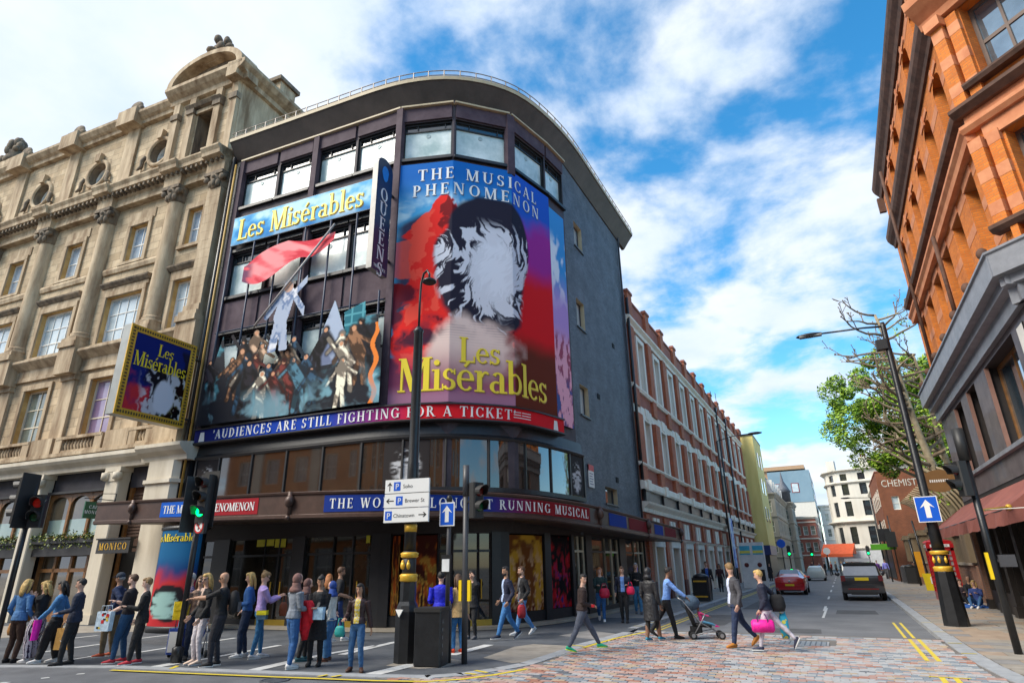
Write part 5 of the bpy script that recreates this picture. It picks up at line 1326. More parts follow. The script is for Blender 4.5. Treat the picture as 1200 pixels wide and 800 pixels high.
P, w = text_polys('MONICO', .26, track=.07); b = MB(); letters_mesh(b, P, lambda x, y, o: (-12.85+x*1.6/w, -.75-o, 2.75+y), GOLD, .01); b.build('lettering', sgn)
for x in (-12.7, -11.4):
    b = MB(); b.box(x-.03, x+.03, -.6, .2, 2.8, 2.88, FASC); b.build('bracket', sgn)
gsn = thing('hanging_sign', 'small dark green hanging sign lettered CAFE MONICO on an iron bracket', 'sign', (OX, OY, 0), A45)
GRS = M('green_sign', (.008, .10, .045), .4); b = MB(); b.box(-12.98, -12.92, -1.62, -.85, 3.95, 4.6, GRS); b.build('board', gsn)
b = MB()
for i, tx in enumerate(('CAFE', 'MONICO')):
    P, w = text_polys(tx, .13, track=.025); letters_mesh(b, P, lambda x, y, o: (-12.915+o, -1.235-w/2+x, 4.33-i*.2+y), LETW, .006)
b.build('lettering', gsn); b = MB(); b.tube([(-12.95, -.4, 4.72), (-12.95, -1.7, 4.72)], .02, IRON, 6); b.tube([(-12.95, -.42, 4.4), (-12.95, -.42, 5.0)], .025, IRON, 6); b.tube([(-12.95, -.45, 5.0), (-12.95, -1.0, 4.95), (-12.95, -1.3, 4.73)], .015, IRON, 6); b.build('bracket', gsn)
# ------------------------------------------------------------------ the red brick and white building along the side street
BRK = brickmat('red_brick', (.40, .085, .045), (.32, .062, .036), (.30, .19, .15), rough=.85, stain=.25)
BRK2 = brickmat('orange_red_brick', (.54, .13, .045), (.42, .095, .035), (.32, .19, .13), rough=.85, stain=.25)
WH = M('cream_stucco', (.70, .65, .54), .7, var=0, col2=(.84, .80, .71), scale=2.4, streak=True)
rb = thing('brick_building', 'long red brick building with tall white-framed windows along the side street beyond the theatre', 'building', (-9.1, 32.85, 0), PI/2)
NB_ = 12; BW = 3.95; LB = NB_*BW+.9
cs = [2.75+BW*k for k in range(NB_)]
b = MB(); holes = []
for c in cs: holes += [(c-.62, c+.62, 11.8, 14.9), (c-.62, c+.62, 7.2, 9.85)]
b.wall(0, LB, 4.9, 17.25, holes, BRK, 0, .3, WH); b.add([(0, 0, 4.9), (0, 8, 4.9), (0, 8, 17.25), (0, 0, 17.25)], [(3, 2, 1, 0)], BRK); b.add([(LB, 0, 0), (LB, 8, 0), (LB, 8, 17.25), (LB, 0, 17.25)], [(0, 1, 2, 3)], BRK); b.build('wall', rb)
b = MB(); b.box(.05, LB-.05, .45, 8, 0, 17.0, BLACKV); b.build('interior', rb)
for c in cs:
    for z, h in ((11.8, 3.1), (7.2, 2.65)):
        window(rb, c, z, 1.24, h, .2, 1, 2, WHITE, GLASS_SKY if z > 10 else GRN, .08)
        s = MB(); s.box(c-.90, c-.62, -.09, .02, z-.1, z+h, WH); s.box(c+.62, c+.90, -.09, .02, z-.1, z+h, WH); s.box(c-.90, c+.90, -.1, .02, z+h, z+h+.3, WH); s.build('window_surround', rb)
    s = MB(); s.box(c-1.2, c+1.2, -.08, .02, 10.15, 10.6, WH); s.extr([(c-.3, 10.0), (c+.3, 10.0), (c+.42, 10.62), (c-.42, 10.62)], -.14, .02, WH); s.build('lintel', rb)
pm_ = {}
for k in range(NB_+1):
    x = .78+BW*k
    b = MB(); b.box(x-.52, x+.52, -.22, .02, 7.15, 10.0, BRK2); b.box(x-.44, x+.44, -.18, .02, 10.5, 15.4, BRK2); b.box(x-.52, x+.52, -.22, .02, 6.15, 7.0, BRK2); b.box(x-.46, x+.46, -.2, .02, 15.9, 17.55, BRK2); b.box(x-.52, x+.52, -.26, .05, 17.55, 17.72, BRK); b.build('pier', rb)
def band_(name, z, prof_, m=WH, x0=-.05, x1=None): b = MB(); b.profx([(y, z+h) for y, h in prof_], x0, x1 or LB, m); return b.build(name, rb)
band_('parapet_coping', 17.25, [(.1, 0), (-.08, 0), (-.08, .14), (.1, .16)], BRK)
band_('top_cornice', 15.4, [(.02, 0), (-.1, 0), (-.14, .2), (-.32, .35), (-.34, .46), (.02, .55)])
band_('sill_band', 11.45, [(.02, 0), (-.14, 0), (-.22, .15), (-.22, .22), (.02, .28)])
band_('lintel_band', 10.02, [(.02, 0), (-.06, 0), (-.06, .46), (.02, .46)])
band_('sill_band', 6.98, [(.02, 0), (-.16, 0), (-.26, .1), (-.26, .17), (.02, .22)])
band_('white_band', 5.68, [(.02, 0), (-.28, 0), (-.34, .1), (-.34, .38), (-.24, .46), (.02, .48)])
b = MB()
for k in range(NB_): c = cs[k]; b.box(c-1.55, c+1.55, -.12, .02, 5.06, 5.68, M('dark_panel', (.03, .032, .036), .4))
b.build('dark_panel', rb)['kind'] = 'stuff'
for k in range(NB_+1): x = .78+BW*k; b = MB(); b.box(x-.4, x+.4, -.24, .02, 5.04, 5.7, DARK); b.box(x-.32, x+.32, -.42, .02, 5.62, 6.2, WH); b.build('corbel', rb)
band_('street_cornice', 4.5, [(.02, 0), (-.16, 0), (-.2, .2), (-.45, .4), (-.5, .5), (.02, .56)])
# ground floor: brick piers, white door cases, panels
b = MB(); gh = []
for k in range(NB_): c = cs[k]; gh.append((c-.85, c+.85, 0.05, 2.75))
b.wall(0, LB, 0, 4.52, gh, BRK, 0, .35, WH); b.build('ground_floor_wall', rb)
DW = [M('cream_door', (.50, .42, .30), .6), M('black_door', (.02, .02, .022), .4)]
for k, c in enumerate(cs):
    d = MB(); d.box(c-1.15, c-.85, -.14, .02, 0, 2.9, WH); d.box(c+.85, c+1.15, -.14, .02, 0, 2.9, WH); d.box(c-1.2, c+1.2, -.16, .02, 2.75, 3.1, WH); d.profx([(.02, 3.1), (-.2, 3.1), (-.34, 3.24), (.02, 3.3)], c-1.35, c+1.35, WH)
    for s in (-1, 1): d.box(c+s*.38-.3, c+s*.38+.3, -.08, .02, 3.35, 4.3, WH)
    d.build('door_case', rb)
    d = MB(); m = DW[k % 2]; d.box(c-.84, c-.02, .25, .3, .05, 2.75, m); d.box(c+.02, c+.84, .25, .3, .05, 2.75, m)
    for s in (-1, 1):
        for z in (.3, 1.2, 2.0): d.box(c+s*.42-.26, c+s*.42+.26, .235, .25, z, z+.6, m)
    d.build('door', rb)
for k in range(NB_+1):
    x = .78+BW*k; b = MB(); b.box(x-.3, x+.3, -.12, .02, 0, 4.4, BRK2); b.box(x-.36, x+.36, -.16, .02, 0, .9, M('brown_plinth', (.12, .04, .03), .6)); b.build('pier', rb)
# black rainwater pipes
for x in (29.4, 35.2):
    b = MB(); b.tube([(x, -.35, 0), (x, -.35, 16.2)], .08, IRON, 8); b.box(x-.15, x+.15, -.45, -.2, 16.1, 16.5, IRON); b.build('rainwater_pipe', rb)
b = MB(); b.tube([(.1, -.2, 4.9), (.1, -.2, 17.0)], .09, IRON, 8); b.build('rainwater_pipe', rb)
for x, h in ((33, 2.2), (37, 3.0), (40.5, 3.6), (42, 2.4)):
    b = MB(); b.tube([(x, 1, 17.2), (x, 1, 17.2+h)], .03, IRON, 5)
    for t in range(3): b.tube([(x-.5+.1*t, 1, 17.2+h-.25*t), (x+.5-.1*t, 1, 17.2+h-.25*t)], .018, IRON, 4)
    b.build('aerial', rb)
# blue and white vertical banner on the building
bn = thing('street_banner', 'white banner with blue lettering shapes hung on the brick building far along', 'banner', (-9.1, 58.5, 0), PI/2)
def bnc(U, V): n = fbm(U*2, V*6, 1.4, 3, 201); return mixc(np.zeros(U.shape+(3,))+srgb(205, 215, 230), srgb(70, 110, 200), sstep(.52, .6, n))
painted('printed_sheet', 12, 40, lambda U, V: (1.7*U, -.75+0*U, 1.4+4.2*V), bnc, bn); b = MB(); b.box(0, 1.7, -.74, -.70, 1.4, 5.6, WHITE); b.build('backing', bn)

# ------------------------------------------------------------------ buildings beyond
def block(name, label, x0, x1, y0, y1, h, m, nf=0, nw=0, z0=3.6, fh=3.3, ww=.9, wh=1.7, side='y', fm=None, gm=GRN, cat='building', top=True, corn=WH, nws=0, rz=0.0):
    """a street building; local x runs across its front (facing -Y), the +X / -X faces get windows too"""
    cx, cy = (x0+x1)/2, (y0+y1)/2
    t = thing(name, label, cat, (cx, cy, 0), rz)
    w, d = (x1-x0)/2, (y1-y0)/2
    fr = [(0, (0, -d), w), (PI/2, (w, 0), d), (-PI/2, (-w, 0), d)]
    core = MB(); core.box(-w+.35, w-.35, -d+.35, d, 0, h-.1, BLACKV); core.build('interior', t)
    for rz_, (ox, oy), hw in fr:
        fe = thing('elevation', None, None, (ox, oy, 0), rz_); fe.parent = t
        n = nw if rz_ == 0 else nws
        hs_ = []
        for f in range(nf):
            for k in range(n):
                c = -hw+2*hw*(k+.5)/n; hs_.append((c-ww/2, c+ww/2, z0+fh*f, z0+fh*f+wh))
        b = MB(); b.wall(-hw, hw, 0, h, hs_, m, 0, .25, corn); b.build('wall', fe)
        for (a, c, e, g) in hs_: window(fe, (a+c)/2, e, c-a, g-e, .15, 1, 2, fm or WHITE, gm, .07)
        if top:
            b = MB(); b.profx([(.02, h-.5), (-.15, h-.45), (-.4, h-.15), (-.4, h), (.02, h+.05)], -hw-.1, hw+.1, corn)
            for f in range(nf+1): b.profx([(.02, z0+fh*f-.75), (-.12, z0+fh*f-.7), (-.16, z0+fh*f-.55), (.02, z0+fh*f-.5)], -hw-.02, hw+.02, corn)
            b.build('cornice', fe)['kind'] = 'stuff'
    b = MB(); b.box(-w+.02, w-.02, -d+.02, d-.02, h-.06, h-.02, DARK); b.build('roof', t)
    return t
YEL = M('yellow_render', (.62, .50, .16), .8, var=0, col2=(.74, .62, .24), scale=1.2, streak=True)
yb = thing('yellow_building', 'narrow building with a plain yellow rendered side wall beyond the brick building', 'building', (-12.6, 86, 0))
b = MB(); b.box(-7, 5.1, -4, 5, 3.6, 17.0, YEL); b.build('wall', yb); b = MB(); b.box(-7, 5.15, -4.1, 5.1, 17.0, 17.2, DARK); b.box(2.5, 3.3, -1, 1, 17.2, 18.6, BRK); b.box(-3, -2, -1, 1, 17.2, 18.9, BRK); b.build('parapet', yb)
b = MB(); b.box(3.2, 5.2, -4.15, 4, 2.6, 3.7, M('deep_blue_fascia', (.012, .03, .14), .4)); b.box(-7, 5.0, -4.02, 5, 0, 2.6, DARK); b.build('shop_front', yb)
b = MB()
for z in (6.5, 10, 13.3):
    for y in (-2, 1.2): b.box(5.08, 5.16, y, y+1.1, z, z+1.8, GRN)
b.build('window', yb)['kind'] = 'stuff'
GRS_ = M('grey_stone_front', (.26, .24, .20), .85, var=0, col2=(.40, .37, .31), scale=.8, streak=True)
g1 = block('mansard_building', 'grey stone terrace with slate mansard roof and tall windows on the far left', -14.5, -7.2, 97, 118, 11.2, GRS_, 3, 4, 3.0, 2.75, .8, 1.6, nws=9, gm=GRN, corn=GRS_)
SL = M('slate_roof', (.10, .11, .13), .6, var=.3); b = MB(); b.add([(-3.6, -10.4, 11.2), (3.6, -10.4, 11.2), (3.6, 10.4, 11.2), (-3.6, 10.4, 11.2), (-2.6, -9.4, 14), (2.5, -9.4, 14), (2.5, 9.4, 14), (-2.6, 9.4, 14)], [(0, 1, 5, 4), (1, 2, 6, 5), (2, 3, 7, 6), (3, 0, 4, 7), (4, 5, 6, 7)], SL); b.build('mansard_roof', g1)
dm = MB(); dm.box(-.25, .55, -.45, .45, 0, 1.6, WHITE); dm.box(.55, .58, -.32, .32, .2, 1.4, GRN); dmm = dm.mesh('dormer')
for k in range(6): link('dormer', dmm, g1, (3.0, -8.5+3.3*k, 11.6))
block('turreted_building', 'slim grey stone building with a small pointed turret beyond the mansard terrace', -12.5, -6.3, 118.5, 128, 11.5, GRS_, 3, 3, 3.0, 2.8, .8, 1.6, nws=4, corn=GRS_)
tt = [o for o in bpy.data.objects if o.name == 'turreted_building'][0]; b = MB(); b.lathe([(1.0, 11.4), (1.0, 13.2), (1.25, 13.3), (.9, 14.0), (.3, 15.2), (.06, 16.8)], SL, (2.2, -3.6, 0), 10); b.build('turret', tt)
bg_ = thing('modern_block', 'tall blue-grey clad modern block rising behind the far terraces', 'building', (-9.5, 150, 0))
BGM = M('blue_grey_cladding', (.16, .26, .33), .5, var=0, col2=(.22, .33, .40), scale=.3); PWH = M('pale_white_render', (.66, .63, .56), .8, var=.06); TAN = M('tan_brick', (.42, .27, .16), .8, var=.1)
b = MB(); b.box(-5.5, 6.5, -4, 18, 0, 13.6, PWH); b.build('wall', bg_); b = MB(); b.box(-2.0, 6.4, -4.1, 17, 13.6, 20.2, BGM); b.build('clad_storey', bg_)
b = MB(); b.box(-8.5, -2.05, -3, 16, 13, 20.6, TAN); b.box(-8.6, 5.6, -3.6, 16, 20.6, 21.4, TAN); b.build('tan_storey', bg_)
for x in (-.3, 3.2): b = MB(); b.box(x-.75, x+.75, -4.16, -4.05, 15.6, 17.6, M('red_window_frame', (.22, .03, .03), .5)); o = b.build('window', bg_); b = MB(); b.box(x-.6, x+.6, -4.19, -4.165, 15.75, 17.45, GLASS_SKY); b.build('pane', o)
for k in range(5):
    for z in (14.3, 16.6, 18.6): b = MB(); b.box(6.4, 6.5, -2.5+k*3.4, -.6+k*3.4, z, z+1.1, GLASS); b.build('window', bg_)
for k in range(3):
    for z in (4, 7.5, 10.6): b = MB(); b.box(6.5, 6.55, -2+k*4.5, -1+k*4.5, z, z+1.7, GLASS); b.build('window', bg_)
block('small_brick_building', 'small red brick building with white windows beyond the grey terraces', -8.2, -3.2, 129, 145, 9.6, BRK, 2, 4, 3.4, 2.9, .8, 1.6, nws=5)
wc = thing('white_corner_building', 'white stone corner building with dark windows facing down the far street', 'building', (1.9, 105, 0), rad(-14))
WST = M('white_stone_front', (.60, .56, .48), .8, var=0, col2=(.74, .70, .62), scale=.8, streak=True)
outl = [(-4.6, 14), (-3.4, 4.2), (-2.4, 1.4), (-.6, -.1), (1.4, -.35), (7.2, -.35), (9.5, -.35)]
wp = Path(outl[:]); hgt = 14.6
core = MB(); core.prism([tuple(wp.at(t, -.4)) for t in wp.L]+[(9.5, 12)], 0, hgt, BLACKV); core.build('interior', wc)
for i in range(len(outl)-1):
    p, q = Vector(outl[i]), Vector(outl[i+1]); L = (q-p).length; an = math.atan2((q-p).y, (q-p).x)
    fe = thing('elevation', None, None, (p.x, p.y, 0), an); fe.parent = wc; nwd = max(1, int(L/2.0)); hs_ = []
    for z, h in ((4.0, 2.4), (7.9, 2.1), (10.9, 1.9), (13.0, 1.0)):
        for k in range(nwd): c = L*(k+.5)/nwd; hs_.append((c-.48, c+.48, z, z+h))
    b = MB(); b.wall(0, L, 0, hgt, hs_, WST, 0, .25); b.build('wall', fe)
    for (a, c, e, g) in hs_: window(fe, (a+c)/2, e, c-a, g-e, .15, 1, 2, DARK, GLASS, .06)
    b = MB()
    for z, pj in ((3.2, .3), (6.9, .55), (12.5, .3), (hgt-.3, .5)): b.profx([(.02, z), (-.1, z), (-pj, z+.2), (-pj, z+.32), (.02, z+.38)], -.05, L+.05, WST)
    b.build('cornice', fe)['kind'] = 'stuff'
b = MB()
for x, y in ((-2, 4), (3, 3), (6, 5)): b.box(x-.6, x+.6, y-.4, y+.4, hgt, hgt+2.0, WST); 
for x in (2.7, 3.0, 3.3): b.tube([(x, 3, hgt+2), (x, 3, hgt+2.5)], .12, BRK, 6)
b.build('chimney', wc)
awn = thing('awning', 'orange-red awning over the shop at the foot of the white corner building', 'awning', (0.2, 103.2, 0), rad(-14)); ORG = M('orange_canvas', (.62, .10, .03), .7)
b = MB(); b.add([(-2.6, .9, 4.1), (1.6, .9, 4.1), (1.6, -1.2, 2.7), (-2.6, -1.2, 2.7), (1.6, .9, 2.7), (-2.6, .9, 2.7), (-2.6, -1.2, 2.3), (1.6, -1.2, 2.3)], [(0, 3, 2, 1), (1, 2, 4), (0, 5, 3), (3, 6, 7, 2)], ORG); b.build('canvas', awn)
b = MB(); b.tube([(-2.5, .9, 2.7), (-2.5, -1.2, 2.6)], .03, DARK, 5); b.tube([(1.5, .9, 2.7), (1.5, -1.2, 2.6)], .03, DARK, 5); b.build('frame', awn)
b = MB(); b.box(-2.4, 8.5, -.55, -.38, 1.0, 3.1, M('white_shopfront', (.6, .62, .64), .4)); b.box(-2.4, 8.5, -.5, -.38, 0, 1.0, DARK); b.build('shop_front', wc)
block('far_white_building', 'tall pale building seen end-on past the small brick one down the far street', -2.4, 4.0, 150, 170, 13, PWH, 3, 3, 3.4, 3.1, .8, 1.6, nws=3)
# chemist
chm = thing('chemist_building', 'orange-brown brick building with white letters CHEMIST high on its blank end wall', 'building', (4.2, 68, 0))
CB = brickmat('orange_brown_brick', (.30, .085, .03), (.24, .065, .025), (.2, .1, .06), stain=.3)
b = MB(); b.wall(0, 9, 0, 9.7, [(.9, 1.5, 6.2, 7.4)], CB, 0, .2, WH); b.add([(0, 0, 0), (0, 14, 0), (0, 14, 9.7), (0, 0, 9.7)], [(3, 2, 1, 0)], CB); b.box(.3, 8.9, .3, 14, 0, 9.6, BLACKV); b.box(-.05, 9, -.05, 14, 9.7, 9.8, BRK); b.build('wall', chm)
window(chm, 1.2, 6.2, .58, 1.2, .1, 1, 2, WHITE, GLASS_SKY, .07)
P, w = text_polys('CHEMIST', .5, track=.06)
ps, w = sans_polys('CHEMIST', .55); b = MB(); flat_poly(b, ps, M('painted_white_letter', (.62, .58, .5), .8, var=.3), lambda x, y, o: (.3+x*2.9/w, -o, 8.3+y*1.15), .02); b.build('lettering', chm)
b = MB()
for y in (1, 3.4, 5.8, 8.2, 10.6):
    for z in (3.8, 6.6): b.box(-.05, .02, y, y+.9, z, z+1.6, WH); b.box(-.06, -.04, y+.12, y+.78, z+.12, z+1.48, GLASS)
b.box(-.06, .0, .4, 13.6, .2, 2.8, DARK); b.build('window', chm)['kind'] = 'stuff'
block('grey_gabled_building', 'pale grey building squeezed between the chemist and the white corner building', 5.0, 11, 84, 98, 10.2, PWH, 3, 2, 3.2, 2.6, .8, 1.5, nws=4)
# shop signs far on the right
gsg = thing('shop_sign', 'small green and black projecting shop sign on the far right pavement', 'sign', (3.6, 66.5, 0)); b = MB(); b.box(0, .12, 0, .12, 0, 5.2, IRON); b.build('post', gsg)
b = MB(); b.box(-1.1, .9, -.1, .02, 2.7, 3.2, M('green_shop_sign', (.10, .35, .02), .4)); b.box(-.3, .8, -.12, .0, 3.4, 4.5, DARK); b.build('board', gsg)
# ------------------------------------------------------------------ the orange brick building on the right
OB = brickmat('orange_brick', (.74, .215, .022), (.58, .15, .016), (.48, .18, .05), bw=.225, bh=.075, ms=.01, rough=.8, stain=.22)
TERR = M('pink_terracotta', (.50, .17, .07), .75, var=0, col2=(.66, .28, .13), scale=2)
TD = M('dark_terracotta', (.06, .03, .02), .8, var=.3, scale=3, col2=(.14, .07, .045))
SLT = M('slate_cladding', (.07, .058, .062), .6, var=0, col2=(.14, .12, .125), scale=1.6, bump=.3, bscale=22, coat=.1)
SLT2 = M('light_slate_fascia', (.17, .18, .20), .4, var=0, col2=(.26, .27, .30), scale=2.4, bump=.2, bscale=25)
rbld = thing('orange_brick_building', 'tall orange brick building over a dark slate shopfront at the right edge', 'building', (5.0, 32.3, 0), -PI/2)
LR = 14.9
wc_ = [LR-1.75-2.35*k for k in range(6)]
core = MB(); core.box(.1, LR-.1, .6, 9, 0, 19.9, BLACKV); core.build('interior', rbld)
# slate storey
b = MB(); sh = [(3.2, 4.9, 4.95, 7.45), (6.0, 7.6, 4.95, 7.45), (9.3, 13.0, 4.95, 7.45)]
b.wall(0, LR, 4.1, 9.0, sh, SLT, -.0, .42, M('dark_reveal', (.03, .024, .022), .6)); b.add([(0, 0, 0), (0, 8, 0), (0, 8, 9), (0, 0, 9)], [(3, 2, 1, 0)], SLT); b.build('slate_wall', rbld)
WIN2 = glassmat('sky_reflecting_glass', (.10, .16, .22), .02, metal=.75, col2=(.30, .42, .52), scale=.5)
for a, c, d, e in sh:
    q = MB(); q.box(a+.06, a+.14, -.01, .1, d, e, M('pink_mullion', (.24, .13, .10), .6)); q.build('mullion', rbld)
    window(rbld, (a+c)/2, d, c-a, e-d, .34, 2 if c-a > 2 else 1, 1, WOODF, WIN2 if c-a > 2 else GLASS, .09)
b = MB(); b.profx([(.02, 7.62), (-.14, 7.62), (-.14, 8.02), (-.34, 8.06), (-.34, 8.28), (-.55, 8.30), (-.55, 8.86), (-.60, 8.9), (-.60, 8.96), (.02, 9.02)], -.15, LR+.25, SLT2); b.build('slate_cornice', rbld)
b = MB(); b.profx([(.02, 4.78), (-.12, 4.80), (-.12, 4.92), (.02, 4.94)], 2.6, LR, SLT2); b.build('sill', rbld)
b = MB(); b.add([(13.6, -.03, 6.6), (14.15, -.03, 6.6), (14.15, -.03, 7.35), (13.6, -.03, 7.35)], [(0, 1, 2, 3)], WHITE); b.box(13.58, 14.17, -.028, .0, 6.58, 7.37, DARK); b.build('blank_plate', rbld)
# brick storeys
b = MB(); hs = []
for c in wc_: hs += [(c-.56, c+.56, 9.6, 12.0), (c-.56, c+.56, 13.55, 15.85), (c-.54, c+.54, 17.3, 19.0)]
b.wall(0, LR, 9.0, 19.6, hs, OB, .1, .5, OB); b.add([(0, .1, 9), (0, 8, 9), (0, 8, 19.6), (0, .1, 19.6)], [(3, 2, 1, 0)], OB); b.build('brick_wall', rbld)
for c in wc_:
    window(rbld, c, 9.6, 1.12, 2.4, .48, 1, 2, DARK, GLASS, .06); window(rbld, c, 13.55, 1.12, 2.3, .48, 1, 2, DARK, GLASS, .06); window(rbld, c, 17.3, 1.08, 1.7, .48, 1, 2, DARK, GLASS, .06)
    # arched heads for the upper two storeys
    for z0, w in ((15.85, .56), (19.0, .54)):
        s = MB(); n = 8; pts = [(c-w*math.cos(PI*i/n), z0-.38+.38*math.sin(PI*i/n)) for i in range(n+1)]
        for i in range(n): s.add([(pts[i][0], .096, pts[i][1]), (pts[i+1][0], .096, pts[i+1][1]), (pts[i+1][0], .096, z0+.02), (pts[i][0], .096, z0+.02)], [(0, 1, 2, 3)], OB)
        s.box(c-w-.12, c+w+.12, .06, .09, z0+.02, z0+.18, TERR); s.box(c-.1, c+.1, .03, .08, z0-.1, z0+.25, TERR); s.build('arch_head', rbld)
    s = MB(); s.box(c-.62, c+.62, .06, .1, 12.0, 12.25, TERR); s.box(c-.6, c+.6, .02, .1, 9.46, 9.6, TD); s.box(c-.62, c+.62, .05, .12, 13.4, 13.55, TERR); s.build('window_surround', rbld)
for k in range(7):
    c = LR-.57-2.35*k; w = .6
    if c < .2: c = .3; w = .3
    for z0, z1 in ((9.1, 12.2), (13.4, 16.1), (17.3, 19.2)):
        z = z0+.5
        while z < z1-.2: p = MB(); p.box(max(.0, c-w), min(LR-.02, c+w), .092, .12, z, z+.30, TERR); p.build('stone_band', rbld); z += 1.12
b = MB()
b.profx([(.12, 12.3), (-.1, 12.3), (-.12, 12.5), (-.2, 12.62), (-.2, 12.72), (.12, 12.76)], -.05, LR, TERR); b.profx([(.12, 12.9), (.0, 12.9), (-.04, 13.0), (-.22, 13.08), (-.26, 13.2), (-.26, 13.28), (.12, 13.3)], -.08, LR, TD); b.build('string_course', rbld)
b = MB(); b.profx([(.12, 16.35), (.02, 16.35), (-.02, 16.5), (-.14, 16.65), (-.22, 16.8), (-.24, 16.95), (-.24, 17.05), (.12, 17.1)], -.1, LR+.1, TD); b.build('dark_cornice', rbld)
b = MB(); b.profx([(.12, 19.3), (.0, 19.3), (-.06, 19.5), (-.2, 19.7), (-.26, 19.85), (-.28, 20.0), (.12, 20.1)], -.3, LR+.1, TD); b.box(-.3, LR, -.1, 8, 19.95, 20.05, TD); b.build('roof_cornice', rbld)
b = MB(); b.box(-.25, -.05, -.2, .1, 18.5, 19.3, TD); b.build('hopper', rbld)
for x, z0, z1 in ((3.0, 9.2, 19.0), (9.1, 9.2, 12.4)):
    b = MB(); b.tube([(x, -.24, z0), (x, -.24, z1)], .07, TD, 6); b.build('rainwater_pipe', rbld)
b = MB()
for k in range(7): x = .9+k*2.3; b.ball((x, -.5, 9.12), (.13, .13, .16), TD)
b.build('iron_stud', rbld)['kind'] = 'stuff'
# splayed corner
ch = thing('splayed_corner', None, None, (5.0+.0, 17.4, 0)); ch.parent = rbld
ch.parent = None; ch.location = (0, 0, 0)
ch.parent = rbld; ch.location = (LR, 0, 0); ch.rotation_euler = (0, 0, PI/4)
CL = 4.2
b = MB(); hs = [(.72, 3.4, 9.75, 12.1), (.68, 3.3, 13.85, 16.3), (.7, 3.3, 17.6, 19.0)]
b.wall(0, CL, 9.0, 19.6, hs, OB, .08, .5, OB); b.build('brick_wall', ch); b = MB(); b.box(.1, CL, .7, 6, 0, 19.9, BLACKV); b.build('interior', ch)
for a, c, d, e in hs: window(ch, (a+c)/2, d, c-a, e-d, .45, 4, 2, M('weathered_window_frame', (.14, .10, .08), .6), WIN2, .10, bars=.07)
for z0, z1 in ((9.6, 12.2), (13.3, 16.2), (17.3, 19.2)):
    for x, w, pj in ((.12, .16, .16), (.5, .15, .05), (3.65, .3, .1)):
        p = MB(); p.box(x-w, x+w, -pj, .1, z0, z1, OB); z = z0+.35
        while z < z1-.3: p.box(x-w-.006, x+w+.006, -pj-.006, .1, z, z+.34, TERR); z += .95
        p.build('pier', ch)
b = MB()
b.box(.3, CL, -.02, .1, 12.1, 12.5, TERR); b.profx([(.1, 12.5), (-.12, 12.5), (-.2, 12.62), (-.2, 12.72), (.1, 12.76)], -.1, CL, TERR); b.box(.0, CL, -.06, .1, 12.76, 13.1, TERR); b.profx([(.1, 13.0), (-.2, 13.0), (-.36, 13.14), (-.36, 13.24), (.1, 13.28)], -.15, CL, TD)
b.profx([(.1, 13.66), (-.16, 13.66), (-.22, 13.76), (-.22, 13.82), (.1, 13.86)], .3, CL, TD); b.build('string_course', ch)
b = MB(); b.profx([(.12, 16.3), (-.14, 16.3), (-.2, 16.5), (-.42, 16.7), (-.62, 16.9), (-.66, 17.15), (.12, 17.2)], -.25, CL, TERR); b.box(-.1, .34, -.3, .1, 16.0, 16.32, TERR); b.build('cornice', ch)
b = MB(); b.profx([(.1, 9.5), (-.16, 9.5), (-.26, 9.6), (-.26, 9.7), (.1, 9.74)], -.15, CL, TD)
for k in range(7): b.box(.25+k*.34, .42+k*.34, -.14, .1, 9.12, 9.5, OB)
b.build('sill_course', ch)
b = MB(); b.wall(0, CL, 3.2, 9.0, [(1.2, 3.4, 4.9, 7.2)], SLT, 0, .3, SLT); b.build('slate_wall', ch)
b = MB(); b.profx([(.02, 7.62), (-.14, 7.62), (-.14, 8.02), (-.34, 8.06), (-.34, 8.28), (-.55, 8.30), (-.55, 8.86), (-.60, 8.9), (-.60, 8.96), (.02, 9.02)], -.24, CL, SLT2); b.build('slate_cornice', ch)
# shopfront: dark timber, awning
DWD = M('dark_shop_timber', (.022, .018, .016), .5); PNKB = brickmat('pink_brick', (.30, .15, .10), (.25, .12, .08), (.2, .14, .1))
b = MB(); b.wall(0, LR, 0, 4.1, [(.9+2.3*k, 2.7+2.3*k, .7, 3.1) for k in range(6)], DWD, .02, .3); b.build('shop_front', rbld)
for k in range(6): window(rbld, 1.8+2.3*k, .7, 1.8, 2.4, .25, 2, 2, DWD, SHG, .07)
for k in range(7): x = .5+2.3*k; b = MB(); b.box(x-.2, x+.2, -.12, .05, 0, 3.3, PNKB if k == 0 else DWD); b.box(x-.25, x+.25, -.16, .05, 0, .35, DWD); b.build('shop_pilaster', rbld)
b = MB(); b.wall(0, CL, 0, 3.2, [(.6, 2.4, .05, 2.7)], DWD, .02, .8); b.build('shop_front', ch)
MAR = M('maroon_canvas', (.20, .06, .045), .8, var=0, col2=(.29, .095, .07), scale=1.2)
aw = thing('awning', 'long faded maroon awning over the dark restaurant front on the right', 'awning', (5.0, 32.3, 0), -PI/2)
b = MB(); n = 24; xa, xb = -.1, 13.9; vs = []
for i in range(n+1):
    x = xa+(xb-xa)*i/n; sg = .05*math.sin(i*PI/3)**2; vs += [(x, -.03, 3.95), (x, -.7, 3.42-sg*.5), (x, -1.35, 2.98-sg), (x, -1.37, 2.98-sg), (x, -1.38+.03*math.sin(i*1.9), 2.62-.02*(i % 2))]
fs = []
for i in range(n):
    for k in (0, 1, 3): a = i*5+k; fs.append((a, a+5, a+6, a+1)[::-1])
    a = i*5+2; fs.append((a, a+1, a+6, a+5))
b.add(vs, fs, MAR)
for x in (xa, xb): b.add([(x, -.03, 3.95), (x, -1.36, 2.98), (x, -1.37, 2.62), (x, -.03, 2.9)], [(0, 1, 2, 3), (3, 2, 1, 0)][:1], MAR)
b.build('canvas', aw)
b = MB()
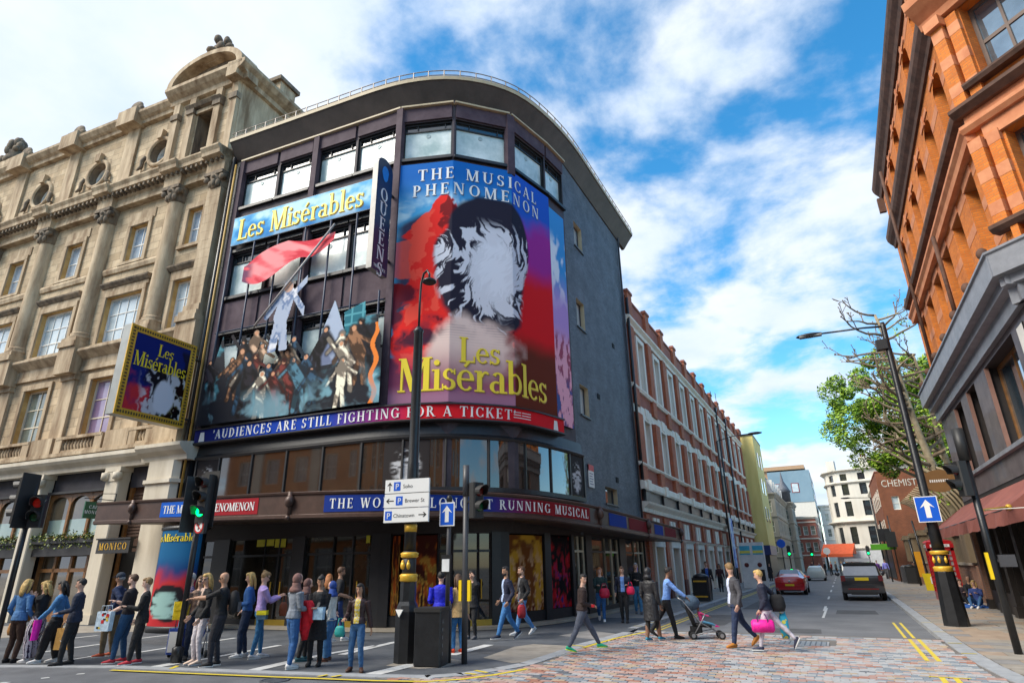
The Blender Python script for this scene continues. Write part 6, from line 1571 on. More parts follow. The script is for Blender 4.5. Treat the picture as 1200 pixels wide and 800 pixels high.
for x in (.3, 4.5, 9, 13.6): b.tube([(x, -.05, 2.9), (x, -1.33, 2.93)], .025, DARK, 6)
b.tube([(xa, -1.34, 2.96), (xb, -1.34, 2.96)], .03, DARK, 6); b.build('arm', aw)
b = MB(); b.tube([(13.9, -1.3, 3.0), (14.6, -1.9, 2.92)], .03, GOLD, 6); b.ball((13.9, -1.3, 3.0), .07, GOLD); b.tube([(14.6, -1.9, 2.92), (16.9, -1.6, 2.8)], .008, WHITE, 4); b.build('brass_fitting', aw)
ov = thing('oval_sign', 'brown oval hanging sign with pale lettering on the slate corner', 'sign', (4.35, 32.3, 5.05), -PI/2)
b = MB(); b.T = Matrix.Translation((0, 0, 0)); n = 24; b.extr([(.62*math.cos(2*PI*i/n), .48*math.sin(2*PI*i/n)) for i in range(n)], -.05, .05, M('tan_oval', (.20, .10, .03), .5)); 
o = b.build('board', ov); o.rotation_euler = (0, 0, PI/2)
b = MB(); b.T = Matrix.Rotation(PI/2, 4, 'Z'); 
for k in range(9): b.box(-.36+k*.08, -.31+k*.08, -.058, -.05, -.05, .06, WHITE)
b.build('lettering', ov)
b = MB(); b.tube([(0, .6, .0), (0, .45, 0)], .02, IRON, 6); b.tube([(0, .0, .45), (0, .0, .7), (0, .65, .7)], .02, IRON, 6); b.build('bracket', ov)

# ------------------------------------------------------------------ stone wall, curved ribs
sw_ = thing('boundary_wall', 'stone and pink brick boundary wall with square piers beyond the telephone box', 'wall', (5.9, 33, 0), PI/2)
# local x runs down the street, outward (-y local) faces +X world: flip so it faces the street
sw_.rotation_euler = (0, 0, PI/2)
BST = M('brown_sandstone', (.13, .095, .055), .85, var=0, col2=(.24, .18, .11), scale=1.5, bump=.4, bscale=14, streak=True); PST = M('pale_band_stone', (.40, .34, .27), .8)
b = MB(); b.box(0, 34, -.0, .4, .0, 1.55, PNKB); b.build('brick_base', sw_); b = MB(); b.box(0, 34, -.02, .47, 1.55, 1.68, PST); b.build('band', sw_)
b = MB(); b.box(0, 34, -.02, .35, 1.68, 3.0, BST); b.box(0, 34, -.1, .45, 3.0, 3.15, BST); b.build('upper_wall', sw_)
for k in range(6):
    x = 3+6*k; b = MB(); b.box(x-.7, x+.7, -.1, .75, 1.68, 3.45, BST); b.box(x-.82, x+.82, -.2, .88, 3.45, 3.62, BST); b.box(x-.7, x+.7, -.1, .78, 3.62, 3.8, BST); b.box(x-.65, x+.65, -.1, .6, 0, 1.55, PNKB); b.build('pier', sw_)
rc = thing('curved_rib_canopy', 'fan of curved stone-coloured ribs rising above the boundary wall', 'canopy', (5.9, 33, 0), 0)
RIB = M('stone_rib', (.42, .33, .20), .7, var=.2)
for k in range(19):
    y = 4.5+k*1.25; b = MB(); pts = []
    for i in range(9):
        t = i/8; a = t*rad(78); pts.append((1.1-.15-2.3*(1-math.cos(a)), 0, 3.2+3.1*math.sin(a)))
    b.tube(pts, [.10-.05*i/8 for i in range(9)], RIB, 6); b.build('rib', rc, (0, y, 0))
b = MB()
for i in range(8):
    t0 = rad(78)*i/8; t1 = rad(78)*(i+1)/8
    if i < 5: b.add([(1.15-2.3*(1-math.cos(t0)), 4, 3.15+3.1*math.sin(t0)), (1.15-2.3*(1-math.cos(t0)), 27, 3.15+3.1*math.sin(t0)), (1.15-2.3*(1-math.cos(t1)), 27, 3.15+3.1*math.sin(t1)), (1.15-2.3*(1-math.cos(t1)), 4, 3.15+3.1*math.sin(t1))], [(0, 1, 2, 3)], BST)
b.build('curved_sheet', rc)

# ------------------------------------------------------------------ trees
BARK = M('plane_tree_bark', (.20, .15, .09), .9, var=0, col2=(.40, .33, .21), scale=3.5, bump=.6, bscale=14)
BARKD = M('dark_branch_bark', (.13, .09, .055), .9, var=0, col2=(.26, .19, .12), scale=5, bump=.4, bscale=20)
LF = [M('leaf_'+n, c, .55, var=.2) for n, c in (('bright', (.32, .48, .03)), ('mid', (.17, .33, .02)), ('dark', (.035, .095, .012)), ('lime', (.30, .42, .04)))]
def knobbly(b, p, d, L, r, rg, depth, m):
    pts = [p.copy()]; rs = [r]; n = 6
    for i in range(n):
        d = (d+Vector((rg.uniform(-.34, .34), rg.uniform(-.34, .34), rg.uniform(-.16, .28)))).normalized(); p = p+d*(L/n); pts.append(p.copy()); rs.append(max(.020, r*(1-.66*(i+1)/n)))
        if depth > 0 and i in (2, 3, 4) and rg.random() < .75:
            dd = (d+Vector((rg.uniform(-1, 1), rg.uniform(-1, 1), rg.uniform(-.2, .9)))*.8).normalized(); knobbly(b, p.copy(), dd, L*rg.uniform(.3, .5), rs[-1]*.7, rg, depth-1, m)
    b.tube(pts, rs, m, 6); e = pts[-1]; k = rs[-1]
    for t in range(3): b.ball(tuple(e+Vector((rg.uniform(-1, 1), rg.uniform(-1, 1), rg.uniform(-1, 1)))*k*1.1), k*rg.uniform(1.2, 1.9), m, 6, 4)
def pollard(label, x, y, h, seed, r0=.42, lean=(0, 0), group=None, leafn=260):
    rg = random.Random(seed); t = thing('plane_tree', label, 'tree', (x, y, 0), 0, group)
    b = MB(); pts = []; rs = []
    for i in range(13): q = i/12; pts.append((lean[0]*q+.12*math.sin(q*9), lean[1]*q, h*q)); rs.append(r0*(1-.72*q)+.16*(1 if i == 0 else 0))
    b.tube(pts, rs, BARK, 12); b.build('trunk', t)
    z = 6.6; k = 0; c = MB()
    while z < h+.2:
        q = min(1, z/h); base = Vector((lean[0]*q, lean[1]*q, z)); a = rg.uniform(0, 2*PI) if k % 2 else rg.choice((PI, PI*1.15, PI*.85, 0.1))
        L = rg.uniform(3.0, 5.4)*(1-.35*q); knobbly(c, base, Vector((math.cos(a), math.sin(a), rg.uniform(-.02, .45))), L, .17*(1-.5*q), rg, 2, BARKD if k % 3 else BARK); z += rg.uniform(.24, .42); k += 1
    c.build('limbs', t)
    l = MB()
    for i in range(leafn):
        a = rg.uniform(0, 2*PI); r = rg.uniform(.3, 3); z = rg.uniform(4.5, h); 
        for j in range(5):
            p = Vector((math.cos(a)*r+rg.uniform(-.2, .2), math.sin(a)*r+rg.uniform(-.2, .2), z+rg.uniform(-.2, .2))); u = Vector((rg.uniform(-1, 1), rg.uniform(-1, 1), rg.uniform(-1, 1))).normalized()*.11; w = u.orthogonal().normalized()*.08; l.add([tuple(p-u), tuple(p+w), tuple(p+u), tuple(p-w)], [(0, 1, 2, 3)], LF[rg.choice((0, 3))])
    l.build('leaf_tufts', t)['kind'] = 'stuff'
    return t
pollard('tall pollarded plane tree with bare knobbly limbs rising behind the right-hand lamp post', 7.0, 46, 17.8, 5, .32, (-2.1, 0), leafn=60)
pollard('second pollarded plane tree with a pale trunk close to the slate building', 7.9, 49, 15.5, 9, .30, (-1.0, 0), leafn=80)
def leafy(label, x, y, h, rx, rz, seed, n=9000, s=.17, name='leafy_tree'):
    rg = random.Random(seed); t = thing(name, label, 'tree', (x, y, 0)); b = MB(); b.tube([(0, 0, 0), (.1, 0, h*.35), (0, .1, h*.7), (.1, 0, h*.95)], [.34, .27, .18, .05], BARK, 10)
    for k in range(9): a = rg.uniform(0, 2*PI); z = rg.uniform(h*.4, h*.85); b.tube([(0, 0, z), (math.cos(a)*rx*.4, math.sin(a)*rx*.4, z+.8), (math.cos(a)*rx*.8, math.sin(a)*rx*.8, z+1.3)], [.12, .08, .03], BARK, 6)
    b.build('trunk', t)
    cl = []
    for k in range(110):
        u = Vector((rg.gauss(0, 1), rg.gauss(0, 1), rg.gauss(0, 1))).normalized(); q = rg.uniform(.35, 1.0); cl.append((Vector((u.x*rx*q, u.y*rx*q, h-rz+u.z*rz*q)), rg.uniform(.5, 1.15)))
    vs = []; fs = []; mi = []
    for i in range(n):
        c, r = rg.choice(cl); u = Vector((rg.gauss(0, 1), rg.gauss(0, 1), rg.gauss(0, 1))).normalized(); p = c+u*r*rg.uniform(.55, 1.0); d = Vector((rg.uniform(-1, 1), rg.uniform(-1, 1), rg.uniform(-.6, .6))).normalized(); w = d.orthogonal().normalized(); k = s*rg.uniform(.6, 1.2); o = len(vs)
        vs += [tuple(p-d*k), tuple(p+w*k*.6), tuple(p+d*k), tuple(p-w*k*.6)]; fs.append((o, o+1, o+2, o+3)); mi.append(rg.choices((0, 1, 2, 3), (4, 4, 2, 2))[0])
    me = bpy.data.meshes.new('crown'); me.from_pydata(vs, [], fs)
    for m in LF: me.materials.append(m)
    me.polygons.foreach_set('material_index', mi); me.update(); link('crown', me, t); return t
leafy('broad bright green leafy tree behind the pollarded planes, above the chemist wall', 6.4, 57, 18.2, 6.0, 5.2, 3, 46000, .135)
leafy('smaller darker green tree filling the gap beside the slate building', 10.2, 54, 15.5, 4.0, 5.2, 8, 22000, .135)
# ------------------------------------------------------------------ street furniture
SBLUE = M('sign_blue', (.006, .10, .58), .35, var=0); SWH = M('sign_white', (.78, .78, .76), .4, var=0); SBK = M('sign_black', (.02, .02, .02), .5, var=0)
def onfront(ob): return ob
def lamp_base(b, m=IRON, s=1.0):
    b.lathe([(.36*s, 0), (.36*s, .06), (.33*s, .1), (.25*s, 1.38), (.24*s, 1.42)], m, n=8, smooth=False)
def band(parent, z, s=1.0):
    b = MB(); b.lathe([(.20*s, 0), (.20*s, .62)], SBK, (0, 0, z), 14); b.build('black_drum', parent)
    for zz, hh in ((z-.02, .17), (z+.48, .12)):
        b = MB(); b.lathe([(.22*s, 0), (.26*s, .03), (.25*s, hh*.5), (.27*s, hh*.8), (.22*s, hh)], GOLD, (0, 0, zz), 16); b.build('gold_band', parent)
    b = MB(); q = .205*s; b.ball((0, 0, z+.32), (.2*s+.015, .2*s+.015, .09), GOLD, 12, 6) if False else None
    for a in (-60, -110, -160):
        ca, sa = math.cos(rad(a)), math.sin(rad(a)); b.ball((q*ca, q*sa, z+.32), (.05, .05, .09), GOLD, 6, 4); b.ball((q*ca*1.02, q*sa*1.02, z+.40), (.025, .025, .04), GOLD, 6, 4)
    b.build('gold_emblem', parent)
def plate_sign(parent, w, h, face_rz, loc, poly_fn, edge=SWH, back=GREYM):
    s = bpy.data.objects.new('sign_plate', None); 
    b = MB(); b.box(-w/2, w/2, -.02, .02, -h/2, h/2, edge); o = b.build('sign_plate', parent, loc, (0, 0, face_rz)); poly_fn(o, w, h); return o
# 1 central lamp post with the parking board
L1 = G(475, 775.5); lp = thing('lamp_post', 'black lamp post with gold bands and a white parking direction board beside the black bin', 'lamp post', L1)
b = MB(); b.lathe([(.255, 0), (.255, 1.0), (.22, 1.12), (.18, 1.2), (.18, 1.6)], IRON, n=8, smooth=False); b.build('base', lp); band(lp, 1.62, .78)
b = MB(); b.lathe([(.135, 2.2), (.135, 4.2), (.125, 4.25), (.115, 7.55), (.14, 7.6), (.05, 7.72)], IRON, n=14); b.build('shaft', lp)
b = MB(); b.tube([(0, 0, 7.6), (0, 0, 8.5), (.02, -.0, 8.95), (.10, -.01, 9.22), (.22, -.03, 9.28), (.30, -.04, 9.15), (.31, -.04, 8.98)], .03, IRON, 8); b.build('neck', lp)
b = MB(); b.lathe([(.05, .1), (.17, .03), (.19, -.02), (.15, -.05)], IRON, (.31, -.04, 8.93), 14); b.build('lamp_head', lp)
b = MB(); b.lathe([(.14, 0), (.15, .16)], GOLD, (0, 0, 2.66), 12); b.build('gold_collar', lp)
b = MB(); b.extr([(-.1, 1.05), (.1, 1.05), (0, .9)], -.30, -.27, SWH); b.build('triangle_plate', lp)
bd = thing('direction_sign', 'white parking direction board reading Soho, Brewer St and Chinatown on the gold-banded lamp post', 'sign', (L1.x, L1.y-.19, 0), rad(10))
def arrow(x, y, s, ang):
    p = [(-.5, -.07), (.12, -.07), (-.06, -.30), (.10, -.30), (.5, 0), (.10, .30), (-.06, .30), (.12, .07), (-.5, .07)]
    p = [(-.5, -.06), (.2, -.06), (.02, -.26), (.16, -.26), (.5, 0), (.16, .26), (.02, .26), (.2, .06), (-.5, .06)]
    c, sn = math.cos(rad(ang)), math.sin(rad(ang)); return [[(x+s*(a*c-b_*sn), y+s*(a*sn+b_*c)) for a, b_ in p[:5]+[(.2, .06), (-.5, .06)]]][:0]+[[(x+s*(a*c-b_*sn), y+s*(a*sn+b_*c)) for a, b_ in q] for q in ([(-.5, -.06), (.3, -.06), (.3, .06), (-.5, .06)], [(.5, 0), (.16, .28), (.02, .28), (.26, .0)], [(.5, 0), (.26, 0), (.02, -.28), (.16, -.28)])]
BW_, BH_ = 1.12, .315
for i, (tx, ar, ax, pxx, tx0) in enumerate((('Soho', 90, -.44, -.25, -.1), ('Brewer St', 180, -.42, -.18, -.04), ('Chinatown', 0, .42, -.44, -.32))):
    z = 3.83-i*(BH_+.012)-BH_/2
    b = MB(); b.box(-BW_/2, BW_/2, -.03, .03, z-BH_/2, z+BH_/2, SWH); o = b.build('board', bd)
    b = MB(); mp = lambda x, y, of: (x, -of, y)
    b.box(-BW_/2, BW_/2, -.031, -.0302, z-BH_/2, z-BH_/2+.006, SBK)
    for p in arrow(ax, z, .2, ar): flat_poly(b, [p], SBK, mp, .033)
    b.box(pxx-.085, pxx+.085, -.034, -.0305, z-.1, z+.1, SBLUE); ps, w = sans_polys('P', .13); flat_poly(b, [[(x+pxx-w/2, y+z-.065) for x, y in p] for p in ps], SWH, mp, .037)
    ps, w = sans_polys(tx, .085); fit = min(1, {0: .3, 1: .56, 2: .56}[i]/w) if i else 1; flat_poly(b, [[(x*fit+tx0, y+z-.045) for x, y in p] for p in ps], SBK, mp, .034)
    b.build('lettering', o)
b = MB(); b.box(-.2, .2, .03, .06, 3.7, 3.75, GREYM); b.box(-.2, .2, .03, .06, 3.0, 3.05, GREYM); b.build('clamp', bd)
# 2 right-hand lamp post
L2 = G(1122, 733); lp2 = thing('lamp_post', 'tall black lamp post with gold bands and a long arm on the right pavement', 'lamp post', L2)
b = MB(); b.lathe([(.34, 0), (.335, .16), (.26, 1.5), (.24, 1.6)], IRON, n=8, smooth=False); b.build('base', lp2); band(lp2, 1.52)
b = MB(); b.lathe([(.17, 2.1), (.15, 3.2), (.13, 3.25), (.085, 9.6), (.06, 9.75)], IRON, n=14); b.build('shaft', lp2)
b = MB(); b.tube([(0, 0, 9.6), (-.6, 0, 9.66), (-1.9, 0, 9.70)], [.04, .035, .035], IRON, 8); b.build('arm', lp2)
b = MB(); b.ball((-2.35, 0, 9.70), (.48, .16, .09), IRON, 14, 6); b.box(-2.7, -1.95, -.12, .12, 9.64, 9.69, M('lamp_lens', (.3, .3, .28), .2)); b.build('lamp_head', lp2)
b = MB(); b.box(-.35, -.02, -.16, .16, 8.75, 9.1, SBK); b.build('control_box', lp2)
def oneway(name, label, loc, rz, w, h, parent=None):
    s = thing(name, label, 'sign', loc, rz); b = MB(); b.box(-w/2, w/2, -.015, .015, -h/2, h/2, SWH); b.build('plate', s)
    b = MB(); b.box(-w/2+.025, w/2-.025, -.019, -.016, -h/2+.025, h/2-.025, SBLUE)
    k = h/.6; mp = lambda x, y, of: (x, -of, y)
    flat_poly(b, [[(-.055*k, -.2*k), (.055*k, -.2*k), (.055*k, .08*k), (-.055*k, .08*k)], [(-.15*k, .03*k), (-.055*k, .08*k), (0, .22*k)], [(.15*k, .03*k), (0, .22*k), (.055*k, .08*k)], [(-.055*k, .08*k), (.055*k, .08*k), (0, .22*k)]], SWH, mp, .022); b.build('arrow', s)
    b = MB(); b.box(-.1, .1, .015, .07, -.03, .03, GREYM); b.build('clamp', s); return s
oneway('one_way_sign', 'blue one-way sign with a white arrow on the right-hand lamp post', (L2.x-.05, L2.y-.24, 3.35), rad(-8), .62, .78)
# 3 pole with small one-way sign and notice
L3 = G(523, 776); pz = thing('sign_post', 'thin dark post with a small framed notice behind the black bin', 'sign post', L3)
b = MB(); b.tube([(0, 0, 0), (0, 0, 1.05)], .10, IRON, 10); b.tube([(0, 0, 1.05), (0, 0, 3.35)], .05, GREYM, 10); b.ball((0, 0, 3.36), (.07, .07, .1), IRON); b.build('post', pz)
b = MB(); b.box(-.12, .12, -.1, -.05, 1.78, 2.15, IRON); b.build('notice_frame', pz); b = MB(); b.box(-.095, .095, -.108, -.1, 1.8, 2.06, M('notice_sheet', (.6, .62, .64), .4)); b.build('notice_sheet', pz)
oneway('one_way_sign', 'small blue one-way sign with a white arrow on the thin post left of centre', (L3.x, L3.y-.08, 3.02), rad(8), .37, .52)
# 4 black bin
L4 = G(505, 779); bn_ = thing('planter_box', 'tall square black street bin beside the gold-banded lamp post', 'bin', L4, rad(12))
b = MB(); b.box(-.29, .29, -.26, .26, .02, 1.02, IRON, .02); b.build('body', bn_); b = MB(); b.box(-.31, .31, -.28, .28, 1.02, 1.1, SBK, .02); b.build('lid', bn_); b = MB(); b.box(-.27, .27, -.24, .24, 0, .03, SBK); b.build('foot', bn_)
b = MB()
for k in range(5): b.box(.292, .296, -.15, -.11, .2+k*.15, .27+k*.15, M('faint_white_print', (.18, .18, .18), .6))
b.build('side_print', bn_)
# traffic lights
def head(parent, loc, rz, lit=None, n=3, plate=True):
    h = .33*n+.12; b = MB(); b.box(-.15, .15, -.09, .12, -h/2, h/2, SBK, .03)
    if plate: b.box(-.24, .24, .1, .12, -h/2-.1, h/2+.1, SBK, .0)
    o = b.build('signal_head', parent, loc, (0, 0, rz))
    for i in range(n):
        z = h/2-.2-.33*i; col = (('red', (.10, .006, .004)), ('amber', (.12, .05, .004)), ('green', (.004, .06, .02)))[i if n == 3 else (0, 2)[i]]
        m = M('signal_glow_green', (.0, .95, .16), .3, var=0, emit=3.) if lit == col[0] == 'green' else (M('signal_glow_red', (.35, .01, .005), .3, var=0, emit=.12) if lit == col[0] == 'red' else M('signal_lens_'+col[0], col[1], .2, var=0))
        b = MB(); b.lathe([(.115, 0), (.10, .025), (.05, .04)], m, n=16); b.build('lens', o, (0, -.09, z), (PI/2, 0, 0))
        b = MB(); vs = []; fs = []
        for k in range(13):
            a = rad(-30+240*k/12); ca, sa = math.cos(a), math.sin(a); d = .26 if 1 else .2
            vs += [(.135*ca, 0, .135*sa), (.135*ca, -d*(.55+.45*max(0, sa)), .135*sa), (.12*ca, -d*(.55+.45*max(0, sa)), .12*sa), (.12*ca, 0, .12*sa)]
        for k in range(12):
            for j in range(3): a = k*4+j; fs.append((a, a+4, a+5, a+1))
        b.add(vs, fs, SBK); b.build('hood', o, (0, -.09, z))
    return o
L5 = G(206, 776); t5 = thing('traffic_light', 'black traffic light showing green above a round no-left-turn sign', 'traffic light', L5)
b = MB(); b.tube([(0, 0, 0), (0, 0, 4.1)], .065, IRON, 12); b.lathe([(.12, 0), (.12, .3), (.07, .34)], IRON, n=12); b.build('pole', t5)
head(t5, (.28, -.12, 3.52), rad(8), 'green'); head(t5, (-.30, .0, 3.42), rad(-112)); b = MB(); b.box(-.22, .22, -.04, .04, 3.2, 3.26, IRON); b.box(-.22, .22, -.04, .04, 3.8, 3.86, IRON); b.build('bracket', t5)
b = MB(); b.box(.10, .46, -.16, -.08, 2.72, 3.05, SBK); b.build('sign_box', t5)
def disc(b, r, y, m, cx=0, cz=0, n=24): b.add([(cx+r*math.cos(2*PI*i/n), y, cz+r*math.sin(2*PI*i/n)) for i in range(n)], [tuple(range(n))], m)
rds = M('sign_red', (.62, .015, .015), .4, var=0)
b = MB(); disc(b, .155, -.165, rds); disc(b, .12, -.170, SWH); flat_poly(b, [[(-.02, -.08), (.02, -.08), (.02, .02), (-.02, .02)], [(-.02, .02), (.02, .02), (.02, .055), (-.05, .055), (-.05, .02)], [(-.095, .038), (-.045, -.01), (-.045, .085)]], SBK, lambda x, y, o: (x, -o, y), .173); flat_poly(b, [[(-.1, .075), (-.085, .09), (.1, -.075), (.085, -.09)]], rds, lambda x, y, o: (x, -o, y), .176)
b.build('no_left_turn_plate', t5, (.28, 0, 2.88))
L6 = Vector((-17.75, 8.3, 0)); t6 = thing('traffic_light', 'black traffic light at the far left edge, seen against the pale pilaster', 'traffic light', L6)
b = MB(); b.tube([(0, 0, 0), (0, 0, 4.0)], .06, IRON, 12); b.build('pole', t6); head(t6, (-.02, -.2, 3.6), rad(-75)); head(t6, (.28, .05, 3.35), rad(40), 'red', 2, False); b = MB(); b.tube([(.3, .2, 3.7), (.45, .1, 3.6), (.42, 0, 3.4)], .02, IRON, 6); b.build('cable', t6)
L7 = G(544, 777); t7 = thing('traffic_light', 'slim black signal post with yellow side strips and a two-lamp head turned right', 'traffic light', L7)
b = MB(); b.tube([(0, 0, 0), (0, 0, 3.95)], .062, GREYM, 12); b.tube([(0, 0, 3.4), (0, 0, 4.1)], .075, GREYM, 12); b.build('pole', t7); head(t7, (.26, .05, 3.3), rad(70), None, 2, False)
b = MB(); b.box(.06, .14, -.04, .04, 3.25, 3.3, IRON); b.build('bracket', t7)
YR_ = M('yellow_strip', (.80, .56, .01), .4, var=0)
for s in (-1, 1): b = MB(); b.box(s*.11-.035, s*.11+.035, -.03, .03, 1.2, 1.62, YR_); b.box(s*.08-.03, s*.08+.02, -.015, .015, 1.35, 1.4, IRON); b.build('yellow_strip', t7)
L8 = G(1194, 766); t8 = thing('traffic_light', 'black traffic light with a yellow strip on the right pavement, hoods turned to the road', 'traffic light', L8)
b = MB(); b.tube([(0, 0, 0), (0, 0, 4.2)], .075, IRON, 12); b.tube([(0, 0, 4.0), (0, 0, 4.75)], .12, SBK, 10); b.build('pole', t8); head(t8, (-.16, -.05, 3.6), rad(-72), None, 2, False)
b = MB(); b.box(-.12, -.06, -.05, .05, 1.45, 2.0, YR_); b.build('yellow_strip', t8); b = MB(); b.box(.1, .4, -.06, .06, 1.7, 1.95, GREYM); b.box(-.0, .12, -.02, .02, 1.8, 1.86, GREYM); b.build('push_button_box', t8)
# side-street lamps on the brick building
for (x, y, z, L, lab) in ((-6.6, 45.5, 10.1, 2.3, 'slim black street lamp with a flat head in front of the brick building'),):
    t = thing('street_lamp', lab, 'street lamp', (x, y, 0)); b = MB(); b.tube([(0, 0, 0), (0, 0, 1.6)], .12, IRON, 10); b.tube([(0, 0, 1.6), (0, 0, z)], .06, IRON, 8); b.build('pole', t)
    b = MB(); b.tube([(0, 0, z), (L*.5, 0, z+.25), (L, 0, z+.3)], .03, IRON, 6); b.build('arm', t); b = MB(); b.ball((L+.35, 0, z+.3), (.5, .15, .1), IRON); b.build('lamp_head', t)
t = thing('street_lamp', 'thin black street lamp in front of the white corner building', 'street lamp', (3.9, 78, 0)); b = MB(); b.tube([(0, 0, 0), (0, 0, 8.2)], .08, IRON, 8); b.build('pole', t); b = MB(); b.tube([(0, 0, 8.2), (-2.0, 0, 8.3)], .04, IRON, 6); b.build('arm', t); b = MB(); b.ball((-2.4, 0, 8.3), (.5, .15, .1), IRON); b.build('lamp_head', t)
t = thing('signal_box', 'black box on a wall bracket high on the white building side', 'box', (4.3, 66, 0)); b = MB(); b.tube([(0, 0, 0), (0, 0, 5.6)], .05, IRON, 6); b.build('post', t); b = MB(); b.box(-.5, .3, -.2, .2, 2.9, 4.2, SBK); b.build('case', t)
# litter bin on the left pavement
def litter(label, x, y, rz, h=1.15, w=.42, m=IRON, gold=True, name='litter_bin'):
    t = thing(name, label, 'litter bin', (x, y, 0), rz); b = MB(); b.box(-w, w, -w*.8, w*.8, .05, h, m, .08); b.build('body', t); b = MB(); b.lathe([(w*.98, 0), (w*.9, .1), (w*.4, .2), (.02, .22)], m, (0, 0, h), 12, sy=.85); b.build('lid', t)
    if gold:
        for z in (.22, h-.2): q = MB(); q.box(-w*.8, w*.8, -w*.82, -w*.79, z, z+.07, GOLD); q.build('gold_band', t)
    return t
litter('black litter bin with gold bands on the left pavement by the brick building', -6.75, 34.6, 0)
litter('black wheeled litter bin, nearer of the pair on the far right pavement', 4.75, 61, 0, 1.25, .4, SBK, False); litter('dark grey litter bin, farther of the pair on the far right pavement', 4.6, 63.2, 0, 1.2, .4, GREYM, False)
# yellow plastic bag-like stand
t = thing('floor_stand', 'bright yellow floor-standing notice stand on the right pavement before the wall', 'sign stand', (4.75, 48.5, 0)); YP = M('yellow_plastic', (.78, .58, .01), .45, var=.1)
b = MB(); b.add([(-.3, 0, 0), (.3, 0, 0), (.34, 0, 1.0), (-.38, 0, 1.0), (-.3, .35, 0), (.3, .35, 0), (.34, .2, 1.0), (-.38, .2, 1.0)], [(0, 1, 2, 3), (1, 5, 6, 2), (5, 4, 7, 6), (4, 0, 3, 7), (3, 2, 6, 7)], YP); b.build('panel', t); b = MB(); b.box(.0, .24, -.02, -.001, .4, .8, SWH); b.build('notice', t)
# bollard pair and a yellow panel
t = thing('post', 'black post with a long yellow panel standing by the far boundary wall', 'post', (4.95, 57.5, 0)); b = MB(); b.tube([(0, 0, 0), (-.1, 0, 3.3)], .09, IRON, 8); b.build('post', t); b = MB(); b.box(.0, .42, -.06, .06, .6, 2.4, M('amber_panel', (.62, .28, .01), .5)); b.build('panel', t)
t = thing('post', 'thin leaning black post just beyond the yellow floor stand', 'post', (5.05, 52, 0)); b = MB(); b.tube([(0, 0, 0), (-.25, 0, 4.4)], .06, IRON, 8); b.build('post', t)
# telephone box
PR = M('telephone_red', (.42, .008, .012), .35, var=.15, coat=.3); tb = thing('telephone_box', 'red telephone box with small glazed panes beside the boundary wall', 'telephone box', (4.4, 38.2, 0)); tb.scale = (1.2, 1.1, 1.07)
b = MB(); b.box(-.46, .46, -.46, .46, 0, .35, PR); 
for sx in (-1, 1):
    for sy in (-1, 1): b.box(sx*.40-.06, sx*.40+.06, sy*.40-.06, sy*.40+.06, .35, 2.2, PR)
b.box(-.46, .46, -.46, .46, 2.1, 2.22, PR); b.build('frame', tb)
b = MB(); b.box(-.48, .48, -.48, .48, 2.22, 2.42, PR); b.prism([(-.42, -.42), (.42, -.42), (.42, .42), (-.42, .42)], 2.42, 2.5, PR); b.lathe([(.56, 0), (.45, .09), (.2, .16), (.02, .18)], PR, (0, 0, 2.46), 4, smooth=False); b.build('roof', tb)
PANE = glassmat('phone_box_glass', (.20, .20, .20), .08, col2=(.42, .36, .34), scale=4)
for rz in (0, PI/2, PI, -PI/2):
    d = MB()
    for i in range(1, 8): d.box(-.34, .34, -.44, -.40, .35+i*.219-.02, .35+i*.219+.02, PR)
    for x in (-.22, .22): d.box(x-.012, x+.012, -.44, -.40, .35, 2.1, PR)
    o = d.build('glazing_bars', tb, None, (0, 0, rz)); g = MB(); g.add([(-.34, -.41, .35), (.34, -.41, .35), (.34, -.41, 2.1), (-.34, -.41, 2.1)], [(0, 1, 2, 3)], PANE); g.build('pane', o)
    s = MB(); s.box(-.34, .34, -.492, -.48, 2.26, 2.38, SWH); s.build('fascia_panel', tb, None, (0, 0, rz))
    s = MB(); ps, w = sans_polys('TELEPHONE', .07); flat_poly(s, [[(x-w/2, y+2.285) for x, y in p] for p in ps], SBK, lambda x, y, o: (x, -o, y), .494); s.build('lettering', tb, None, (0, 0, rz))
# white poster kiosk by the left kerb with red dots
t = thing('poster_kiosk', 'white advertising kiosk with coloured panels on the left kerb beyond the couple', 'kiosk', (-6.2, 53, 0)); b = MB(); b.box(-.85, .9, -.4, .4, 0, 3.3, M('kiosk_white', (.6, .62, .62), .5)); b.build('case', t)
for x in (-.45, .5): b = MB(); b.box(x-.38, x+.38, -.42, -.405, 2.4, 3.05, M('kiosk_cyan', (.05, .38, .55), .4)); b.box(x-.38, x+.38, -.425, -.421, 2.5, 2.7, M('kiosk_yellow', (.65, .6, .1), .4)); b.build('picture', t)
for x in (-.45, .5): b = MB(); b.ball((x, -.41, 1.65), (.17, .02, .17), M('kiosk_dark_red', (.10, .01, .01), .4), 10, 6); b.build('dot', t)
b = MB(); b.box(.1, .8, -.42, -.405, .5, 1.3, SBK); b.build('dark_panel', t)
for (nm, lab, x, y, h, col) in (('round_sign', 'small round blue sign on a post down the far street', -5.4, 72, 3.6, SBLUE), ('round_sign', 'small round white sign on a post farther down the street', -1.6, 92, 3.0, SWH)):
    t = thing(nm, lab, 'sign', (x, y, 0)); b = MB(); b.tube([(0, 0, 0), (0, 0, h)], .05, IRON, 6); b.build('post', t); b = MB(); disc(b, .42, -.06, col, 0, h); b.build('plate', t)
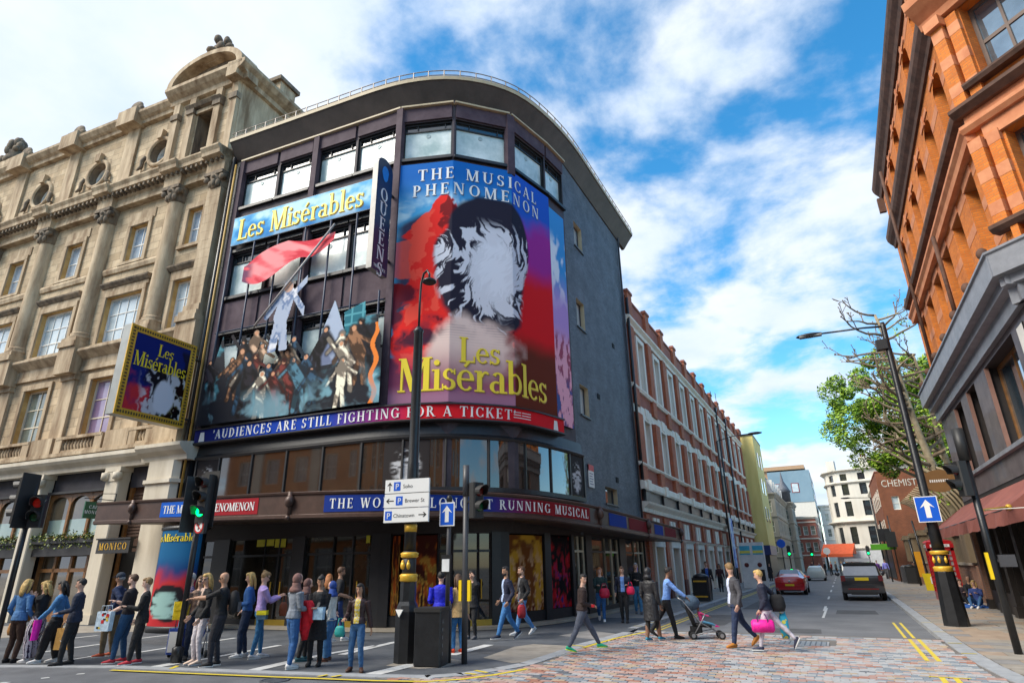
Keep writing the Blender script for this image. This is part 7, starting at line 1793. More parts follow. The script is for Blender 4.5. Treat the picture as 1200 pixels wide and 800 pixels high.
for x, y, lab in ((-3.5, 95, 'tiny far green traffic light left of the white building'), (3.1, 93, 'tiny far green traffic light right of the orange awning'), (-5.3, 80, 'far green traffic light beside the yellow building')):
    t = thing('traffic_light', lab, 'traffic light', (x, y, 0)); b = MB(); b.tube([(0, 0, 0), (0, 0, 3.6)], .06, IRON, 6); b.build('pole', t); b = MB(); b.box(-.2, .2, -.12, .12, 2.4, 3.5, SBK); b.build('signal_head', t); b = MB(); b.ball((0, -.13, 2.65), (.13, .04, .13), M('signal_glow_green', (.0, .95, .16), .3, var=0, emit=3.), 8, 4); b.build('lens', t)

# ------------------------------------------------------------------ cars
RUB = M('tyre_rubber', (.02, .02, .02), .8); RIMM = M('alloy_rim', (.35, .35, .36), .3, .7); CGL = glassmat('car_glass', (.02, .025, .03), .03, col2=(.05, .06, .07))
TAILR = M('tail_lamp_red', (.50, .01, .008), .2, var=0, coat=.5); PLATE = M('yellow_number_plate', (.80, .60, .02), .4, var=0); CHR = M('chrome', (.6, .6, .6), .15, .9)
def car(name, label, loc, rz, Lc, Wc, prof, glass, paint, tyre_r, suv=False):
    """prof: list of (y, z_low, z_belt, z_roof, half_width, half_width_roof) from rear (y=0) to front"""
    t = thing(name, label, 'car', loc, rz); b = MB(); vs = []; fs = []
    def ring(y, zl, zb, zr, hw, hr): return [(-hw*.9, y, zl), (-hw, y, zl+.12), (-hw*1.0, y, (zl+zb)/2), (-hw*.97, y, zb), (-hr, y, zr-.05), (-hr*.85, y, zr), (hr*.85, y, zr), (hr, y, zr-.05), (hw*.97, y, zb), (hw*1.0, y, (zl+zb)/2), (hw, y, zl+.12), (hw*.9, y, zl)]
    for p in prof: vs += ring(*p)
    n = 12
    for k in range(len(prof)-1):
        for i in range(n): j = (i+1) % n; fs.append((k*n+i, k*n+j, (k+1)*n+j, (k+1)*n+i))
    fs += [tuple(range(n-1, -1, -1)), tuple(range((len(prof)-1)*n, len(prof)*n))]
    b.add(vs, [f[::-1] for f in fs], paint, True); o = b.build('body', t)
    md = o.modifiers.new('bevel', 'EDGE_SPLIT'); md.split_angle = rad(38)
    for (nm, pts) in glass:
        g = MB(); g.add(pts, [tuple(range(len(pts)))], CGL); g.build(nm, t)
    for y in (.85, Lc-.85):
        for s in (-1, 1):
            w = MB(); w.T = Matrix.Rotation(PI/2, 4, 'Y'); w.lathe([(tyre_r*.7, -.11), (tyre_r, -.10), (tyre_r, .10), (tyre_r*.7, .11)], RUB, n=18); w.T = None; wo = w.build('wheel', t, (s*(Wc/2-.10), y, tyre_r)); r = MB(); r.T = Matrix.Rotation(PI/2, 4, 'Y'); r.lathe([(tyre_r*.68, -.115), (tyre_r*.68, .115)], RIMM, n=14); r.build('rim', wo)
    return t
RP = M('car_red_paint', (.50, .006, .012), .28, var=.05, coat=1.); BP = M('car_black_paint', (.025, .027, .032), .3, var=.1, coat=1.)
RC = (-3.15, 44.6, -.1)
rcx = G(930, 693.5)
red = car('parked_car', 'red saloon car seen from behind, driving away up the side street', (-3.2, 44.2, -.1), 0, 4.6, 1.82,
    [(0, .42, .75, .98, .72, .70), (.06, .28, .95, 1.06, .84, .66), (.35, .24, 1.0, 1.10, .90, .62), (.62, .24, 1.0, 1.16, .91, .60), (1.35, .24, .98, 1.45, .91, .56), (2.4, .24, .96, 1.48, .91, .56), (3.3, .24, .95, 1.05, .90, .60), (4.2, .26, .80, .9, .86, .6), (4.6, .35, .62, .7, .70, .5)],
    [('rear_window', [(-.60, .66, 1.13), (.60, .66, 1.13), (.52, 1.30, 1.445), (-.52, 1.30, 1.445)]), ('side_window', [(.905, .95, 1.02), (.90, 3.1, 1.0), (.58, 2.5, 1.43), (.58, 1.4, 1.42)]), ('side_window', [(-.905, .95, 1.02), (-.58, 1.4, 1.42), (-.58, 2.5, 1.43), (-.90, 3.1, 1.0)])], RP, .32)
# lift the rear window clear of the body shell
for ch_ in red.children:
    if ch_.name.startswith('rear_window'): ch_.location = (0, -.03, .02)
for s in (-1, 1):
    b = MB(); b.extr([(s*.46, .72), (s*.80, .70), (s*.82, .86), (s*.50, .92)][::s], -.02, .3, TAILR); b.build('tail_lamp', red)
    b = MB(); b.ball((s*1.0, 3.0, .98), (.11, .07, .08), RP, 8, 6); b.build('door_mirror', red)
    b = MB(); b.tube([(s*.55, -.02, .27), (s*.55, .2, .27)], .04, CHR, 8); b.build('exhaust', red)
b = MB(); b.box(-.26, .26, -.035, -.01, .52, .63, PLATE); b.build('number_plate', red); b = MB(); b.box(-.78, .78, -.03, .2, .26, .40, RP); b.box(-.6, .6, -.035, .1, .22, .30, SBK); b.build('bumper', red); b = MB(); b.ball((0, -.03, .80), (.06, .02, .06), CHR); b.build('badge', red)
suv = car('parked_car', 'black off-road car with a pale panel on its roof, seen from behind on the right', (.72, 38.2, -.1), 0, 4.8, 2.0,
    [(0, .5, .95, 1.05, .90, .84), (.05, .35, 1.08, 1.3, .96, .84), (.28, .33, 1.12, 1.80, .99, .80), (.6, .33, 1.12, 1.86, 1.0, .79), (3.0, .33, 1.1, 1.86, 1.0, .78), (3.7, .33, 1.08, 1.2, .99, .8), (4.6, .36, 1.0, 1.1, .96, .78), (4.8, .45, .85, .95, .85, .7)],
    [('rear_window', [(-.80, .035, 1.20), (.80, .035, 1.20), (.74, .25, 1.68), (-.74, .25, 1.68)]), ('side_window', [(-.995, .5, 1.16), (-.83, .6, 1.72), (-.81, 3.0, 1.72), (-.985, 3.5, 1.14)]), ('side_window', [(.995, .5, 1.16), (.985, 3.5, 1.14), (.81, 3.0, 1.72), (.83, .6, 1.72)])], BP, .38)
GWI = glassmat('grey_rear_window', (.16, .18, .22), .15, col2=(.28, .30, .34))
for ch_ in suv.children:
    if ch_.name.startswith('rear_window'): ch_.location = (0, -.06, .02); ch_.data.materials[0] = GWI
for s in (-1, 1):
    b = MB(); b.box(s*.76, s*.97, -.02, .2, .95, 1.22, M('dark_tail_lamp', (.16, .02, .025), .2, var=0, coat=.5)); b.build('tail_lamp', suv)
    b = MB(); b.ball((s*1.12, 3.2, 1.25), (.13, .08, .12), BP, 8, 6); b.build('door_mirror', suv)
b = MB(); b.box(-.32, .32, -.03, -.005, .98, 1.13, PLATE); b.build('number_plate', suv); b = MB(); b.box(-.95, .95, -.06, .2, .40, .72, BP); b.box(-.6, .6, -.065, .1, .30, .42, SBK); b.box(-.7, .7, -.07, -.05, .56, .60, M('reflector', (.3, .01, .01), .3)); b.build('bumper', suv)
b = MB(); b.box(-.78, .78, .12, .3, 1.74, 1.84, SBK); b.build('spoiler', suv); b = MB(); b.box(-.62, .62, .7, 2.9, 1.9, 2.06, M('pale_roof_panel', (.62, .64, .66), .5), .05); b.build('roof_panel', suv)  # pale flat panel set over the car roof
b = MB(); b.box(-.45, .3, .04, .06, 1.28, 1.31, SBK); b.build('wiper', suv)
far = car('parked_car', 'small pale hatchback far down the street between the red and black cars', (-2.7, 74, -.1), 0, 4.2, 1.75,
    [(0, .4, .8, .95, .7, .6), (.06, .28, .92, 1.3, .82, .62), (.3, .24, .95, 1.45, .87, .6), (2.6, .24, .95, 1.48, .87, .58), (3.3, .24, .92, 1.0, .86, .6), (4.2, .35, .62, .7, .70, .5)], [('rear_window', [(-.58, .06, .98), (.58, .06, .98), (.5, .3, 1.36), (-.5, .3, 1.36)])], M('car_pale_paint', (.45, .52, .52), .3, var=.05, coat=1.), .31)
# ------------------------------------------------------------------ people
FWD = Vector((-.4565, .8897)); RGT = Vector((.8897, .4565))
SKIN = {k: M('skin_'+k, c, .55, var=.06, scale=12) for k, c in (('light', (.60, .36, .26)), ('tan', (.44, .24, .15)), ('brown', (.22, .11, .065)), ('pale', (.66, .43, .34)))}
HAIRM = {k: M('hair_'+k, c, .6, var=.3, scale=30, bump=.5, bscale=60) for k, c in (('blonde', (.55, .36, .12)), ('brown', (.09, .045, .022)), ('black', (.014, .012, .012)), ('ginger', (.38, .14, .04)), ('grey', (.35, .34, .33)), ('darkblonde', (.25, .15, .06)))}
SHG_ = M('sunglasses', (.01, .01, .01), .2); EYE = M('eye_dark', (.02, .012, .01), .4, var=0); LIP = M('lips', (.38, .12, .10), .5, var=0); SOLE = M('white_sole', (.7, .7, .68), .6, var=0)
_cl = {}
def cloth(c, rough=.85, name=None, var=.14):
    key = tuple(round(v, 3) for v in c)+(rough,)
    if key not in _cl: _cl[key] = M('cloth_%d' % len(_cl), c, rough, var=var*1.6, scale=9, bump=.9, bscale=11)
    return _cl[key]
def hx(*c): v = srgb(*c); return tuple(float(x) for x in v)
JEANS = cloth(hx(52, 92, 135)); DJEANS = cloth(hx(28, 42, 66)); BLK = cloth((.014, .014, .016)); NAVY_ = cloth((.018, .024, .048)); WHT = cloth((.62, .61, .62)); GRY = cloth((.10, .10, .11))
def headroom(fx, fy, hy):
    g = G(fx, fy); r = ray(fx, hy); best = None
    D = math.hypot(g.x, g.y)
    # search the height whose projection reaches row hy
    lo, hi = .3, 2.4
    for _ in range(30):
        m = (lo+hi)/2; c = CAM_M.T@(np.array([g.x, g.y, m])-CAM_P); y = 400-FPX*c[1]/-c[2]
        if y > hy: lo = m
        else: hi = m
    return (lo+hi)/2
def ik(a, c, l1, l2, pole):
    d = c-a; L = min(d.length, (l1+l2)*.999); d.normalize(); c = a+d*L
    x = (l1*l1-l2*l2+L*L)/(2*L); h = math.sqrt(max(0, l1*l1-x*x)); p = Vector(pole); p = (p-d*p.dot(d)); p = p.normalized() if p.length > 1e-6 else Vector((0, 1, 0)); return a+d*x+p*h, c
def person(label, px, hy, head_dir, top, legs, shoes, skin='light', hair='brown', hs='short', H=None, feet=((-.06, 0, 0), (.06, 0, 0)), hands=(None, None), lean=(0, 0), hyaw=0, hpitch=0,
           shirt=None, hem=None, coat=None, sleeve='long', legw=1.1, build=1., group=None, sunnies=False, sole=None, seat=None, loc=None, sharp=0, scarf=None, beard=False, hemr=1.15, calf=None, elbow=(0, -1, -.35)):
    if loc is None: g = G(*px); head_dir += math.degrees(math.atan((px[0]-600)/706))
    else: g = Vector(loc)
    if H is None: H = headroom(px[0], px[1], hy)
    H = max(1.5, min(1.95, H)) if loc is None else H
    d = FWD*math.cos(rad(head_dir))+RGT*math.sin(rad(head_dir))
    t = thing('person', label, 'person', g, math.atan2(-d.x, d.y), group)
    k = H; hipz = seat if seat else .515
    prims = []     # (region, MB)
    def prim(reg, pts, rs, flat=None, n=10):
        b = MB(); b.tube(pts, rs, BLK, n, True, flat); prims.append((reg, b, [(Vector(p), (max(r) if isinstance(r, tuple) else r)) for p, r in zip(pts, rs)]))
    lx, ly = lean
    def sp(z, y=0.): q = (z-hipz)/(.84-hipz) if z > hipz else 0; return Vector((lx*q*k, (ly*q+y)*k, z*k))
    dz = hipz-.515
    B = build
    tz = [(.465, .072, .056, 0), (.50, .088, .066, 0), (.535, .090, .066, -.003), (.60, .076, .056, 0), (.66, .082, .058, .003), (.73, .094, .064, .004), (.785, .100, .056, 0), (.812, .078, .046, -.003), (.828, .045, .038, -.004)]
    prim('torso', [sp(z+dz, y) for z, a, b_, y in tz], [(a*k*B, b_*k*B) for z, a, b_, y in tz], (1, 0, 0), 14)
    nb = sp(.82+dz, -.004); nt_ = sp(.875+dz, .006); prim('skin', [nb, nt_], [.033*k, .030*k])
    hc = sp(.93+dz, .012)
    HT = Matrix.Translation(hc)@Matrix.Rotation(rad(hyaw), 4, 'Z')@Matrix.Rotation(rad(-abs(hpitch)-9), 4, 'X')
    hp = lambda x, y, z: HT@Vector((x*k, y*k, z*k))
    hr = [(-.066, .012, .016, .026), (-.056, .026, .032, .014), (-.035, .036, .044, .006), (-.008, .041, .050, 0), (.022, .0425, .052, -.003), (.046, .036, .045, -.006), (.062, .020, .027, -.007), (.067, .006, .008, -.007)]
    prim('skin', [hp(0, y, z) for z, a, b_, y in hr], [(a*k, b_*k) for z, a, b_, y in hr], tuple(HT.to_3x3()@Vector((1, 0, 0))), 14)
    prim('skin', [hp(0, .046, .006), hp(0, .060, -.018), hp(0, .048, -.026)], [.004*k, .008*k, .006*k])
    for s in (-1, 1): prim('skin', [hp(s*.041, -.002, .006), hp(s*.045, -.006, -.004), hp(s*.041, -.002, -.014)], [.006*k, .009*k, .005*k])
    # legs
    fpos = []
    for s, f in zip((-1, 1), feet):
        hip = Vector((s*.045*k, 0, (.50+dz)*k)); an = Vector((f[0]*k, f[1]*k, (.045+f[2])*k)); kn, an2 = ik(hip, an, .2345*k, .2255*k, (s*.12, 1, 0)); fpos.append((an2, f, kn))
        w = legw
        prim('thigh', [hip+Vector((0, 0, .01*k)), hip.lerp(kn, .5), kn], [.052*k*(.6+.4*w)*B, .046*k*w*B, .035*k*w])
        prim('calf', [kn, kn.lerp(an2, .35), an2], [.034*k*w, .034*k*w, (.021 if w <= 1.05 else .024*w)*k])
    # arms
    har = []
    for s, h in zip((-1, 1), hands):
        sh = sp(.792+dz, -.004)+Vector((s*.100*k*B, 0, 0))
        if h is None: h = (s*.155*B, .015, .475+dz)
        el, wr = ik(sh, Vector((h[0]*k, h[1]*k, h[2]*k)), .172*k, .150*k, (s*.35*(1 if elbow[0] == 0 else elbow[0]), elbow[1], elbow[2])); har.append((el, wr, s))
        ws = 1.18 if sleeve != 'short' else 1.; prim('uparm', [sh, sh.lerp(el, .5), el], [.036*k*ws*B, .031*k*ws, .026*k*ws]); prim('loarm', [el, el.lerp(wr, .4), wr], [.026*k*ws, .025*k*ws, .018*k*ws])
    if coat:      # skirted coat / long top reaching down to z=coat
        z1 = coat+dz; zz = [.62+dz, .54+dz, (.54+dz+z1)/2, z1]; r0 = .082*B; prim('coat', [sp(z, 0) if z > hipz else Vector((0, 0, z*k)) for z in zz], [(r0*k, .062*k*B), (.100*k*B, .074*k*B), ((.100+.5*(hemr-1)*.1)*k*B, .078*k*B), (.100*hemr*k*B, .080*hemr*k*B)], (1, 0, 0), 16)
    if hem:       # jacket hem
        z1 = hem+dz; prim('coat', [sp(.60+dz), sp(.54+dz), Vector((0, 0, z1*k))], [(.085*k*B, .064*k*B), (.100*k*B, .075*k*B), (.106*k*B, .078*k*B)], (1, 0, 0), 16)
    # union by voxel remesh
    u = MB()
    for r_, b, _ in prims: u.add(b.v, b.f, BLK)
    tmp = bpy.data.objects.new('tmp', u.mesh('tmp')); COL.objects.link(tmp)
    far = (Vector((g.x, g.y))).length > 30
    md = tmp.modifiers.new('r', 'REMESH'); md.mode = 'VOXEL'; md.voxel_size = .0125 if not far else .022; md2 = tmp.modifiers.new('s', 'SMOOTH'); md2.factor = .5; md2.iterations = 2 if not far else 1
    me = bpy.data.meshes.new_from_object(tmp.evaluated_get(bpy.context.evaluated_depsgraph_get())); bpy.data.objects.remove(tmp); me.name = 'body'; me.materials.clear()
    n = len(me.polygons); ctr = np.empty(n*3, np.float32); me.polygons.foreach_get('center', ctr); ctr = ctr.reshape(-1, 3)
    best = np.full(n, 1e9); reg = np.zeros(n, int); regs = ['torso', 'skin', 'thigh', 'calf', 'uparm', 'loarm', 'coat']
    for r_, b, sm in prims:
        for i in range(len(sm)-1):
            a, c = np.array(sm[i][0]), np.array(sm[i+1][0]); L = c-a; q = np.clip(((ctr-a)@L)/max(1e-9, L@L), 0, 1); dd = np.linalg.norm(ctr-(a+q[:, None]*L), axis=1)-(sm[i][1]*(1-q)+sm[i+1][1]*q)
            if r_ in ('torso', 'coat'):
                fx = ctr-(a+q[:, None]*L); ry = .66; dd = np.sqrt(fx[:, 0]**2+(fx[:, 1]/ry)**2+fx[:, 2]**2*.5)-(sm[i][1]*(1-q)+sm[i+1][1]*q)
            m_ = dd < best; best[m_] = dd[m_]; reg[m_] = regs.index(r_)
    if not far:       # folds in the clothing
        nv = len(me.vertices); co = np.empty(nv*3, np.float32); me.vertices.foreach_get('co', co); co = co.reshape(-1, 3); no = np.empty(nv*3, np.float32); me.vertex_normals.foreach_get('vector', no); no = no.reshape(-1, 3)
        sd = len(label); zz = co[:, 2]/k-dz; a_ = fbm(co[:, 0]*9+co[:, 1]*7+sd, co[:, 2]*13+co[:, 0]*10, 1., 3, sd)-.5; rg_ = np.abs(np.sin((co[:, 2]*34+co[:, 0]*16+co[:, 1]*12+a_*9)))**2-.4
        am = np.where((zz < .80) & (zz > .05), 1., 0.)*(.012*a_+.0045*rg_); co += no*am[:, None].astype(np.float32); me.vertices.foreach_set('co', co.astype(np.float32).ravel()); me.update()
    sk = SKIN[skin]; mats = [top, sk, legs, calf or legs, top, top, coat_m if False else top, shirt or top]
    if sleeve == 'short': mats[5] = sk
    slots = []; idx = []
    for m in mats:
        if m not in slots: slots.append(m)
        idx.append(slots.index(m))
    mi = np.array([idx[r_] for r_ in reg])
    z = ctr[:, 2]/k-dz; y = ctr[:, 1]; x = ctr[:, 0]
    mi[((reg == 0) | (reg == 6)) & (z < (hem or coat or .535)+(0 if (hem or coat) else .0)-(.004 if (hem or coat) else 0))] = idx[2]
    mi[((reg == 0) | (reg == 6) | (reg == 4)) & (z > .836)] = idx[1]
    if shirt is not None:
        fm_ = ((reg == 0) | (reg == 6)) & (y > .02) & (np.abs(x-lx*k*.5) < (.034+.012*np.abs(z-.7))*k) & (z < .83) & (z > (hem or coat or .53)); mi[fm_ & (z > .51)] = idx[7]
    mi[(reg == 0) & (z > .815) & (np.abs(x) < .035*k) & (y > 0)] = idx[1]
    for m in slots: me.materials.append(m)
    me.polygons.foreach_set('material_index', mi.astype(np.int32)); me.polygons.foreach_set('use_smooth', np.ones(n, bool)); me.update()
    # hands appended to the body mesh
    hb = MB()
    for (el, wr, s) in har:
        dr_ = (wr-el).normalized(); side = Vector((1, 0, 0)); side = (side-dr_*side.dot(dr_)); side = side.normalized() if side.length > .2 else Vector((0, 1, 0)); nr = dr_.cross(side)
        if abs(dr_.z) > .7: side, nr = nr, side
        sc = k/1.75; P = lambda a, b_, c: wr+dr_*(a*sc)+side*(b_*sc)+nr*(c*sc)
        hb.tube([P(-.03, 0, 0), P(.01, 0, 0), P(.05, 0, 0), P(.09, 0, .004)], [(.021*sc, .018*sc), (.025*sc, .016*sc), (.038*sc, .015*sc), (.036*sc, .012*sc)], sk, 8, True, tuple(side))
        for j, (o, L) in enumerate(((-.028, .062), (-.010, .074), (.009, .070), (.027, .055))):
            hb.tube([P(.082, o, .002), P(.082+L*.45, o*1.08, .008*(1)), P(.082+L*.85, o*1.1, .022), P(.082+L*.95, o*1.05, .034)], [.0095*sc, .0088*sc, .0078*sc, .006*sc], sk, 6)
        hb.tube([P(.022, -s*.026, .004), P(.05, -s*.050, .012), P(.078, -s*.052, .026)], [.012*sc, .0105*sc, .008*sc], sk, 6)
    bm = bmesh.new(); bm.from_mesh(me); hm = hb.mesh('h'); k0 = len(bm.faces); bm.from_mesh(hm); si = slots.index(sk) if sk in slots else 0
    bm.faces.ensure_lookup_table()
    for f in bm.faces[k0:]: f.material_index = si; f.smooth = True
    bm.to_mesh(me); bm.free(); bpy.data.meshes.remove(hm)
    bo = link('body', me, t)
    # shoes
    for (an, f, kn), s in zip(fpos, (-1, 1)):
        b = MB(); z0 = an.z-.045*k; ty = f[3] if len(f) > 3 else 0; pit = f[4] if len(f) > 4 else 0
        b.T = Matrix.Translation((an.x, an.y, z0+.04*k))@Matrix.Rotation(rad(ty-s*8*0), 4, 'Z')@Matrix.Rotation(rad(pit), 4, 'X')@Matrix.Translation((0, 0, -.04*k))
        L = .152*k
        b.tube([(0, -.036*k, .022*k), (0, -.02*k, .030*k), (0, .01*k, .032*k), (0, .05*k, .024*k), (0, .09*k, .018*k), (0, .112*k, .014*k)], [(.014*k, .014*k), (.022*k, .026*k), (.024*k, .026*k), (.025*k, .018*k), (.026*k, .012*k), (.014*k, .006*k)], shoes, 10, True, (1, 0, 0))
        n_ = 12; pts = [(.027*k*math.cos(2*PI*i/n_)*(1 if math.sin(2*PI*i/n_) > -.2 else .85), .038*k+.080*k*math.sin(2*PI*i/n_)) for i in range(n_)]; b.prism(pts, .001, .012*k, sole or shoes)
        b.T = None; b.build('shoe', t)
    # face
    fb = MB()
    for s in (-1, 1):
        e = hp(s*.017, .0495, .006)
        if sunnies: fb.ball(tuple(hp(s*.018, .048, .006)), (.016*k, .010*k, .011*k), SHG_, 8, 5)
        else: fb.ball(tuple(e), (.0065*k, .004*k, .004*k), EYE, 6, 4)
        fb.ball(tuple(hp(s*.018, .0475, .018)), (.011*k, .004*k, .0025*k), HAIRM[hair] if hs != 'scarf' else EYE, 6, 4)
    fb.ball(tuple(hp(0, .0500, -.034)), (.013*k, .004*k, .0038*k), LIP, 8, 4)
    if sunnies: fb.tube([hp(-.045, 0, .008), hp(-.036, .042, .010), hp(.036, .042, .010), hp(.045, 0, .008)], .0025*k, SHG_, 5)
    fb.build('face', t)
    hb = MB(); hm_ = HAIRM[hair]
    def HB(x, y, z, r, m=None, n=12, kk=8): 
        bb = MB(); bb.ball((0, 0, 0), tuple(v*k for v in r), m or hm_, n, kk); bb_T = HT@Matrix.Translation((x*k, y*k, z*k)); hb.add([tuple(bb_T@Vector(v)) for v in bb.v], bb.f, m or hm_, True)
    def HTb(pts, rs, m=None, n=10): hb.tube([hp(*p) for p in pts], [tuple(v*k for v in r) if isinstance(r, tuple) else r*k for r in rs], m or hm_, n, True, tuple(HT.to_3x3()@Vector((1, 0, 0))))
    if hs in ('short', 'bun', 'long', 'curly', 'pony'): HB(0, -.013, .017, (.049, .053, .056)); HB(0, .018, .045, (.036, .034, .026))
    if hs == 'short':
        for s in (-1, 1): HTb([(s*.041, -.004, .03), (s*.042, -.008, -.002)], [.010, .008])
    if hs == 'crop': HB(0, -.014, .017, (.0475, .053, .054)); HB(0, .016, .046, (.034, .032, .023))
    if hs == 'bald': HB(0, -.022, -.008, (.046, .042, .030)) if False else None
    if hs in ('long', 'curly', 'pony'):
        for s in (-1, 1): HTb([(s*.040, -.006, .03), (s*.046, -.006, -.02), (s*.046, -.012, -.075), (s*.040, -.014, -.12)], [.012, .017, .018, .010])
        HTb([(0, -.040, .03), (0, -.052, -.03), (0, -.052, -.09), (0, -.050, -.15)], [(.042, .020), (.048, .022), (.044, .020), (.028, .012)])
    if hs == 'curly':
        rg = random.Random(label)
        for q in range(22): a = rg.uniform(0, 2*PI); z_ = rg.uniform(-.11, .04); HB(math.cos(a)*.045, -.022+math.sin(a)*.03-.01, z_, (.018, .018, .02), None, 6, 4)
    if hs == 'bun': HB(0, -.045, .055, (.022, .022, .022))
    if hs == 'cap': HB(0, -.008, .022, (.050, .058, .050), scarf or BLK); HTb([(0, .045, .028), (0, .085, .022)], [(.036, .005), (.028, .003)], scarf or BLK); HB(0, -.02, -.01, (.044, .044, .03))
    if hs == 'hood': HB(0, -.016, .004, (.055, .056, .066), top); HTb([(0, -.02, -.04), (0, -.02, -.10)], [(.050, .044), (.075, .055)], top, 12)
    if hs == 'scarf': HB(0, -.013, .006, (.053, .056, .064), scarf); HTb([(0, -.012, -.035), (0, -.004, -.065), (0, -.004, -.10), (0, .0, -.14)], [(.046, .050), (.046, .048), (.080, .062), (.098, .070)], scarf, 14)
    if beard: HB(0, .022, -.040, (.034, .030, .028))
    if hb.v: hb.build('hair' if hs not in ('scarf', 'hood', 'cap') else ('headscarf' if hs == 'scarf' else hs), t)
    if scarf is not None and hs not in ('scarf', 'cap'):
        b = MB(); b.tube([sp(.80+dz, .03)+Vector((-.03*k, 0, 0)), sp(.835+dz, -.03), sp(.80+dz, .035)+Vector((.03*k, 0, 0))], [.020*k, .026*k, .020*k], scarf, 8); b.tube([sp(.83+dz, .035)+Vector((-.02*k, 0, 0)), sp(.70+dz, .068)+Vector((-.02*k, 0, 0))], [(.022*k, .012*k), (.022*k, .010*k)], scarf, 8); b.tube([sp(.83+dz, .035)+Vector((.02*k, 0, 0)), sp(.64+dz, .066)+Vector((.02*k, 0, 0))], [(.022*k, .012*k), (.024*k, .010*k)], scarf, 8); b.build('scarf', t)
    t['h_m'] = round(H, 3)
    del t['h_m']
    return t, H, [(w, s) for (e, w, s) in har], g, d
def stripes():
    m = bpy.data.materials.new('striped_cloth'); m.use_nodes = True; t = m.node_tree; b = t.nodes['Principled BSDF']; tc = N(t, 'ShaderNodeTexCoord'); sp = N(t, 'ShaderNodeSeparateXYZ'); t.links.new(tc.outputs['Object'], sp.inputs[0])
    a = mathn(t, 'ARCTAN2', sp.outputs[1], sp.outputs[0]); s = mathn(t, 'SINE', mathn(t, 'MULTIPLY', mathn(t, 'ADD', sp.outputs[0], mathn(t, 'MULTIPLY', sp.outputs[1], .8)), 130)); r = mathn(t, 'GREATER_THAN', s, 0.1)
    x = N(t, 'ShaderNodeMix', data_type='RGBA'); t.links.new(r, x.inputs[0]); x.inputs[6].default_value = (.03, .02, .05, 1); x.inputs[7].default_value = (.6, .57, .62, 1); t.links.new(x.outputs[2], b.inputs['Base Color']); b.inputs['Roughness'].default_value = .85; return m
STR = stripes()
def spots(name, c1, c2, s):
    m = bpy.data.materials.new(name); m.use_nodes = True; t = m.node_tree; b = t.nodes['Principled BSDF']; tc = N(t, 'ShaderNodeTexCoord'); v = N(t, 'ShaderNodeTexVoronoi', i_Scale=s); t.links.new(tc.outputs['Object'], v.inputs['Vector'])
    r = mathn(t, 'LESS_THAN', v.outputs['Distance'], .38); x = N(t, 'ShaderNodeMix', data_type='RGBA'); t.links.new(r, x.inputs[0]); x.inputs[6].default_value = (*c1, 1); x.inputs[7].default_value = (*c2, 1); t.links.new(x.outputs[2], b.inputs['Base Color']); return m
def hand_world(pr, which):
    t, H, hs_, g, d = pr; w = hs_[which][0]; a = t.rotation_euler[2]; return Vector((g.x+w.x*math.cos(a)-w.y*math.sin(a), g.y+w.x*math.sin(a)+w.y*math.cos(a), g.z+w.z))
def bag(name, label, loc, rz, w, h, d, m, kind='tote', m2=None, cat='bag'):
    """hangs from loc (the hand or shoulder point)"""
    t = thing(name, label, cat, loc, rz); b = MB(); z1 = -.14
    if kind == 'paper': b.box(-w/2, w/2, -d/2, d/2, z1-h, z1, m); b.build('bag_body', t); b = MB(); [b.tube([(-w*.25, y, z1-.02), (-w*.2, y, -.02), (w*.2, y, -.02), (w*.25, y, z1-.02)], .006, m2 or m, 5) for y in (-d/2, d/2)]; b.build('handle', t)
    elif kind == 'duffel': b.tube([(-w/2, 0, z1-h/2), (-w/2+.04, 0, z1-h/2), (w/2-.04, 0, z1-h/2), (w/2, 0, z1-h/2)], [h*.36, h*.5, h*.5, h*.36], m, 12); b.build('bag_body', t); b = MB(); [b.tube([(x, -h*.45, z1-h*.6), (x, -h*.30, z1+.0), (x*.6, 0, -.02), (x, h*.3, z1), (x, h*.45, z1-h*.6)], .012, m2 or BLK, 5) for x in (-w*.22, w*.22)]; b.build('handle', t)
    elif kind == 'soft': b.tube([(0, 0, z1), (0, 0, z1-h*.2), (0, 0, z1-h*.7), (0, 0, z1-h)], [(w*.3, d*.3), (w*.45, d*.45), (w*.52, d*.55), (w*.38, d*.4)], m, 12, True, (1, 0, 0)); b.build('bag_body', t); b = MB(); b.tube([(-w*.28, 0, z1-.01), (-w*.15, 0, 0), (w*.15, 0, 0), (w*.28, 0, z1-.01)], .010, m2 or m, 6); b.build('handle', t)
    elif kind == 'cross': b.box(-w/2, w/2, -d/2, d/2, -h, 0, m, .02); b.build('bag_body', t); b = MB(); b.box(-w/2-.004, w/2+.004, -d/2-.006, d/2+.006, -h*.5, -.0, m2 or m, .02); b.build('flap', t)
    return t
P = []
LGT = cloth(hx(110, 150, 195)); DEN = cloth(hx(70, 125, 175)); TANS = cloth(hx(190, 120, 50), .7); WSH = cloth((.68, .68, .68), .7); REDS = cloth((.55, .03, .05), .7)
p = person('woman with long blonde hair and denim jacket at the left edge of the waiting group', (10, 776), 678, 50, cloth(hx(75, 120, 170)), cloth(hx(60, 40, 30)), BLK, hair='blonde', hs='long', hands=((-.13, .06, .52), (.13, .08, .52)), hem=.50)
bag('shoulder_bag', 'tan brown shoulder bag of the denim-jacket woman at the left edge', hand_world(p, 0)+Vector((0, 0, .05)), .3, .26, .28, .10, cloth(hx(170, 120, 60), .6), 'soft')
person('woman in a short black jacket and striped wide trousers with hands at her mouth', (34, 775), 680, -55, BLK, STR, WSH, hair='blonde', hs='curly', legw=1.75, hands=((-.03, .13, .80), (.03, .13, .79)), hem=.56, hpitch=12, calf=STR, shirt=cloth((.5, .45, .5)), sole=SOLE)
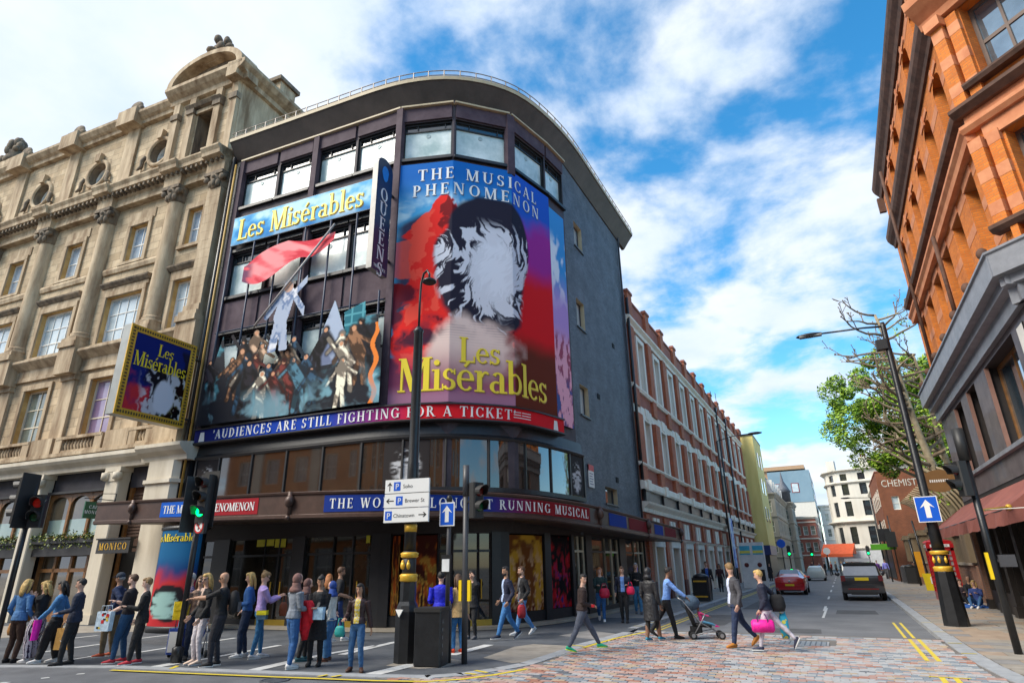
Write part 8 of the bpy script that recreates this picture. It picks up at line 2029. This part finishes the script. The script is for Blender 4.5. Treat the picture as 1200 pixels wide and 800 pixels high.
p = person('brunette woman in a light denim jacket and black culottes holding a magenta bag', (55, 776), 680, -75, DEN, BLK, WSH, skin='tan', hair='black', hs='long', legw=1.6, feet=((-.05, .10, 0), (.05, -.07, 0)), hands=((-.14, .17, .53), (.15, .02, .52)), hpitch=6, sole=SOLE)
bag('handbag', 'bright magenta bag hanging from the hand of the brunette in denim', hand_world(p, 0), .8, .10, .42, .2, cloth((.75, .008, .45), .6), 'cross')
p = person('man with receding dark hair in a navy jacket carrying a brown paper bag', (76, 778.5), 677, -75, NAVY_, BLK, BLK, hair='black', hs='crop', feet=((-.06, .05, 0), (.06, -.04, 0)), hands=((-.12, .16, .60), (.13, .09, .52)), hem=.485, build=1.08)
q = bag('paper_bag', 'brown paper shopping bag with a small white tick hanging from the balding man', hand_world(p, 1)+Vector((0, 0, -.06)), rad(20), .36, .44, .13, cloth(hx(190, 145, 75), .8), 'paper')
b = MB(); b.add([(-.06, -.068, -.38), (-.02, -.068, -.42), (.09, -.068, -.36), (-.02, -.068, -.395)], [(0, 1, 2, 3)], SWH); b.build('mark', q)
person('man in a dark cap, navy jacket and bright blue scarf wearing khaki trousers', (124, 769), 670, -60, cloth((.02, .035, .09)), cloth(hx(125, 105, 75)), cloth(hx(190, 80, 40), .7), skin='tan', hair='grey', hs='cap', scarf=cloth((.03, .04, .06)), feet=((-.06, .03, 0), (.06, -.03, 0)), hem=.49, shirt=cloth((.02, .08, .55)), sole=SOLE, hands=((-.17, -.04, .56), None))
p = person('bearded man in a black polo shirt and jeans holding a white patterned bag', (139, 776), 672, -65, cloth((.018, .014, .018)), cloth(hx(40, 80, 120)), REDS, skin='pale', hair='brown', hs='crop', beard=True, sleeve='short', feet=((-.07, .05, 0), (.06, -.02, 0)), hands=((-.10, .16, .56), (.02, .16, .68)), build=1.06, sole=SOLE)
q = bag('plastic_bag', 'white plastic bag printed with red and yellow shapes held by the bearded man', hand_world(p, 0)+Vector((.05, -.12, .18)), rad(15), .36, .40, .12, cloth(hx(190, 210, 225), .5), 'paper')
b = MB(); rg = random.Random(2)
for i in range(10): x = rg.uniform(-.14, .10); z = rg.uniform(-.5, -.2); b.box(x, x+rg.uniform(.03, .09), -.066, -.062, z, z+rg.uniform(.03, .07), M(('print_red', 'print_yellow', 'print_black')[i % 3], ((.55, .02, .02), (.7, .5, .02), (.02, .02, .02))[i % 3], .5, var=0))
b.build('print', q)
person('fair-haired man with glasses in a black coat with a white fleece collar', (157, 777.5), 676, -85, BLK, BLK, REDS, skin='pale', hair='darkblonde', hs='short', scarf=None, feet=((-.06, .06, 0), (.06, -.04, 0)), hands=((-.05, .19, .66), (.14, .06, .50)), hem=.46, shirt=WHT, sole=SOLE)
p = person('grey-haired person behind the traffic light pole with a bright yellow bag', (211, 768), 671, -100, cloth(hx(90, 80, 110)), LGT, BLK, skin='light', hair='grey', hs='short')
bag('tote_bag', 'bright yellow tote bag held in front of the grey-haired person at the pole', hand_world(p, 0)+Vector((-.02, -.18, .34)), .5, .34, .40, .12, cloth((.75, .55, .01), .5), 'cross')
person('dark-haired woman in sunglasses standing just behind the blonde in white trousers', (222, 772), 674, 175, cloth(hx(130, 105, 90)), DJEANS, BLK, hair='brown', hs='long', sunnies=True)
person('blonde woman in sunglasses, black jacket, beige scarf and white trousers', (229, 778), 671, -115, BLK, cloth((.62, .58, .62)), cloth(hx(225, 200, 180)), hair='blonde', hs='long', sunnies=True, scarf=cloth(hx(190, 165, 150)), hem=.50, legw=.95, hands=((-.13, .10, .50), (.14, .07, .52)), hyaw=10, sole=SOLE)
p = person('bald man in sunglasses and black T-shirt stretching an arm out to the left', (250, 780), 670, -75, cloth((.012, .012, .014)), cloth((.02, .02, .028)), BLK, skin='tan', hs='bald', sunnies=True, sleeve='short', build=1.1, hands=((-.06, .30, .72), (.15, .02, .50)), elbow=(0, -.2, -1), beard=False, sole=SOLE, feet=((-.06, .03, 0), (.06, -.02, 0)))
q = thing('backpack', 'black backpack on the back of the bald man pointing left', 'backpack', Vector(p[3])+Vector((p[4].x*-.22, p[4].y*-.22, 1.05)), p[0].rotation_euler[2]); b = MB(); b.tube([(0, 0, -.05), (0, -.02, .02), (0, -.04, .2), (0, -.02, .38), (0, 0, .43)], [(.08, .05), (.15, .09), (.16, .11), (.14, .08), (.07, .04)], BLK, 12, True, (1, 0, 0)); b.build('bag_body', q); b = MB(); b.box(-.1, .1, -.17, -.12, .0, .2, GRY, .02); b.build('pocket', q)
q = bag('tote_bag', 'turquoise patterned bag hanging between the blonde and the bald man', hand_world(p, 1)+Vector((-.22, .1, .08)), .4, .3, .34, .1, spots('turquoise_print', (.03, .35, .38), (.5, .6, .6), 14), 'soft')
person('blonde woman in a blue denim shirt and dark jeans looking left', (283, 769.5), 670, -85, cloth(hx(35, 85, 145)), DJEANS, WSH, hair='blonde', hs='long', hands=((-.09, .13, .62), (.12, .06, .54)), feet=((-.05, .03, 0), (.05, -.03, 0)), sole=SOLE)
p = person('woman in a lilac shirt with a hair bun looking down at her phone', (299, 771), 669, 80, cloth(hx(175, 150, 205)), cloth(hx(50, 110, 155)), WSH, skin='light', hair='darkblonde', hs='bun', sunnies=True, hands=((-.03, .20, .70), (.03, .21, .69)), hpitch=-14, feet=((-.05, .06, 0), (.05, -.06, 0)), legw=.92, sole=SOLE)
bag('handbag', 'small yellow and blue bag worn at the hip of the lilac-shirted woman', Vector(p[3])+Vector((.20, -.12, 1.02)), rad(20), .26, .19, .08, cloth(hx(60, 90, 110), .5), 'cross', cloth((.62, .55, .01), .5))
bag('handbag', 'brown leather bag in front of the lilac-shirted woman', hand_world(p, 1)+Vector((.04, .1, .02)), 1.2, .2, .3, .1, cloth(hx(140, 70, 35), .5), 'soft')
p = person('woman in a brownish headscarf and grey denim jacket with a red coat over her arm', (338, 783), 671, 65, cloth(hx(120, 128, 140)), cloth(hx(45, 90, 145)), WSH, skin='light', hs='scarf', scarf=cloth(hx(120, 88, 82)), hem=.52, legw=1.1, hands=((-.05, .17, .62), (.07, .16, .60)), feet=((-.05, .03, 0), (.06, -.03, 0)), build=1.04, sole=SOLE)
q = thing('red_coat', 'crumpled bright red coat draped over the arm of the woman in grey denim', 'coat', hand_world(p, 1)+Vector((-.02, -.06, 0)), .4); b = MB(); RDC = cloth((.62, .008, .02), .8); rg = random.Random(4)
b.tube([(0, 0, .18), (.0, .0, .08), (.02, 0, -.15), (-.02, 0, -.42), (.0, 0, -.58)], [(.09, .07), (.15, .10), (.13, .09), (.10, .07), (.06, .04)], RDC, 12, True, (1, 0, 0)); b.tube([(.0, -.06, .15), (.1, -.09, .0), (.13, -.05, -.25)], [.05, .06, .04], RDC, 8); b.tube([(-.1, -.02, .1), (-.14, -.06, -.1), (-.1, -.06, -.4)], [.05, .05, .03], RDC, 8); b.build('fabric', q)
bag('shopping_bag', 'pale blue carrier bag beside the red coat', hand_world(p, 1)+Vector((.20, .0, .05)), .3, .34, .24, .10, cloth(hx(165, 200, 225), .6), 'cross')
person('woman in a patterned headscarf and dark clothes behind the woman in grey denim', (352, 774), 677, 85, cloth(hx(40, 40, 55)), BLK, cloth(hx(50, 90, 100)), skin='light', hs='scarf', scarf=cloth(hx(105, 75, 70)), coat=.42, feet=((-.05, .05, 0), (.05, -.04, 0)))
p = person('woman in a knee-length black coat looking at the phone in her hands', (368, 779.5), 674, -165, BLK, BLK, BLK, skin='tan', hair='black', hs='bun', coat=.28, hemr=1.25, hands=((-.03, .15, .64), (.04, .15, .64)), hpitch=-8, shirt=cloth(hx(60, 60, 60)))
b = MB(); b.box(-.035, .035, -.006, .006, -.06, .07, SBK, .008); q = b.build('phone', None, hand_world(p, 0)+Vector((.03, -.05, .05)), (rad(-40), 0, .4)); tag(q, 'small dark phone held by the woman in the long black coat', 'phone')
person('woman in a royal blue headscarf, cream jumper and long blue denim skirt', (383, 774), 680, -70, cloth(hx(215, 210, 200)), cloth(hx(70, 115, 160)), cloth(hx(90, 60, 50)), skin='light', hs='scarf', scarf=cloth((.02, .06, .26)), coat=.50, legw=1.5)
person('ginger-haired woman partly hidden behind the blue-headscarf woman', (379, 757), 672, 20, BLK, DJEANS, BLK, skin='pale', hair='ginger', hs='long')
person('bearded dark-haired man in black T-shirt and jeans walking right by the theatre doors', (393, 752), 663, 80, BLK, cloth(hx(40, 60, 110)), WSH, skin='tan', hair='brown', hs='short', beard=True, sleeve='short', feet=((-.05, .12, 0), (.05, -.12, .02)), hands=((-.12, .14, .58), (.13, .10, .60)), sole=SOLE)
p = person('dark-haired woman in a brown leather jacket and yellow patterned top at the kerb', (416, 786), 683, -155, cloth(hx(48, 28, 30), .5), JEANS, cloth(hx(70, 40, 25), .6), skin='tan', hair='black', hs='long', hem=.535, shirt=spots('yellow_print', (.5, .38, .05), (.4, .42, .38), 26), feet=((-.085, .02, 0, 30), (.07, -.02, 0)), hands=((-.16, -.05, .46), (.13, .12, .60)), legw=1.06)
bag('handbag', 'teal green bag on the arm of the woman in the brown leather jacket', hand_world(p, 1)+Vector((-.12, .02, .0)), .3, .22, .20, .1, cloth((.01, .28, .27), .6), 'soft')
person('person in a bright royal blue hooded jacket seen from behind beyond the black bin', (515, 765), 669, 10, cloth((.006, .012, .52), .7), BLK, BLK, hair='black', hs='short', hem=.50, build=1.14, hands=((-.10, .12, .62), (.10, .12, .62)))
p = person('long-haired brunette in a beige coat with a white bag beside the bin', (536, 764), 672, -15, cloth(hx(195, 160, 110)), cloth(hx(45, 100, 150)), cloth(hx(200, 60, 20), .7), hair='brown', hs='long', coat=.44, hands=((-.12, .10, .60), None))
bag('shopping_bag', 'white and red plastic bag hanging in front of the beige-coated woman', hand_world(p, 0)+Vector((-.05, 0, .2)), .3, .24, .5, .1, cloth((.65, .66, .7), .6), 'cross')
person('dark-clothed person raising a hand behind the signal post with yellow strips', (553, 748), 668, -150, BLK, BLK, GRY, skin='light', hair='black', hs='short', coat=.45, hands=((-.10, .12, .90), None), elbow=(0, -.3, -1))
person('man in a navy jacket, pale shirt and jeans striding left past the theatre', (594, 749), 663, -110, cloth((.018, .022, .05)), cloth(hx(55, 110, 165)), NAVY_, skin='tan', hair='black', hs='crop', hyaw=15, shirt=cloth(hx(165, 185, 220)), hem=.505, feet=((-.05, .16, 0), (.05, -.20, .05, 0, -35)), hands=((-.12, .02, .51), (.12, .06, .52)), beard=True, sole=SOLE)
p = person('bearded man in a black jacket and grey scarf striding left behind the navy-jacketed man', (613, 744), 663, -115, BLK, cloth(hx(90, 140, 195)), WSH, skin='light', hair='brown', hs='crop', beard=True, scarf=cloth(hx(95, 95, 100)), shirt=cloth(hx(95, 95, 100)), hem=.505, feet=((-.05, .14, 0), (.05, -.20, .05, 0, -35)), sole=SOLE, hands=((-.13, .05, .52), (.17, -.03, .58)))
bag('shopping_bag', 'dark red bag swinging beside the man with the grey scarf', hand_world(p, 0)+Vector((-.05, 0, 0)), .8, .26, .36, .1, cloth((.42, .02, .03), .6), 'soft')
p = person('woman in a dark brown hooded top, grey leggings and green trainers striding right', (684, 765), 672, 78, cloth(hx(52, 38, 36)), cloth(hx(78, 84, 98)), cloth((.01, .42, .22), .6), skin='light', hair='black', hs='short', hyaw=-75 if False else 60*0-70, hem=.53, feet=((-.05, .27, 0), (.05, -.22, .02, 0, -14)), hands=((-.06, .14, .60), (.07, .13, .59)), sole=cloth((.55, .7, .05), .6), lean=(0, .03), build=1.05)
b = MB(); b.box(-.05, .05, -.02, .02, -.03, .03, cloth((.6, .02, .03), .5)); q = b.build('small_purse', None, hand_world(p, 1)+Vector((.03, -.02, .0))); tag(q, 'small red purse in the hands of the woman in green trainers', 'purse')
p = person('woman with long curly ginger hair and a dark teal jacket walking towards the camera', (706, 728), 664, 178, cloth((.02, .05, .05)), cloth(hx(50, 100, 155)), WSH, skin='pale', hair='ginger', hs='curly', hem=.53, feet=((-.04, .10, 0), (.05, -.16, .06, 0, -25)), hands=((-.08, .14, .66), (.06, .15, .66)), sole=SOLE)
bag('handbag', 'crimson handbag on the arm of the curly ginger-haired woman', hand_world(p, 1)+Vector((.26, -.02, .06)), .3, .36, .32, .14, cloth((.55, .01, .05), .5), 'soft')
p = person('dark-haired woman in a blue shirt, navy jacket and black trousers walking nearer', (733, 729), 663, -175, NAVY_, BLK, BLK, skin='light', hair='brown', hs='short', shirt=cloth(hx(110, 150, 215)), hem=.54, feet=((-.05, .04, 0), (.05, -.05, 0)), hands=((-.10, .12, .66), (.14, .03, .52)))
bag('handbag', 'bright pinkish-red handbag on the elbow of the woman in the navy jacket', hand_world(p, 0)+Vector((.10, .0, .10)), .3, .28, .26, .14, cloth((.75, .01, .08), .5), 'soft')
person('man in a black jumper and jeans walking towards the camera by the brick building', (749, 719), 659, 178, BLK, cloth(hx(70, 125, 165)), GRY, skin='light', hair='grey', hs='crop', feet=((-.05, .08, 0), (.05, -.08, 0)), hands=((-.04, .13, .65), (.05, .13, .66)))
person('person in a black hooded knee-length puffer coat with bare calves and blue trainers', (766, 750.5), 664, 35, cloth((.016, .016, .019), .5), cloth((.02, .02, .02)), cloth((.02, .22, .34), .6), skin='brown', hair='black', hs='hood', coat=.27, hemr=1.12, calf=SKIN['brown'], build=1.12, hands=((-.13, .06, .50), (.14, .04, .48)), feet=((-.06, -.06, 0), (.05, .10, 0)), sole=SOLE)
pb = person('man in a light blue shirt and black trousers pushing a pushchair to the right', (785, 748), 664, 85, cloth(hx(120, 160, 225)), BLK, BLK, skin='brown', hair='black', hs='short', feet=((-.05, -.26, .05, 0, -30), (.05, .10, 0)), hands=((-.10, .28, .58), (.10, .28, .58)), lean=(0, .05), elbow=(0, -1, -.2))
person('man in a black suit and blue tie standing behind the litter bin', (832, 702), 650, 178, BLK, BLK, BLK, skin='light', hair='brown', hs='short', shirt=cloth(hx(50, 90, 170)), hem=.49)
person('dark-clothed person with a patterned top walking along the brick building', (846, 693), 660, 175, cloth(hx(60, 35, 40)), BLK, BLK, skin='tan', hair='black', hs='long', feet=((-.04, .06, 0), (.05, -.06, 0)))
person('man in a grey blazer and white shirt crossing the setts beside the blonde woman', (868, 758), 659, -115, cloth(hx(72, 72, 78)), cloth((.02, .035, .085)), cloth(hx(185, 120, 45), .6), skin='light', hair='darkblonde', hs='short', hyaw=-75, hpitch=-10, shirt=cloth(hx(195, 205, 230)), coat=.47, hemr=1.06, build=1.08, feet=((-.05, .10, 0, 10), (.05, -.24, .07, 0, -40)), hands=((-.20, .05, .50), (.17, -.08, .52)))
p = person('short-haired blonde woman in a navy blazer and pale trousers striding with a pink bag', (905, 763), 667, -88, cloth((.018, .022, .045)), cloth((.56, .52, .58)), cloth((.02, .025, .06), .6), skin='light', hair='blonde', hs='short', coat=.50, hemr=1.1, feet=((-.05, .13, 0), (.05, -.34, .07, 0, -60)), hands=((-.08, .07, .50), (.13, -.04, .55)), sole=SOLE, hyaw=0, lean=(0, .02), legw=.96)
bag('holdall', 'hot pink holdall with dark straps carried by the blonde woman on the setts', hand_world(p, 0)+Vector((.02, -.05, -.05)), rad(12), .48, .27, .2, cloth((.85, .008, .30), .55), 'duffel', cloth((.08, .02, .1), .6))
bag('shoulder_bag', 'large black shoulder bag behind the blonde woman in the blazer', Vector(p[3])+Vector((.26, .10, 1.32)), rad(20), .34, .36, .16, BLK, 'soft')
bag('carrier_bag', 'turquoise and yellow patterned bag behind the legs of the blonde woman', Vector(p[3])+Vector((.32, .18, .92)), rad(15), .20, .52, .10, spots('blue_yellow_print', (.02, .42, .60), (.7, .65, .1), 9), 'soft')
# far pedestrians
person('pedestrian in a lilac-blue shirt far up the right pavement', (1041, 678), 655, 178, cloth(hx(140, 140, 225)), GRY, BLK, feet=((-.04, .06, 0), (.05, -.06, 0))); person('pedestrian in dark red just right of the lilac-shirted one', (1047, 677), 656, 178, cloth(hx(90, 20, 40)), BLK, BLK)
person('pedestrian in a violet top partly behind the black car', (1031, 677), 656, 170, cloth(hx(110, 70, 150)), BLK, BLK)
crowd_c = [((60, 30, 40), 'maroon'), ((30, 60, 110), 'blue'), ((20, 20, 25), 'black'), ((120, 30, 30), 'red'), ((90, 90, 95), 'grey'), ((20, 90, 130), 'teal'), ((190, 170, 60), 'mustard'), ((40, 40, 50), 'charcoal')]
far_x = [(-3.6, 93), (-2.9, 97), (-2.2, 95), (-1.5, 99), (-.9, 94.5), (-.2, 98), (.5, 96), (1.1, 99)]
for (x, y), (c, nm) in zip(far_x, crowd_c):
    person('tiny far pedestrian in a %s top in the crowd %s the orange awning' % (nm, 'left of' if x < -1.8 else 'under'), None, None, random.Random(x).choice((0, 90, 180, -90)), cloth(hx(*c)), BLK, BLK, H=random.Random(y).uniform(1.62, 1.85), loc=(x, y, 0), hair=random.Random(x*y).choice(('brown', 'black', 'blonde')), group='far crowd by the orange awning')
for x, y, c, nm in ((-6.9, 63, (30, 50, 110), 'navy'), (-7.3, 67, (170, 40, 50), 'red'), (-6.8, 71, (30, 30, 35), 'black'), (-7.5, 60, (130, 130, 140), 'pale grey')):
    person('distant pedestrian in a %s top on the left pavement beyond the white kiosk' % nm, None, None, 170, cloth(hx(*c)), BLK, BLK, H=1.7, loc=(x, y, 0), group='pedestrians beyond the kiosk')
# people sitting against the slate shopfront
sit = [('seated person in black with a shaved head against the dark shopfront', (4.55, 33.0), BLK, BLK, 'tan', 'black', 'bald', 200), ('seated blonde woman in a blue striped jacket and jeans by the dark shopfront', (4.6, 32.2), cloth(hx(50, 70, 130)), JEANS, 'light', 'blonde', 'long', 230), ('seated dark-haired person with arms forward, leftmost of the sitting group', (4.35, 33.9), cloth((.03, .02, .03)), BLK, 'light', 'brown', 'short', 190)]
for lab, (x, y), tp, lg, sk_, hr_, hst, dr in sit:
    person(lab, None, None, dr, tp, lg, WSH, skin=sk_, hair=hr_, hs=hst, H=1.72, loc=(x, y, 0), seat=.12 if 'shaved' not in lab else .2, feet=((-.06, .30, 0), (.06, .33, 0)), hands=((-.07, .2, .32), (.07, .22, .30)), elbow=(0, -.2, -1))
bag('carrier_bag', 'white and pink patterned bag on the ground by the sitting group', Vector((4.05, 33.2, .62)), .3, .38, .46, .25, spots('pink_white_print', (.62, .60, .62), (.5, .15, .25), 12), 'soft')
q = thing('mat', 'flat bright blue mat on the pavement under the sitting group', 'mat', (4.4, 33, 0)); b = MB(); b.box(-.35, .5, -1.1, 1.1, .004, .06, cloth((.03, .12, .42))); b.build('pad', q)
# pushchair with child
g = G(826, 748); a = pb[0].rotation_euler[2]; pc_ = thing('pushchair', 'black and grey pushchair with small wheels pushed across the setts', 'pushchair', (g.x, g.y, 0), a)
MT = M('grey_tube', (.35, .36, .38), .35, .6)
for s in (-1, 1):
    b = MB(); b.tube([(s*.22, -.62, 1.02), (s*.23, -.50, .95), (s*.24, -.1, .42), (s*.22, .42, .12)], .014, MT, 6); b.tube([(s*.24, -.28, .12), (s*.24, -.02, .5), (s*.23, .05, .62)], .014, MT, 6); b.tube([(s*.24, -.28, .12), (s*.24, .30, .22)], .012, MT, 6); b.build('frame', pc_)
    for y in (-.30, .42):
        b = MB(); b.T = Matrix.Translation((s*.22, y, .095))@Matrix.Rotation(PI/2, 4, 'Y'); b.lathe([(.06, -.03), (.095, -.028), (.095, .028), (.06, .03)], RUB, n=14); b.lathe([(.05, -.035), (.05, .035)], MT, n=10); b.T = None; b.build('wheel', pc_)
b = MB(); b.tube([(0, -.22, .30), (0, -.30, .55), (0, -.42, .85), (0, -.44, .95)], [(.17, .05), (.19, .06), (.18, .05), (.16, .04)], BLK, 10, True, (1, 0, 0)); b.tube([(0, -.2, .34), (0, .12, .32), (0, .2, .30)], [(.17, .05), (.18, .05), (.16, .03)], BLK, 10, True, (1, 0, 0)); b.build('seat', pc_)
b = MB(); b.ball((0, -.28, .88), (.22, .26, .20), cloth(hx(70, 90, 110)), 12, 6); b.build('hood', pc_); b = MB(); b.tube([(-.22, -.62, 1.02), (.22, -.62, 1.02)], .018, SBK, 8); b.build('handle', pc_); b = MB(); b.box(-.18, .18, -.34, -.05, .12, .3, BLK, .04); b.build('basket', pc_)
chd = person('small child lying back in the pushchair with pink shoes', None, None, 85, cloth(hx(200, 60, 120)), cloth(hx(90, 150, 180)), cloth((.75, .02, .25), .6), skin='brown', hair='black', hs='short', H=.78, loc=(g.x-.02*pb[4].x, g.y-.02*pb[4].y, .20), seat=.28, feet=((-.10, .48, .12), (.10, .46, .10)), lean=(0, -.16), hands=((-.14, .22, .46), (.14, .22, .44)))
# luggage at the pole
g = G(208, 771); q = thing('suitcase', 'small blue and white suitcase on wheels beside the traffic light pole', 'suitcase', g+Vector((-.25, .1, 0)), rad(20)); b = MB(); b.box(-.2, .2, -.12, .12, .07, .62, cloth(hx(40, 70, 150), .4), .05); b.build('case', q); b = MB(); b.box(-.14, .14, -.126, -.121, .12, .56, SWH); b.build('panel', q)
for s in (-1, 1): b = MB(); b.T = Matrix.Rotation(PI/2, 4, 'Y'); b.lathe([(.045, -.02), (.045, .02)], RUB, n=10); b.T = None; b.build('wheel', q, (s*.15, 0, .045))
b = MB(); b.tube([(-.1, 0, .6), (-.1, 0, .95), (.1, 0, .95), (.1, 0, .6)], .01, GREYM, 6); b.build('handle', q)
g = G(216, 771); q = thing('pushchair', 'folded blue pushchair with a small grey frame behind the pole', 'pushchair', g+Vector((0, .25, 0)), rad(60)); b = MB(); b.tube([(0, -.2, .45), (0, -.05, .5), (0, .1, .8), (0, .1, .9)], [(.12, .05), (.16, .06), (.15, .06), (.1, .04)], cloth((.02, .06, .32)), 10, True, (1, 0, 0)); b.build('seat', q)
for s in (-1, 1):
    b = MB(); b.tube([(s*.2, -.3, .1), (s*.2, .2, .95)], .012, MT, 6); b.tube([(s*.2, .3, .1), (s*.2, -.15, .6)], .012, MT, 6); b.build('frame', q)
    for y in (-.3, .3): b = MB(); b.T = Matrix.Translation((s*.2, y, .08))@Matrix.Rotation(PI/2, 4, 'Y'); b.lathe([(.08, -.025), (.08, .025)], RUB, n=12); b.T = None; b.build('wheel', q)
# ------------------------------------------------------------------ the other side of the avenue (behind the camera; the glazing mirrors it)
op = thing('opposite_terrace', 'orange and cream brick terrace across the avenue, mirrored in the glazing', 'building', (14, -7.5, 0), PI+A45)
W_ = 62; oh = []
for k in range(18):
    c = 1.9+k*3.4
    for z, h in ((5.6, 2.6), (9.4, 2.3), (12.8, 1.9)): oh.append((c-.75, c+.75, z, z+h))
    oh.append((c-1.3, c+1.3, .5, 3.6))
b = MB(); b.wall(0, W_, 0, 16, oh, OB, 0, .3, CREAM); b.box(0, W_, .6, 9, 0, 15.9, BLACKV); b.build('wall', op)
b = MB(); b.profx([(.02, 4.1), (-.3, 4.2), (-.4, 4.7), (.02, 4.8)], 0, W_, STONE_L); b.profx([(.02, 15.4), (-.4, 15.6), (-.5, 16), (.02, 16.1)], 0, W_, STONE_L); b.build('cornice', op)
for i in range(0, 17, 2): b = MB(); c = 3.6+i*3.4; b.box(c-.5, c+.5, -.2, .02, 4.8, 15.4, STONE_L); b.build('pilaster', op)
for (a, c, e, g) in oh: window(op, (a+c)/2, e, c-a, g-e, .2, 2, 2, WHITE, GLASS, .07)
